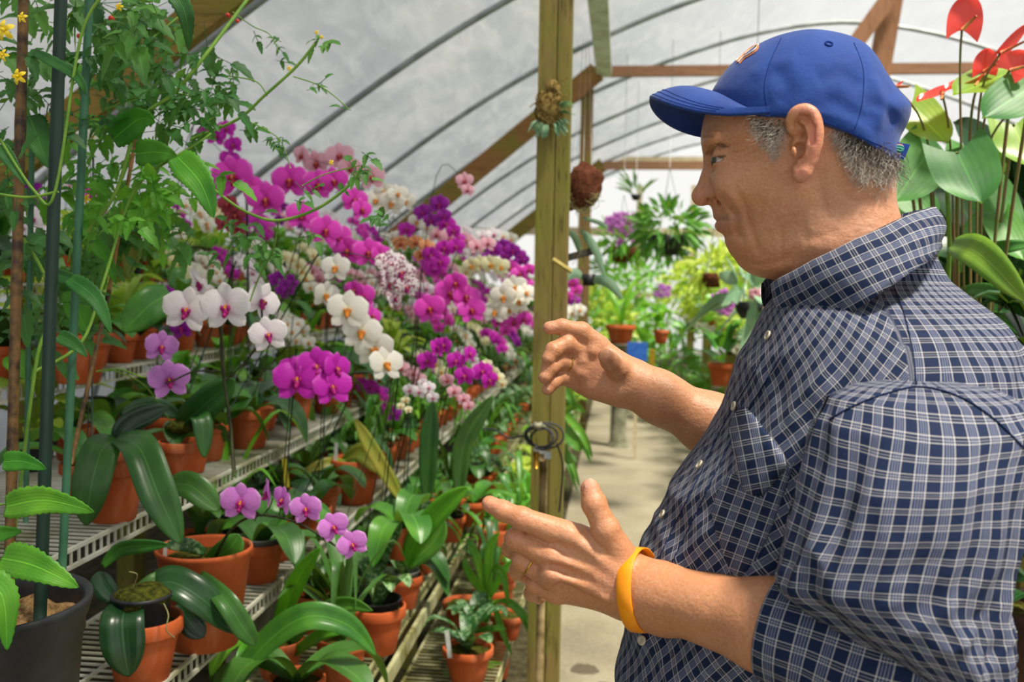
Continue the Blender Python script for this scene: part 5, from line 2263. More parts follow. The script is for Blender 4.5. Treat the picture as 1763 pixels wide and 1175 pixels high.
# bright arching strap plant at the path edge
q = on_tier(872, 1100, '0')
sp = potted('potted_plant', 'potted plant', 'bright green strap leaved plant arching out towards the path below the hand', q[0], q[1], q[2], .055, .08)
Ys = q[1]
for pts, w_, m_ in (([(842, 1040, Ys), (848, 985, Ys - .05), (866, 990, Ys - .1), (876, 1050, Ys - .12)], 17, 'bright'),
                    ([(846, 1040, Ys), (878, 1040, Ys - .1), (912, 1085, Ys - .15), (926, 1180, Ys - .16)], 17, 'bright'),
                    ([(842, 1030, Ys), (838, 1060, Ys - .05), (820, 1105, Ys - .06)], 15, 'bright'),
                    ([(850, 1035, Ys), (862, 1080, Ys - .1), (882, 1130, Ys - .12)], 12, 'bright'),
                    ([(766, 1165, Ys - .2), (800, 1115, Ys - .2), (838, 1085, Ys - .2), (872, 1083, Ys - .2)], 18, 'bright'),
                    ([(775, 1180, Ys - .2), (830, 1150, Ys - .2), (868, 1142, Ys - .2)], 15, 'bright'),
                    ([(840, 1030, Ys), (820, 960, Ys), (802, 925, Ys)], 15, 'bright'), ([(842, 1030, Ys), (842, 950, Ys), (860, 915, Ys)], 17, 'bright'),
                    ([(842, 1030, Ys), (870, 980, Ys), (890, 965, Ys)], 14, 'bright'), ([(838, 1030, Ys), (806, 985, Ys - .02), (800, 960, Ys - .02)], 15, 'bright')):
    cam_leaf(sp, pts, w_, m_, fold=.35, tip=.4, base=.6)
# glossy broad strap leaves in the middle
q = on_tier(690, 960, 'B')
gl = potted('potted_plant', 'potted plant', 'potted plant with two long glossy green leaves pointing at the fingertip', q[0], q[1], q[2], .06, .09, ('phal', 2, 'mid'))
Yg = 2.5
for pts, w_, m_ in (([(700, 975, Yg), (720, 925, Yg - .03), (765, 870, Yg - .05), (806, 838, Yg - .06)], 40, 'bright'), ([(700, 975, Yg), (745, 935, Yg), (765, 895, Yg)], 36, 'mid'),
                    ([(650, 985, Yg), (660, 930, Yg - .03), (692, 898, Yg - .05)], 42, 'mottle'), ([(600, 960, Yg), (604, 1000, Yg - .03), (622, 1045, Yg - .04)], 40, 'mottle'),
                    ([(630, 1005, Yg), (650, 1030, Yg - .03), (660, 1075, Yg - .04)], 42, 'mottle'),
                    ([(735, 860, Yg + .5), (738, 770, Yg + .5), (745, 690, Yg + .5)], 34, 'dark'), ([(790, 850, Yg + .4), (800, 760, Yg + .4), (850, 680, Yg + .4)], 34, 'dark'),
                    ([(690, 860, Yg + .3), (650, 790, Yg + .3), (610, 720, Yg + .3)], 26, 'yellow')):
    cam_leaf(gl, pts, w_, m_, fold=.35, tip=.55)

# light green leaf plants
q = on_tier(250, 560, 'D')
lg = potted('potted_orchid', 'potted plant', 'orchid with one big light green oval leaf left of the white flowers', q[0], q[1], q[2], .058, .10, ('phal', 1, 'dark'))
cam_leaf(lg, [(292, 506, 2.2), (255, 528, 2.15), (212, 572, 2.12)], 64, 'mid', fold=.15, tip=.5, base=.5)

ORCH = [
    ('magenta', 2.35, [(512, 655, 92, 10), (545, 632, 78, 20), (572, 668, 76, 30), (578, 636, 66, 62), (500, 640, 60, -30)], 'magenta moth orchid drooping over the wire corner, nearest of the magenta ones', dict(pot=None)),
    ('cream', 2.6, [(560, 508, 56, 50), (598, 535, 78, 15), (622, 572, 76, 20), (643, 600, 76, 25), (664, 628, 72, 40), (578, 462, 58, 0)], 'white moth orchid cascading on a blue green stake in the middle of the display', {}),
    ('hot', 2.7, [(402, 305, 84, 0), (382, 322, 60, -30), (432, 322, 50, 60), (458, 345, 74, 10), (520, 372, 62, 15), (560, 398, 64, 30)], 'hot pink moth orchid arching under the tomato leaves at upper left', dict(fol=('phal', 1, 'deep'))),
    ('hot', 2.9, [(500, 312, 72, 0), (548, 318, 60, 20), (575, 312, 56, 20), (610, 345, 52, 30), (622, 362, 46, 50)], 'hot pink moth orchid below the pale pink one at the top of the mass', {}),
    ('hot', 2.85, [(582, 408, 52, 20), (598, 432, 58, 10), (634, 436, 60, 20), (655, 440, 44, 50)], 'hot pink moth orchid just above the white cascade', {}),
    ('pink', 3.1, [(545, 282, 52, 0), (585, 270, 56, 10), (602, 290, 46, 30), (640, 306, 50, 20), (520, 268, 40, -20)], 'dusty pale pink moth orchid topmost of the whole display', {}),
    ('magenta', 3.0, [(372, 235, 40, 10), (390, 222, 36, 20), (402, 250, 36, 0), (352, 228, 34, -10), (395, 275, 40, 30)], 'dark magenta orchid partly hidden by tomato leaves at upper left', {}),
    ('rust', 2.9, [(392, 352, 40, 0), (405, 372, 42, 10), (388, 385, 40, 20), (410, 392, 36, 40)], 'dusky red orchid under the hot pink one, left side', {}),
    ('cream', 3.3, [(648, 346, 50, 0), (674, 350, 50, 10), (698, 346, 40, 30), (662, 330, 40, 0), (685, 335, 40, 20)], 'white moth orchid held against the grey roof film', {}),
    ('spot', 2.7, [(672, 455, 58, 20), (690, 470, 56, 30), (668, 490, 46, 60), (700, 495, 50, 30), (678, 515, 40, 60)], 'white moth orchid spotted with wine red', {}),
    ('hot', 2.9, [(622, 512, 56, 30), (640, 545, 44, 55), (610, 500, 40, 0)], 'magenta moth orchid showing behind the white cascade', {}),
    ('hot', 2.95, [(740, 532, 60, 10), (776, 505, 62, 10), (802, 512, 56, 25), (812, 535, 54, 20), (785, 488, 46, 0)], 'pink moth orchid in the middle with dark red lips', {}),
    ('yellow', 3.5, [(812, 458, 34, 0), (828, 455, 36, 10), (845, 456, 38, 10), (862, 460, 36, 20), (804, 468, 28, -20)], 'row of yellowish white orchid flowers against the dark leaves', {}),
    ('cream', 3.4, [(852, 538, 46, 0), (866, 512, 50, 10), (886, 495, 48, 10), (892, 520, 46, 30), (905, 505, 40, 40), (876, 535, 40, 20)], 'white orchid cluster touching the left edge of the mossy post', {}),
    ('magenta', 3.4, [(742, 440, 36, 0), (758, 452, 38, 10), (764, 428, 34, 20), (785, 425, 36, 20), (748, 465, 28, 0)], 'magenta orchid below the white and orange ones', {}),
    ('purple', 3.7, [(728, 366, 36, 0), (756, 352, 38, 10), (764, 372, 30, 30), (742, 380, 30, 0)], 'purple orchid reaching up towards the rafter', {}),
    ('magenta', 3.8, [(700, 396, 34, 0), (768, 386, 36, 20), (780, 398, 30, 30), (790, 410, 26, 40)], 'magenta orchid spray below the purple one at the rafter', {}),
    ('cream', 3.8, [(718, 382, 34, 0), (735, 392, 28, 10), (690, 405, 30, 0), (676, 410, 26, 0)], 'small white orchid left of the purple one', {}),
    ('orange', 3.6, [(690, 420, 32, 0), (715, 418, 30, 10), (735, 425, 32, 20), (725, 440, 28, 0)], 'peach coloured orchid among the white ones', {}),
    ('pink', 3.9, [(752, 405, 34, 0), (775, 412, 38, 10), (800, 415, 36, 20), (820, 425, 32, 30), (840, 420, 30, 20)], 'blush orchid row at the crest of the mass', {}),
    ('white', 4.0, [(800, 402, 30, 0), (815, 435, 32, 10), (790, 432, 30, 10), (830, 408, 28, 20), (850, 405, 30, 20)], 'white orchid with pink lips at the crest of the mass', {}),
    ('purple', 4.2, [(850, 430, 32, 0), (866, 425, 32, 10), (882, 432, 30, 20), (870, 440, 28, 20), (895, 440, 26, 30)], 'deep purple orchid farther down the upper shelf', {}),
    ('purple', 4.5, [(838, 445, 26, 0), (900, 448, 26, 20), (888, 455, 26, 20)], 'deep purple orchid just past the first deep purple one', {}),
    ('cream', 4.6, [(880, 412, 26, 0), (845, 402, 24, 10), (866, 408, 26, 10)], 'small white orchid high beside the green rafter', {}),
    ('hot', 3.9, [(878, 462, 34, 0), (895, 472, 34, 10), (905, 488, 30, 20), (888, 480, 30, 20), (910, 465, 26, 20)], 'pink orchid just left of the mossy post', {}),
    ('purple', 2.75, [(472, 485, 20, 0), (480, 475, 22, 10), (490, 490, 22, 20), (498, 500, 24, 0), (482, 500, 20, 10), (505, 488, 20, 30), (490, 508, 18, 0), (468, 478, 16, 0), (500, 478, 16, 20)], 'tight purple cluster of tiny orchid flowers left of the white cascade', dict(lip=False, stemr=.0015)),
    ('magenta', 2.75, [(735, 622, 40, 10), (752, 600, 40, 60), (765, 595, 34, -20)], 'magenta orchid with three blooms on a leaning blue green stake', {}),
    ('magenta', 2.85, [(785, 622, 38, 10), (808, 610, 34, 60), (800, 648, 40, 0), (830, 640, 40, 20), (842, 655, 36, 40)], 'magenta orchid cluster lower right of the display', {}),
    ('white', 2.6, [(705, 672, 26, 0), (722, 675, 28, 10), (738, 668, 26, 20), (745, 685, 24, 10), (728, 660, 20, 0)], 'low spray of small white orchid flowers', dict(stemr=.0014, fol=('paph', 2, 'dark'))),
    ('pink', 2.75, [(770, 655, 28, 0), (782, 675, 28, 10), (798, 688, 26, 20), (806, 700, 24, 30)], 'low spray of small salmon pink orchid flowers', dict(stemr=.0014, fol=('paph', 1, 'dark'))),
    ('yellow', 2.9, [(838, 628, 22, 0), (848, 640, 24, 10), (858, 650, 24, 20), (864, 662, 22, 30)], 'small pale yellow orchid spray right of the magenta cluster', dict(stemr=.0014)),
    ('yellow', 2.55, [(690, 700, 16, 0), (698, 690, 18, 10), (703, 706, 16, 20)], 'tiny bright yellow orchid spray below the small white ones', dict(stemr=.0012, potR=.045, poth=.07)),
    ('hot', 3.4, [(858, 555, 28, 0), (885, 555, 34, 10), (902, 550, 32, 20), (870, 570, 24, 10)], 'pink orchid under the white cluster beside the mossy post', {}),
    ('white', 3.0, [(735, 497, 26, 0), (722, 495, 24, 10), (745, 505, 22, 20)], 'small white orchid right of the spotted one', {}),
    ('pink', 3.3, [(800, 312, 34, 0), (805, 328, 26, 10)], 'single pale pink orchid held high in front of the rafter', dict(fol=('phal', 1, 'dark'))),
    ('hot', 5.2, [(985, 488, 26, 0), (992, 500, 24, 10), (978, 510, 20, 20)], 'pink orchid seen just right of the mossy post', {}),
    ('cream', 5.2, [(972, 535, 30, 0), (985, 540, 30, 10), (998, 534, 26, 20)], 'white orchid seen just right of the mossy post', {}),
    ('purple', 5.6, [(978, 520, 22, 0), (990, 517, 22, 20)], 'purple orchid seen just right of the mossy post', {}),
    ('white', 2.3, [(58, 378, 46, 10, -.2), (40, 392, 40, 0, -.2), (66, 400, 34, 30, -.2)], 'white orchid with yellow centre between the bamboo and green stakes', {}),
    ('cream', 2.0, [(148, 228, 24, 0), (160, 235, 24, 20), (138, 232, 22, -10), (155, 245, 22, 0)], 'little white flower cluster beside the pale green stake', dict(stemr=.0012)),
]
for kind, Y, fl, lab, kw in ORCH:
    kw = dict(kw)
    kw.setdefault('fol', ('phal', R.randrange(4), R.choice(('dark', 'mid'))))
    kw.setdefault('potR', R.choice((.055, .062, .068)))
    kw.setdefault('poth', kw['potR'] * 1.65)
    orchid(kind, Y, fl, lab, **kw)

# ------------------------------------------------------------------ rows of pots filling the shelves
kinds_l = {'0': ('strap', 'paph', 'strap', 'broad'), 'A': ('paph', 'strap', 'phal', 'paph'), 'B': ('phal', 'strap', 'phal', 'paph'), 'C': ('phal', 'phal', 'broad'), 'D': ('phal', 'broad', 'phal'), 'E': ('phal', 'phal', 'broad')}
tierw = {'0': 'lowest', 'A': 'second', 'B': 'third', 'C': 'fourth', 'D': 'fifth', 'E': 'topmost'}
colw = {'hot': 'hot pink', 'cream': 'white', 'white': 'pink lipped white', 'magenta': 'magenta', 'pink': 'pale pink', 'purple': 'purple', 'yellow': 'yellowish white', 'orange': 'peach', 'lilac': 'lilac', 'rust': 'dusky red', 'vein': 'lilac', 'spot': 'spotted'}
ORD = ['first', 'second', 'third', 'fourth', 'fifth', 'sixth', 'seventh', 'eighth', 'ninth', 'tenth', 'eleventh', 'twelfth', 'thirteenth', 'fourteenth', 'fifteenth', 'sixteenth', 'seventeenth', 'eighteenth', 'nineteenth']


def ordw(n):
    if n < 19:
        return ORD[n]
    t_, u_ = divmod(n + 1, 10)
    T_ = {2: ('twentieth', 'twenty'), 3: ('thirtieth', 'thirty'), 4: ('fortieth', 'forty'), 5: ('fiftieth', 'fifty'), 6: ('sixtieth', 'sixty')}[t_]
    return T_[0] if u_ == 0 else T_[1] + ' ' + ORD[u_ - 1]


for nm, xf, xb, z in TIERS:
    for row_ in range(2 if nm in 'BCDE' else 1):
        y = {'0': 2.75, 'A': 2.0, 'B': 2.25, 'C': 2.2, 'D': 2.3, 'E': 2.5}[nm] + row_ * .1
        cnt_ = 0
        while y < 12.2:
            pr = R.choice((.048, .055, .06))
            step = (2 * pr + .02) * (1.0 + max(0, y - 4) * .10) * (1.25 if row_ else 1.0)
            x = (xf - pr - .02 - R.uniform(0, .02)) if row_ == 0 else (xb + pr + .01 + R.uniform(0, .03))
            if not clear(x, y, z, pr):
                y += .05
                continue
            fk = R.choice(kinds_l[nm])
            far = y > 4.6
            dist = 'nearest' if y < 3 else 'near' if y < 4.2 else 'middle' if y < 6.5 else 'far'
            col = R.choice(LK[fk])
            desc = {'phal': 'broad leaved orchid', 'strap': 'narrow strap leaved plant', 'paph': 'tongue leaved plant', 'broad': 'bushy plant'}[fk]
            bloom = nm in 'BCDE' and fk == 'phal' and R.random() < (.65 if y > 3.6 else .12)
            cw = {'dark': 'dark green', 'mid': 'green', 'deep': 'very dark green', 'bright': 'bright green', 'mottle': 'mottled', 'lime': 'lime green'}[col]
            if bloom:
                kd = R.choice(('hot', 'cream', 'magenta', 'pink', 'purple', 'white', 'hot', 'cream', 'yellow'))
                lab = '%s flowered orchid, %s pot from near end, %s of %s shelf' % (colw[kd], ordw(cnt_), 'back' if row_ else 'front', tierw[nm])
            else:
                lab = '%s %s, %s pot from near end, %s of %s shelf' % (cw, desc, ordw(cnt_), 'back' if row_ else 'front', tierw[nm])
            grp = 'small pots in the %s row of the %s wire shelf' % ('back' if row_ else 'front', tierw[nm])
            cnt_ += 1
            root = potted('potted_orchid' if fk == 'phal' else 'potted_plant', 'potted plant' if not bloom else 'orchid', lab, x, y, z, pr, pr * 1.6, (fk, R.randrange(4), col), R.uniform(.85, 1.15), group=grp,
                          n=12 if far else 24, soil=not far, mat=MK if R.random() < .12 else None)
            if bloom:
                top = Vector((x, y, z + pr * 1.4))
                hh = R.uniform(.20, .36)
                a = R.uniform(-.6, .6)
                dx, dy = math.cos(a) * .12, math.sin(a) * .12 - .03
                ap = top + Vector((dx * .2, dy * .2, hh))
                pts = [top, top + Vector((0, 0, hh * .6)), ap, ap + Vector((dx * .6, dy * .6, .0)), ap + Vector((dx, dy, -.05)), ap + Vector((dx * 1.25, dy * 1.25, -.11))]
                cv = catmull(pts, 4)
                b = MB()
                b.tube(cv, .0017, 4)
                world_part(b, 'flower_stem', M_stem, root)
                nf = R.choice((4, 5, 6))
                for k in range(nf):
                    q = cv[int(len(cv) * (.52 + .46 * k / nf))]
                    add_flower(root, kd, q + Vector((.01, -.015, -.01)), R.uniform(.06, .075), lip=y < 6)
            y += step
# ------------------------------------------------------------------ tomato plant in the black pot
p = on_tier(12, 1120, 'B')
pz = .71
px_ = at(-42, 1048, 1.25)
tom = empty('tomato_plant', (px_.x, 1.25, pz + .0012))
tag(tom, 'tall tomato vine in a big black nursery pot at the lower left corner', 'tomato plant')
b = MB()
Rk, Hk = .144, px_.z - pz + .01
b.lathe([(.001, 0), (.80 * Rk, 0), (.82 * Rk, .01), (.94 * Rk, Hk * .80), (.965 * Rk, Hk * .82), (.965 * Rk, Hk * .88), (.985 * Rk, Hk * .90), (1.03 * Rk, Hk * .97), (1.035 * Rk, Hk), (1.0 * Rk, Hk + .002), (.955 * Rk, Hk * .985), (.94 * Rk, Hk * .9), (.93 * Rk, Hk * .8)], 56)
b.build('pot', MK, tom)
b = MB()
rr = random.Random(4)
b.grid([[(.935 * Rk * k / 10 * math.cos(a), .935 * Rk * k / 10 * math.sin(a), Hk * .86 + rr.uniform(-.007, .007)) for a in np.arange(40) * TAU / 40] for k in range(11)], closev=True)
M_fib = M_simple('light_coir_mulch', 'a8875c', '6e5434', 70, .95, .1, 1, dist=.012)
b.build('coir_mulch', M_fib, tom)
M_bam = M_simple('speckled_bamboo', '2c1e10', '7a5a2c', 40, .45, .4, .1, detail=6)
M_bam2 = M_simple('dry_cane', 'b88a58', '8e6238', 14, .6, .3, .1)


def stake(a, b_, wpx, mat, nodes=0, name='stake'):
    A, B = at(*a), at(*b_)
    r = wpx * mpp((a[2] + b_[2]) / 2) / 2
    m = MB()
    n = 24
    m.tube([A.lerp(B, i / n) for i in range(n + 1)], [r * (1.12 if nodes and i % nodes == 0 else 1) for i in range(n + 1)], 12)
    return world_part(m, name, mat, tom)


stake((42, -60, 1.40), (14, 1070, 1.30), 19, M_bam, 6, 'bamboo_stake')
stake((107, -60, 1.38), (68, 1090, 1.28), 23, M_stake)
stake((156, -40, 1.52), (106, 1000, 1.42), 15, M_stakel)
stake((56, 200, 1.6), (44, 900, 1.6), 10, M_stakel)
stake((236, 225, 1.7), (188, 500, 1.62), 7, M_bam2, 5, 'dry_cane')
stake((188, 500, 1.62), (122, 800, 1.5), 8, M_bam, 5, 'dry_cane')

tl_shape = lambda t: (math.sin(math.pi * min(1, (.06 + .94 * t)) ** .62)) ** .8


def tleaf(parent, pts, wpx, mat='tomato', fold=.2, name='leaf', thick=.0006):
    return cam_leaf(parent, pts, wpx, mat, name=name, fold=fold, n=14, nv=7, shape=tl_shape, tooth=.06, thick=thick, wav=.03)


for q, w_, m_ in (([(10, 873, 1.18), (80, 862, 1.16), (163, 882, 1.15)], 56, 'tomato'), ([(4, 962, 1.16), (60, 975, 1.14), (136, 1012, 1.14)], 66, 'tomato'),
                  ([(6, 796, 1.2), (40, 795, 1.2), (80, 808, 1.2)], 38, 'tomato'), ([(-30, 1000, 1.1), (5, 1030, 1.1), (12, 1120, 1.1)], 62, 'tomato'),
                  ([(-20, 925, 1.2), (10, 918, 1.2), (38, 915, 1.2)], 30, 'tomato'), ([(-20, 985, 1.2), (0, 990, 1.2), (16, 992, 1.2)], 18, 'tomato'),
                  ([(195, 240, 1.5), (240, 205, 1.48), (268, 210, 1.48)], 50, 'tomato'), ([(235, 265, 1.5), (270, 262, 1.48), (305, 268, 1.48)], 48, 'tomato'),
                  ([(305, 270, 1.45), (345, 315, 1.43), (368, 375, 1.43)], 55, 'tomato'), ([(50, 200, 1.5), (66, 240, 1.5), (84, 290, 1.5)], 52, 'tomatod'),
                  ([(285, -30, 1.3), (318, 20, 1.3), (325, 85, 1.32)], 34, 'tomatod'), ([(60, 90, 1.35), (130, 130, 1.3), (148, 165, 1.3)], 20, 'tomatod'),
                  ([(120, 480, 1.35), (165, 515, 1.33), (192, 575, 1.33)], 34, 'tomatod'), ([(85, 470, 1.4), (120, 480, 1.4), (150, 492, 1.4)], 26, 'tomatod'),
                  ([(100, 578, 1.4), (128, 592, 1.4), (150, 615, 1.4)], 28, 'tomatod'), ([(140, 5, 1.6), (158, 25, 1.6), (162, 60, 1.6)], 52, 'tomatod'),
                  ([(150, 410, 1.6), (180, 440, 1.6), (200, 490, 1.6)], 30, 'tomato'), ([(225, 400, 1.7), (225, 440, 1.7), (220, 480, 1.7)], 40, 'yellow'),
                  ([(0, 250, 1.3), (20, 280, 1.3), (45, 320, 1.3)], 26, 'tomatod'), ([(125, 500, 1.6), (140, 550, 1.6), (150, 570, 1.6)], 46, 'tomato'),
                  ([(20, 610, 1.6), (35, 630, 1.6), (55, 655, 1.6)], 46, 'tomato')):
    tleaf(tom, q, w_, m_)
# stems
STEMS = [([(20, 960, 1.38), (60, 640, 1.4), (80, 560, 1.42), (78, 480, 1.42), (40, 410, 1.42)], .0028), ([(0, 240, 1.3), (60, 330, 1.3), (95, 330, 1.3), (140, 60, 1.3), (190, -20, 1.3)], .0022),
         ([(0, 870, 1.2), (14, 868, 1.2), (100, 866, 1.16)], .0014), ([(-5, 975, 1.2), (8, 962, 1.18), (80, 980, 1.15)], .0014),
         ([(350, 310, 1.6), (385, 340, 1.6), (430, 368, 1.6), (480, 380, 1.6), (545, 360, 1.6), (600, 320, 1.6), (625, 285, 1.6)], .0026),
         ([(480, 380, 1.6), (470, 430, 1.65), (445, 480, 1.7), (430, 520, 1.7)], .0014), ([(620, 285, 1.6), (560, 300, 1.6), (520, 320, 1.6)], .0010),
         ([(330, 240, 1.6), (410, 205, 1.6), (455, 165, 1.6), (510, 115, 1.6), (545, 72, 1.6)], .0024), ([(420, 205, 1.6), (460, 225, 1.6), (485, 245, 1.6), (500, 290, 1.6)], .0010),
         ([(505, 132, 1.6), (545, 145, 1.6), (575, 165, 1.6), (600, 188, 1.6)], .0010), ([(150, 400, 1.5), (200, 330, 1.5), (240, 210, 1.5), (300, 160, 1.5), (350, 100, 1.5), (440, -20, 1.6)], .0030),
         ([(60, 640, 1.4), (140, 590, 1.45), (180, 480, 1.5), (230, 330, 1.55), (300, 270, 1.5)], .0026), ([(100, 330, 1.3), (50, 340, 1.3), (0, 335, 1.3)], .002),
         ([(300, 270, 1.5), (350, 240, 1.55), (380, 215, 1.6)], .0018), ([(140, 110, 1.5), (220, 95, 1.6), (330, 10, 1.7)], .0016), ([(460, 165, 1.6), (440, 140, 1.6), (385, 130, 1.6)], .0012),
         ([(400, 20, 1.7), (435, 45, 1.7), (465, 60, 1.7), (480, 90, 1.7)], .0010), ([(370, 180, 1.6), (300, 160, 1.6), (230, 170, 1.6), (180, 190, 1.6)], .0014)]
b = MB()
for pts, r in STEMS:
    b.tube(catmull([at(*q) for q in pts], 6), r, 6)
world_part(b, 'vine_stem', M_gstem, tom)
# leafy branches: compound leaves scattered along each vine
rr = random.Random(11)


def leafy(center_list, n, smin, smax, mat, seed, name='vine_foliage'):
    r_ = random.Random(seed)
    b = MB()
    for k in range(n):
        x, y, Y, sx, sy_ = r_.choice(center_list)
        x += r_.gauss(0, sx)
        y += r_.gauss(0, sy_)
        Y += r_.uniform(-.12, .15)
        ang = r_.uniform(0, TAU)
        ln = r_.uniform(smin, smax) * 1.25
        p0 = at(x, y, Y)
        d = Vector((math.cos(ang), r_.uniform(-.5, .5), math.sin(ang) * .7 - .35)).normalized()
        L = ln * mpp(Y)
        sd = d.cross(Vector((r_.uniform(-.5, .5), -1, r_.uniform(-.3, .9)))).normalized()
        # terminal leaflet and pairs
        m = r_.choice((1, 3, 3, 5))
        for i in range(m):
            if i == 0:
                q0, dd, ll = p0 + d * L * .5, d, L * .6
            else:
                s = 1 if i % 2 else -1
                q0 = p0 + d * L * (.15 + .25 * ((i - 1) // 2))
                dd = (d * .5 + sd * s * .9).normalized()
                ll = L * .42
            droop = Vector((0, 0, -ll * .3))
            blade(b, [q0, q0 + dd * ll * .5 + droop * .2, q0 + dd * ll + droop], ll * .62, side=dd.cross(Vector((0, -.6, 1))), n=4, nv=5, shape=tl_shape, fold=.25, tooth=.12)
        b.tube([p0 - d * L * .15, p0 + d * L * .6], .0007, 3, caps=False)
    return world_part(b, name, LEAF[mat], tom)


leafy([(240, 130, 1.6, 60, 40), (200, 60, 1.7, 50, 40), (300, 60, 1.7, 50, 35)], 75, 28, 60, 'tomatod', 1)
leafy([(180, 30, 1.5, 60, 25), (60, 60, 1.5, 40, 50)], 34, 40, 80, 'tomatod', 2)
leafy([(270, 190, 1.55, 60, 30), (330, 170, 1.6, 40, 35)], 70, 25, 55, 'tomatod', 3)
leafy([(190, 330, 1.55, 50, 45), (260, 340, 1.65, 50, 35)], 60, 26, 60, 'tomato', 4)
leafy([(150, 420, 1.6, 40, 40), (240, 400, 1.7, 45, 25)], 44, 30, 60, 'tomatod', 5)
leafy([(60, 180, 1.45, 40, 50), (30, 300, 1.45, 30, 50), (40, 430, 1.5, 30, 40)], 40, 35, 75, 'tomatod', 6)
leafy([(150, 210, 1.7, 60, 50), (120, 310, 1.7, 50, 50)], 50, 25, 55, 'tomato', 7)
leafy([(60, 540, 1.6, 35, 50), (130, 520, 1.65, 30, 40)], 26, 35, 60, 'tomatod', 8)
leafy([(400, 150, 1.65, 20, 12), (555, 75, 1.6, 14, 12), (625, 280, 1.6, 12, 10)], 14, 22, 40, 'tomatod', 9)
leafy([(455, 45, 1.7, 14, 22), (480, 85, 1.7, 6, 8), (550, 148, 1.6, 10, 4), (590, 178, 1.6, 6, 6), (480, 240, 1.6, 8, 6), (495, 270, 1.6, 3, 8), (440, 50, 1.7, 8, 30), (355, 95, 1.7, 20, 12)], 22, 14, 26, 'tomatod', 10)
leafy([(540, 335, 1.6, 20, 8), (535, 400, 1.6, 5, 10), (660, 390, 1.6, 5, 14), (470, 430, 1.7, 10, 14)], 12, 20, 36, 'tomatod', 12)
leafy([(400, 420, 1.75, 25, 12), (430, 395, 1.75, 15, 20), (360, 430, 1.8, 25, 10)], 18, 28, 44, 'tomatod', 13)
M_tom = M_simple('ripe_red_cherry', 'c8281c', 'd8401c', 30, .2, .5, 0)
for (x, y, s_) in ((136, 62, 9), (185, 116, 10), (172, 109, 7), (392, 26, 8), (401, 31, 8), (409, 36, 7), (236, 252, 8), (192, 32, 12), (178, 128, 6)):
    b = MB()
    q = at(x, y, 1.6)
    b.blob(q, (s_ * mpp(1.6) / 2,) * 3, 8, 12)
    world_part(b, 'cherry_tomato', M_tom, tom)
M_yfl = M_simple('yellow_tomato_flower', 'e8c81c', 'f0d84a', 40, .5, .3, 0)
for (x, y, s_, Y) in ((8, 52, 34, 1.15), (32, 132, 26, 1.15), (38, 30, 18, 1.15), (148, 342, 16, 1.5), (498, 118, 9, 1.6), (545, 56, 8, 1.6), (553, 64, 7, 1.6), (205, 12, 14, 1.4), (5, 95, 20, 1.15), (570, 280, 9, 1.6)):
    b = MB()
    q = at(x, y, Y)
    s2 = s_ * mpp(Y) / 2
    for k in range(5):
        a = k * TAU / 5 + x
        blade(b, [q, q + Vector((math.cos(a) * s2 * .6, -s2 * .3, math.sin(a) * s2 * .6)), q + Vector((math.cos(a) * s2 * 1.2, s2 * .2, math.sin(a) * s2 * 1.2))], s2 * .6, side=(-math.sin(a), 0, math.cos(a)), n=3, nv=3)
    b.blob(q + Vector((0, -s2 * .3, 0)), (s2 * .2, s2 * .4, s2 * .2), 5, 6)
    world_part(b, 'tomato_flower', M_yfl, tom)

# ------------------------------------------------------------------ things on and by the near post
pp = P1.location
b = MB()
q = at(946, 190, 2.86)
mount = empty('mounted_orchid', (q.x, q.y, q.z))
tag(mount, 'clump of dried roots and small leaves tied high on the mossy post', 'mounted orchid')
rr = random.Random(9)
b = MB()
b.blob((0, 0, 0), (.040, .03, .045), 10, 14, lambda v: 1 + .5 * mno.noise(v * 3.2))
b.blob((.005, 0, .055), (.022, .02, .03), 8, 10, lambda v: 1 + .5 * mno.noise(v * 4))
for k in range(60):
    a = rr.uniform(0, TAU)
    p0 = Vector((math.cos(a) * .03, -.02 + rr.uniform(-.01, .01), math.sin(a) * .035 + rr.uniform(-.01, .05)))
    p1 = p0 + Vector((rr.uniform(-.03, .03), rr.uniform(-.02, .01), rr.uniform(-.03, .03)))
    b.tube(catmull([p0 * .5, p0, p1], 4), .0016, 4)
b.build('root_clump', M_simple('dried_root_clump', 'a08a52', '5e4a24', 60, .9, .1, .8), mount)
b = MB()
for k in range(30):
    a = rr.uniform(-2.6, .6)
    c_, s_ = math.cos(a), math.sin(a)
    L = rr.uniform(.02, .045)
    p0 = Vector((c_ * .035, -.025, s_ * .035 - .01))
    blade(b, [p0, p0 + Vector((c_ * L * .5, -.012, s_ * L * .5)), p0 + Vector((c_ * L, -.008, s_ * L - .006))], .016, n=3, nv=3, fold=.3)
b.build('foliage', LEAF['blue'], mount)
# coir mount hanging right of the post
q = at(1004, 322, 3.1)
co = empty('coir_mount', (q.x, q.y, q.z))
tag(co, 'brown fibre mount hanging from wires just right of the mossy post', 'orchid mount')
b = MB()
b.blob((0, 0, 0), (.052, .035, .080), 18, 22, lambda v: (1 + .28 * mno.noise(v * 1.7 + Vector((3, 1, 2))) + .10 * mno.noise(v * 7)), Matrix.Rotation(.35, 4, 'Y'))
b.build('coir_block', M_coir, co)
b = MB()
for s_ in (-.03, .0, .025):
    b.tube([(s_, 0, .06), (s_ * .3, 0, .45)], .0007, 4)
b.build('hanging_wire', M_galv, co)
b = MB()
for k in range(40):
    a = rr.uniform(-2.9, -.2)
    p0 = Vector((math.cos(a) * .045, -.02, math.sin(a) * .07))
    b.tube(catmull([p0, p0 + Vector((rr.uniform(-.015, .015), -.01, -.01)), p0 + Vector((rr.uniform(-.03, .03), rr.uniform(-.01, .01), rr.uniform(-.03, .01)))], 3), .0009, 3)
b.build('aerial_root', M_root, co)
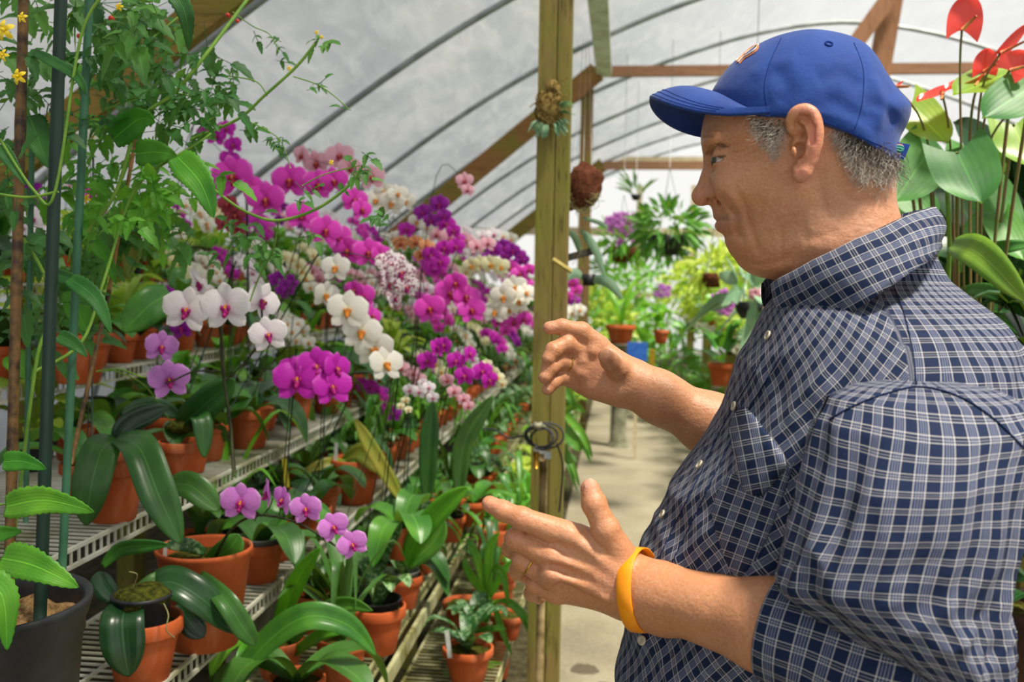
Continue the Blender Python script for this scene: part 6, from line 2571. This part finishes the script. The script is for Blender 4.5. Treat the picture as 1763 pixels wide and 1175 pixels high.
# tillandsia-like hanging slips below the coir
q = at(1000, 445, 3.1)
hs = empty('hanging_orchid', (q.x, q.y, q.z))
tag(hs, 'small orchid slip with long grey green leaves hanging under the brown fibre mount', 'hanging orchid')
b = MB()
for pts, w_ in (([(1008, 400, 3.1), (1025, 430, 3.08), (1042, 478, 3.06)], 14), ([(1000, 395, 3.1), (1016, 420, 3.1), (1018, 440, 3.1)], 12), ([(1000, 440, 3.1), (990, 410, 3.08), (970, 392, 3.06)], 12),
                ([(1010, 480, 3.1), (1045, 485, 3.06), (1072, 516, 3.04)], 19), ([(1005, 478, 3.1), (990, 470, 3.08), (970, 485, 3.06)], 18), ([(1002, 375, 3.1), (1035, 385, 3.1), (1045, 395, 3.1)], 8)):
    P_ = [at(*k) for k in pts]
    d = P_[-1] - P_[0]
    blade(b, P_, w_ * mpp(3.1), side=d.cross(Vector((0, 1, 0))).normalized(), n=6, nv=5, fold=.25, tip=.4)
world_part(b, 'foliage', LEAF['blue'], hs)
b = MB()
b.beam(at(974, 445, 3.1), at(1022, 432, 3.1), .012, .022)
world_part(b, 'bark_slab', M_simple('charred_bark', '3c3a36', '5c5850', 50, .9, .1, .6), hs, False)
b = MB()
b.lathe([(.001, -.001), (.018, 0), (.022, .035), (.020, .035), (.016, .004)], 14, at(1014, 492, 3.1))
world_part(b, 'net_pot', MK, hs)
b = MB()
for (x, y, x2, y2) in ((990, 505, 975, 560), (1000, 505, 1010, 560), (985, 455, 1000, 420), (1012, 510, 1030, 570), (1025, 440, 1038, 520)):
    b.tube(catmull([at(x, y, 3.1), at((x + x2) / 2 + 6, (y + y2) / 2, 3.09), at(x2, y2, 3.1)], 4), .0011, 4)
b.tube([at(1002, 360, 3.1), at(1006, 500, 3.1)], .0014, 4)
world_part(b, 'aerial_root', M_root, hs)
b = MB()
b.beam(at(952, 447, 2.84), at(984, 468, 2.84), .008, .028, up=(0, -1, .3))
tag(b.build('wood_slip', M_simple('yellow_tag_wood', 'd8c878', 'b8a458', 30, .7, .2, .1), smooth=False), 'pale yellow slanting label strip sticking out of the mossy post', 'plant tag')

# black tubing coil, valve and pipe on the post
q = at(932, 750, 2.80)
hv = empty('hose_valve', (q.x, q.y, q.z))
tag(hv, 'coiled black tubing with brass valve strapped to the mossy post', 'valve')
b = MB()
for cx_, cy_, rx, ry, dy in ((.012, .002, .052, .036, -.012), (-.004, -.002, .040, .028, -.02), (.004, -.006, .030, .030, -.03), (.0, 0, .046, .032, -.004)):
    b.tube([(cx_ + math.cos(a) * rx, dy + .008 * math.sin(2 * a), cy_ + math.sin(a) * ry) for a in np.linspace(0, TAU, 33)], .0030, 7, caps=False)
b.tube(catmull([(.045, -.01, -.02), (.062, 0, -.08), (.060, 0, -.16), (.055, 0, -.22)], 6), .003, 6)
b.tube(catmull([(-.05, -.01, .0), (-.09, -.01, -.01), (-.13, 0, .01), (-.17, .0, .012)], 6), .003, 6)
b.build('tubing', MK, hv)
b = MB()
b.tube([(-.012, -.02, -.045), (-.012, -.02, -.058), (-.012, -.02, -.060), (-.012, -.02, -.075), (-.012, -.02, -.077), (-.012, -.02, -.09)], [.009, .009, .006, .006, .0085, .0075], 12)
b.build('brass_fitting', M_simple('brass', 'c8963c', 'a87828', 30, .3, .5, 0, 1), hv)
b = MB()
b.lathe([(.001, .012), (.012, .012), (.016, .006), (.016, 0), (.010, -.006), (.001, -.006)], 12, (-.008, -.03, .028))
for k in range(6):
    a = k * TAU / 6
    b.blob((-.008 + math.cos(a) * .017, -.03, .03 + math.sin(a) * .010), (.005, .005, .005), 5, 6)
b.build('tap_wheel', M_simple('grey_tap_wheel', '9c9a80', '5a584c', 60, .5, .4, .2), hv)
b = MB()
b.box((.010, -.012, -.065), (.030, -.002, -.045))
b.box((-.02, -.014, -.05), (.012, -.004, -.035))
b.build('clamp', M_galv, hv, False)
b = MB()
a = at(934, 800, 2.82)
b.tube([(a.x, 2.86, .0), (a.x, 2.86, a.z), (a.x, 2.82, a.z + .02)], .012, 10)
tag(b.build('water_pipe', M_simple('peeling_pipe', 'a8946a', '5a4a28', 14, .7, .3, .3)), 'peeling standpipe running up the front of the mossy post', 'pipe')
# plant leaning out behind the post
q = at(985, 760, 3.9)
ps = potted('potted_plant', 'potted plant', 'strap leaved plant spilling over the path edge behind the mossy post', -.42, 3.5, .0, .07, .55, None)
for pts, w_ in (([(960, 700, 3.4), (1000, 745, 3.3), (1020, 790, 3.3)], 14), ([(960, 690, 3.4), (985, 650, 3.4), (992, 600, 3.4)], 14), ([(960, 720, 3.4), (990, 700, 3.3), (1008, 712, 3.3)], 12),
                ([(958, 740, 3.4), (985, 800, 3.3), (998, 840, 3.3)], 9), ([(960, 760, 3.4), (978, 800, 3.3), (995, 850, 3.3)], 7), ([(960, 740, 3.4), (1000, 765, 3.3), (1018, 800, 3.3)], 8),
                ([(958, 700, 3.4), (972, 640, 3.4), (975, 590, 3.4)], 12), ([(958, 720, 3.4), (988, 760, 3.3), (1003, 775, 3.3)], 22), ([(958, 660, 3.4), (978, 680, 3.3), (990, 700, 3.3)], 13)):
    cam_leaf(ps, pts, w_, 'mid', fold=.3, tip=.4, thick=0)

# ------------------------------------------------------------------ anthurium at the right
def heart(b, base, tip, nrm, W_, n=12, nv=9, cup=.10, lobe=.30, droop=.0):
    base, tip = Vector(base), Vector(tip)
    d = tip - base
    L = d.length
    d.normalize()
    n_ = Vector(nrm)
    n_ = (n_ - n_.dot(d) * d).normalized()
    s = d.cross(n_)
    rows = []
    for i in range(n + 1):
        t = i / n
        w_ = W_ * max(0, 1 - t) ** .72 * (.70 + 1.15 * t) * 1.12
        row = []
        for j in range(nv):
            v = -1 + 2 * j / (nv - 1)
            row.append(base + d * (t * L - lobe * L * abs(v) ** 1.4 * (1 - t) ** 2.2 * (1 if abs(v) > .05 else 0)) + s * v * w_ / 2 + n_ * (cup * W_ * (abs(v) ** 1.5) * .6 - droop * L * t * t + .02 * W_ * math.sin(t * 9) * abs(v)))
        rows.append(row)
    b.grid(rows)


ax_, ay_ = at(1680, 900, 2.2).x, 2.2
an = potted('potted_anthurium', 'anthurium', 'tall red flowered anthurium with big heart shaped leaves behind the man', ax_, ay_, .45, .13, .24, None)
an_b = MB()
M_anst = M_simple('anthurium_stem', '7c5a38', '5c6a2c', 20, .5, .3, .1)
crown = Vector((ax_, ay_, .68))
HL = [((1648, 262), (1690, 352), 122, 'anth', 1.95, (-.1, -1, .45)), ((1745, 122), (1640, 165), 92, 'anthl', 2.1, (-.1, -.7, .9)), ((1775, 150), (1690, 205), 90, 'anth', 2.0, (0, -1, .6)),
      ((1566, 182), (1632, 248), 84, 'anthl', 2.15, (-.2, -.8, .8)), ((1598, 262), (1538, 350), 104, 'anth', 2.1, (-.1, -1, .4)), ((1560, 250), (1640, 330), 90, 'anth', 2.2, (.1, -1, .4)),
      ((1745, 215), (1775, 290), 95, 'anthl', 2.3, (0, -1, .3)), ((1700, 330), (1745, 410), 90, 'anth', 2.35, (.1, -1, .4)), ((1640, 330), (1700, 430), 80, 'deep', 2.4, (.1, -1, .3)), ((1720, 380), (1763, 450), 70, 'mid', 2.3, (.1, -1, .3)),
      ((1560, 330), (1610, 380), 70, 'anth', 2.4, (.1, -1, .3)), ((1700, 250), (1640, 210), 60, 'deep', 2.4, (0, -1, .2))]
for (bx, by), (tx, ty), w_, m_, Y, nn in HL:
    m = MB()
    B_, T_ = at(bx, by, Y), at(tx, ty, Y - .05)
    heart(m, B_, T_, nn, w_ * mpp(Y))
    l = world_part(m, 'leaf', LEAF[m_], an)
    an_b.tube(catmull([crown, crown.lerp(B_, .6) + Vector((0, .03, .05)), B_], 6), .0035, 6)
for pts, w_ in (([(1640, 422, 2.0), (1690, 440, 1.9), (1770, 522, 1.85)], 54), ([(1655, 500, 2.1), (1710, 505, 2.0), (1775, 550, 1.95)], 26), ([(1690, 552, 2.1), (1730, 550, 2.05), (1775, 590, 2.0)], 22),
                ([(1690, 430, 2.3), (1730, 425, 2.2), (1775, 420, 2.2)], 22), ([(1660, 415, 2.3), (1690, 380, 2.3), (1720, 385, 2.3)], 34), ([(1640, 430, 2.3), (1650, 460, 2.3), (1655, 470, 2.3)], 14)):
    cam_leaf(an, pts, w_, 'anthl' if w_ > 50 else 'mid', fold=.3, tip=.45)
b = MB()
b.tube(catmull([at(1624, 700, 2.2), at(1632, 500, 2.2), at(1634, 400, 2.15), at(1628, 290, 2.1)], 5), .0045, 7)
world_part(b, 'leaf_stalk', M_gstem, an)
M_spathe = NT('red_spathe')
M_spathe = M_spathe.done(M_spathe.mixsh(.35, M_spathe.bsdf(M_spathe.mix(M_spathe.noise(12, 3), srgb('d8322e'), srgb('ee5a50')), .25, .5, 0), M_spathe.transl(srgb('ff5a50'))))
M_spad = M_simple('spadix', 'd8a060', 'b84a30', 30, .5, .3, .2)
for (bx, by), (tx, ty), w_, nn, Y in (((1656, 52), (1666, -8), 62, (0, -1, .1), 2.0), ((1693, 124), (1700, 84), 44, (0, -1, .2), 2.1), ((1738, 122), (1768, 92), 52, (0, -1, .2), 2.0),
                                      ((1690, 130), (1622, 160), 44, (0, -.35, 1), 2.1), ((1622, 160), (1578, 176), 36, (0, -.5, 1), 2.1), ((1722, 92), (1768, 40), 22, (.5, -.6, .3), 2.05), ((1740, 190), (1775, 192), 16, (0, -.5, 1), 2.0), ((1542, 150), (1556, 140), 8, (0, -.6, 1), 2.1)):
    m = MB()
    B_, T_ = at(bx, by, Y), at(tx, ty, Y)
    heart(m, B_, T_, nn, w_ * mpp(Y), cup=.25, lobe=.35)
    sp_ = world_part(m, 'flower', M_spathe, an)
    m = MB()
    m.tube([B_ + Vector((0, -.005, 0)), B_.lerp(T_, .45) + Vector((.012, -.03, -.01))], [.004, .002], 7)
    s2 = m.build('spadix', M_spad)
    s2.parent = sp_
    mid = at((bx + 1650) / 2, by + 90, Y + .02)
    an_b.tube(catmull([crown, crown.lerp(mid, .7), mid, B_], 6), .0022, 6)
world_part(an_b, 'stalks', M_anst, an)


# ------------------------------------------------------------------ leaf masses
def cloud(b, c, rad, n, L, Wd, rnd, up=.2, shell=.5, bend=.3):
    for k in range(n):
        while True:
            v = Vector((rnd.uniform(-1, 1), rnd.uniform(-1, 1), rnd.uniform(-1, 1)))
            if .01 < v.length < 1:
                break
        v = v.normalized() * (v.length ** shell)
        p = Vector(c) + Vector((v.x * rad[0], v.y * rad[1], v.z * rad[2]))
        d = (v + Vector((rnd.uniform(-.6, .6), rnd.uniform(-.6, .6), rnd.uniform(-.5, .5) + up))).normalized()
        l = L * rnd.uniform(.6, 1.3)
        s = d.cross(Vector((rnd.uniform(-1, 1), rnd.uniform(-1, 1), rnd.uniform(-.2, 1)))).normalized()
        nn = s.cross(d)
        rows = []
        for t, w_ in ((0, .15), (.35, 1), (.7, .8), (1, .05)):
            q = p + d * l * t - Vector((0, 0, bend * l * t * t))
            rows.append([q - s * Wd * w_ / 2 + nn * Wd * .12 * w_, q, q + s * Wd * w_ / 2 + nn * Wd * .12 * w_])
        b.grid(rows)


def bush(name, cat, label, c, rad, n, L, Wd, mat, seed, group=None, pot=None, kindm=None, **kw):
    rnd = random.Random(seed)
    root = empty(name, (c[0], c[1], c[2] - rad[2]) if pot is None else pot[:3])
    tag(root, label, cat, group)
    b = MB()
    cloud(b, c, rad, n, L, Wd, rnd, **kw)
    world_part(b, 'foliage', LEAF[mat], root)
    return root


# dark shrubbery behind the man, right side
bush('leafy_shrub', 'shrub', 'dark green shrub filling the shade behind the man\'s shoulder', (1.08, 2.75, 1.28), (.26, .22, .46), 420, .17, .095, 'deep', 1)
bush('leafy_shrub', 'shrub', 'mid green leaves behind the heart shaped leaves at the right edge', (1.06, 2.95, 1.58), (.20, .15, .20), 110, .15, .085, 'mid', 9)
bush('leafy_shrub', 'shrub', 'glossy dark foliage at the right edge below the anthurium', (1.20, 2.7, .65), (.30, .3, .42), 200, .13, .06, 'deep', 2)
bush('leafy_shrub', 'shrub', 'variegated pale green leaves at the right edge above the yellow green blade', (1.12, 2.8, 1.40), (.18, .15, .16), 60, .12, .06, 'mottle', 3)
bush('leafy_shrub', 'shrub', 'dim bush between the cap strap and the far bench', (.98, 3.5, 1.45), (.16, .2, .30), 120, .11, .05, 'mid', 4)
for i, (x, y, lab) in enumerate(((1740, 1085, 'dark glazed pot at the lower right edge beside the man\'s elbow'), (1735, 720, 'dark pot at the right edge behind the man\'s back'))):
    q = at(x, y, 1.95)
    o = potted('potted_plant', 'potted plant', lab, q.x + .06, 1.95, q.z - .1, .11, .15, ('broad', i, 'deep'), mat=M_simple('dark_clay', '4a2c22', '2c1c18', 20, .6, .3, .2))
b = MB()
b.box((.72, 1.3, .40), (1.6, 3.6, .445))
for y in (1.4, 2.4, 3.4):
    b.box((.74, y, 0), (.82, y + .08, .40))
tag(b.build('wooden_bench', W['moss'], smooth=False), 'low mossy wooden bench behind the man carrying the anthurium pot', 'bench')
b = MB()
q1 = at(1748, 1175, 2.6)
b.box((q1.x, 2.6, 0), (q1.x + .08, 2.66, 1.1))
tag(b.build('bench_post', W['moss'], smooth=False), 'dark post at the lower right edge', 'post')

# ------------------------------------------------------------------ far bench on the right of the path
b_root = empty('wire_bench', (0, 0, 0))
tag(b_root, 'long wire topped bench with white edge receding along the right of the path', 'bench')
BZ = .97
b = MB()
for i in range(300):
    y = 3.6 + i * .04
    b.box((.84, y - .002, BZ - .004), (1.95, y + .002, BZ))
    b.box((.836, y - .002, BZ - .05), (.840, y + .002, BZ))
for x, z in ((.838, BZ), (.838, BZ - .05), (1.4, BZ - .006), (1.95, BZ - .004)):
    b.box((x - .005, 3.6, z - .005), (x + .005, 15.6, z + .005))
world_part(b, 'wire_deck', M_wire, b_root, False)
for y in (4.3, 6.2, 8.2, 10.5, 13):
    b = MB()
    b.box((.86, y, 0), (.95, y + .09, BZ - .01))
    b.box((1.85, y, 0), (1.94, y + .09, BZ - .01))
    b.box((.86, y, BZ - .12), (1.94, y + .06, BZ - .01))
    world_part(b, 'bench_leg', W['moss'], b_root, False)
LB = {'lime': 'yellow green', 'bright': 'bright green', 'mid': 'green', 'anthl': 'fresh green', 'blue': 'grey green'}
rnd = random.Random(21)
protos = {}


def bench_plant(x, y, z, m_, seed, s_, label, grp, pr=.09):
    root = empty('potted_plant', (x, y, z + .0012))
    tag(root, label, 'potted plant', grp)
    key = (m_, seed % 3)
    if key not in protos:
        b = MB()
        cloud(b, (0, 0, .12), (.17, .17, .13), 70, .10, .045, random.Random(seed), up=.5)
        protos[key] = b.build('foliage', LEAF[m_])
        o = protos[key]
    else:
        o = protos[key].copy()
        C.objects.link(o)
    o.parent = root
    o.location = (0, 0, pr * 1.5)
    o.scale = (s_,) * 3
    o.rotation_euler.z = rnd.uniform(0, 6)
    pot = MB()
    pot.lathe(pot_profile(pr, pr * 1.6), 16)
    pot.build('pot', MT, root)
    return root


yy_ = 3.8
k = 0
rn_ = 0
while yy_ < 15:
    for x in (.98, 1.25, 1.55, 1.82):
        m_ = rnd.choice(('lime', 'lime', 'anthl', 'bright', 'blue'))
        ds = 'near' if yy_ < 6 else 'middle' if yy_ < 9.5 else 'far'
        rw = {.98: 'front', 1.25: 'second', 1.55: 'third', 1.82: 'back'}[x]
        lab = '%s potted plant, %s from near end in %s row of wire bench' % (LB[m_], ordw(rn_), rw)
        bench_plant(x + rnd.uniform(-.03, .03), yy_ + rnd.uniform(-.03, .03), BZ, m_, k, rnd.uniform(.8, 1.25), lab, 'pots in the %s row of the white edged bench' % rw, rnd.choice((.075, .09)))
        k += 1
    rn_ += 1
    yy_ += .34 + max(0, yy_ - 5) * .07
# pink and violet flowers on the bench
for (x, y, kd, lab, Y) in ((1245, 525, 'lilac', 'pink flowering pot on the bench beside the collar', 4.6), (1310, 520, 'pink', 'pink flowering pot on the bench nearest the shirt collar', 4.6), (1140, 505, 'vein', 'violet flowering pot farther along the bench', 7.5)):
    q = at(x, y, Y)
    o = potted('potted_flower', 'potted plant', lab, q.x, Y, BZ, .06, .1, ('broad', 1, 'bright'), group=None)
    for k in range(9):
        FLO.clear() if False else None
        b = MB()
        rr_ = random.Random(k + x)
        c = q + Vector((rr_.uniform(-.05, .05), rr_.uniform(-.04, .04), rr_.uniform(-.03, .05)))
        for j in range(5):
            a = j * TAU / 5
            petal_b = b
            blade(b, [c, c + Vector((math.cos(a) * .015, -.006, math.sin(a) * .015)), c + Vector((math.cos(a) * .03, 0, math.sin(a) * .03))], .022, side=(-math.sin(a), 0, math.cos(a)), n=2, nv=3)
        world_part(b, 'flower', PET[kd], o)

# hanging baskets
def basket(px, py, Y, rad, mat, seed, label, n, L, Wd, bmat=MK, flower=None, up=.1):
    q = at(px, py, Y)
    root = empty('hanging_basket', tuple(q))
    tag(root, label, 'hanging basket')
    b = MB()
    b.lathe([(.001, -rad * .75), (rad * .35, -rad * .72), (rad * .55, -rad * .4), (rad * .66, 0), (rad * .62, 0), (rad * .4, -rad * .3)], 20)
    b.build('basket', bmat, root)
    b = MB()
    cloud(b, (0, 0, rad * .4), (rad, rad, rad * .7), n, L, Wd, random.Random(seed), up=up)
    b.build('foliage', LEAF[mat], root)
    b = MB()
    zt = 2.9 - q.z
    for k in range(3):
        a = k * TAU / 3
        b.tube([(math.cos(a) * rad * .6, math.sin(a) * rad * .6, 0), (0, 0, rad * 2.4)], .002, 4)
    b.tube([(0, 0, rad * 2.4), (0, 0, zt)], .002, 4)
    b.build('hanging_wire', M_galv, root)
    if flower:
        for k in range(16):
            rr_ = random.Random(k + px)
            b = MB()
            c = Vector((rr_.uniform(-.8, .8) * rad, -rad * .8 + rr_.uniform(-.05, .1), rr_.uniform(.1, 1.5) * rad))
            for j in range(5):
                a = j * TAU / 5 + k
                blade(b, [c, c + Vector((math.cos(a) * .02, -.008, math.sin(a) * .02)), c + Vector((math.cos(a) * .04, 0, math.sin(a) * .04))], .028, side=(-math.sin(a), 0, math.cos(a)), n=2, nv=3)
            b.build('flower', PET[flower], root)
    return root


basket(1150, 405, 6.2, .17, 'mid', 3, 'hanging basket of dark green foliage left of the man\'s mouth', 230, .12, .03)
basket(1072, 425, 6.6, .14, 'bright', 4, 'hanging basket with lilac orchid flowers right of the mossy post', 90, .12, .03, M_coir, 'lilac')
basket(1228, 470, 6.0, .12, 'lime', 5, 'brown hanging basket left of the man\'s chin', 60, .12, .03, M_coir)
basket(1290, 520, 4.4, .10, 'blue', 6, 'basket of broad grey green leaves beside the shirt collar', 26, .20, .07, MK)
basket(1095, 335, 7.5, .06, 'mid', 7, 'slim upright hanging plant against the bright end wall', 24, .20, .02, MK, None, 1.5)

# far greenery at several depths
BG = [((.6, 17.6, 1.3), (1.3, .4, 1.0), 'mid', 'dark green plants massed at the far end of the path', 700), ((3.3, 17.9, 1.25), (1.7, .4, 1.1), 'bright', 'green plants massed along the far right end wall', 700),
      ((.1, 14.2, .95), (.5, .5, .75), 'bright', 'green plants beyond the end of the concrete path', 380), ((1.35, 10.8, 1.22), (.42, 3.2, .20), 'lime', 'sunlit yellow green leaves crowding the far part of the bench', 700), ((-.25, 10.2, 1.0), (.35, .4, .40), 'lime', 'pale bush behind the second timber post', 220), ((1.6, 12.5, 1.35), (1.1, .8, .42), 'lime', 'wide lime green mass of plants far down the bench', 700),
      ((3.0, 10.5, 1.35), (.9, 1.2, .45), 'anthl', 'fresh green mass of plants on the far right benches', 600), ((-.9, 15.2, 1.0), (.9, .6, .55), 'lime', 'lime foliage at the far left end of the tunnel', 350),
      ((.5, 16.5, 1.1), (.9, .6, .7), 'bright', 'bright foliage closing the far end of the path', 450), ((2.6, 16.8, 1.6), (1.3, .6, .7), 'lime', 'tall pale foliage in front of the end wall', 600),
      ((2.5, 6.8, 1.25), (.5, 1.6, .30), 'bright', 'bright green plants on the second bench right of the path', 450), ((1.2, 9.8, 1.65), (.25, .4, .16), 'lime', 'lime hanging foliage above the far bench', 150),
      ((.05, 12.6, .95), (.30, .5, .35), 'bright', 'green plants at the left of the far path end', 160)]
for i, (c, rad, m_, lab, n) in enumerate(BG):
    bush('leafy_shrub', 'shrub', lab, c, rad, n, .15, .065, m_, 40 + i)
for i, (c, rad, n, lab) in enumerate((((.52, 11.2, .36), (.34, 1.2, .42), 420, 'ferns growing over the right side of the path end'), ((1.15, 5.2, .42), (.26, .7, .34), 260, 'ferny plants under the near part of the white edged bench'), ((1.15, 7.0, .42), (.28, .8, .34), 240, 'ferny plants under the middle part of the white edged bench'),
                                      ((1.1, 9.6, .40), (.28, 1.0, .34), 200, 'ferny plants under the far part of the white edged bench'))):
    bush('fern_clump', 'fern', lab, c, rad, n, .20, .05, 'mid', 60 + i, up=.1, bend=.5)
# blue sign, pot on stool and small items at the far end of the path
q = at(1097, 606, 8.0)
b = MB()
b.box((-.08, -.01, -.075), (.08, .01, .075))
o = b.build('blue_sign', M_simple('blue_panel', '2f62c0', '3c74d4', 30, .5, .3, 0), smooth=False)
o.location = q
tag(o, 'small blue panel standing at the right edge of the far path', 'sign')
b = MB()
b.box((-.012, -.008, -q.z + .002), (.012, .012, -.07))
b.build('sign_stake', W['pale'], o, False)
b = MB()
b.box((.10, -.02, -.12), (.14, .03, .02))
b.build('yellow_marker', M_simple('yellow_paint', 'a88a20', '8c7018', 30, .5, .3, 0), o, False)
q = at(1068, 592, 8.6)
st_ = potted('potted_plant', 'potted plant', 'terracotta bowl on a tall stand at the far path end', q.x, 8.6, q.z, .13, .16, ('strap', 1, 'bright'), 1.6)
b = MB()
b.lathe([(.10, -q.z + .002), (.07, -q.z + .05), (.06, -.06), (.11, -.01), (.11, -.001), (.001, -.001)], 16)
b.build('stand', M_block, st_)

# ------------------------------------------------------------------ the source flowers, pots and rosettes were only copied from
src = [o for o in bpy.data.objects if o.get('_proto')]
kids = [c for o in src for c in o.children]
for o in kids + src:
    bpy.data.objects.remove(o)
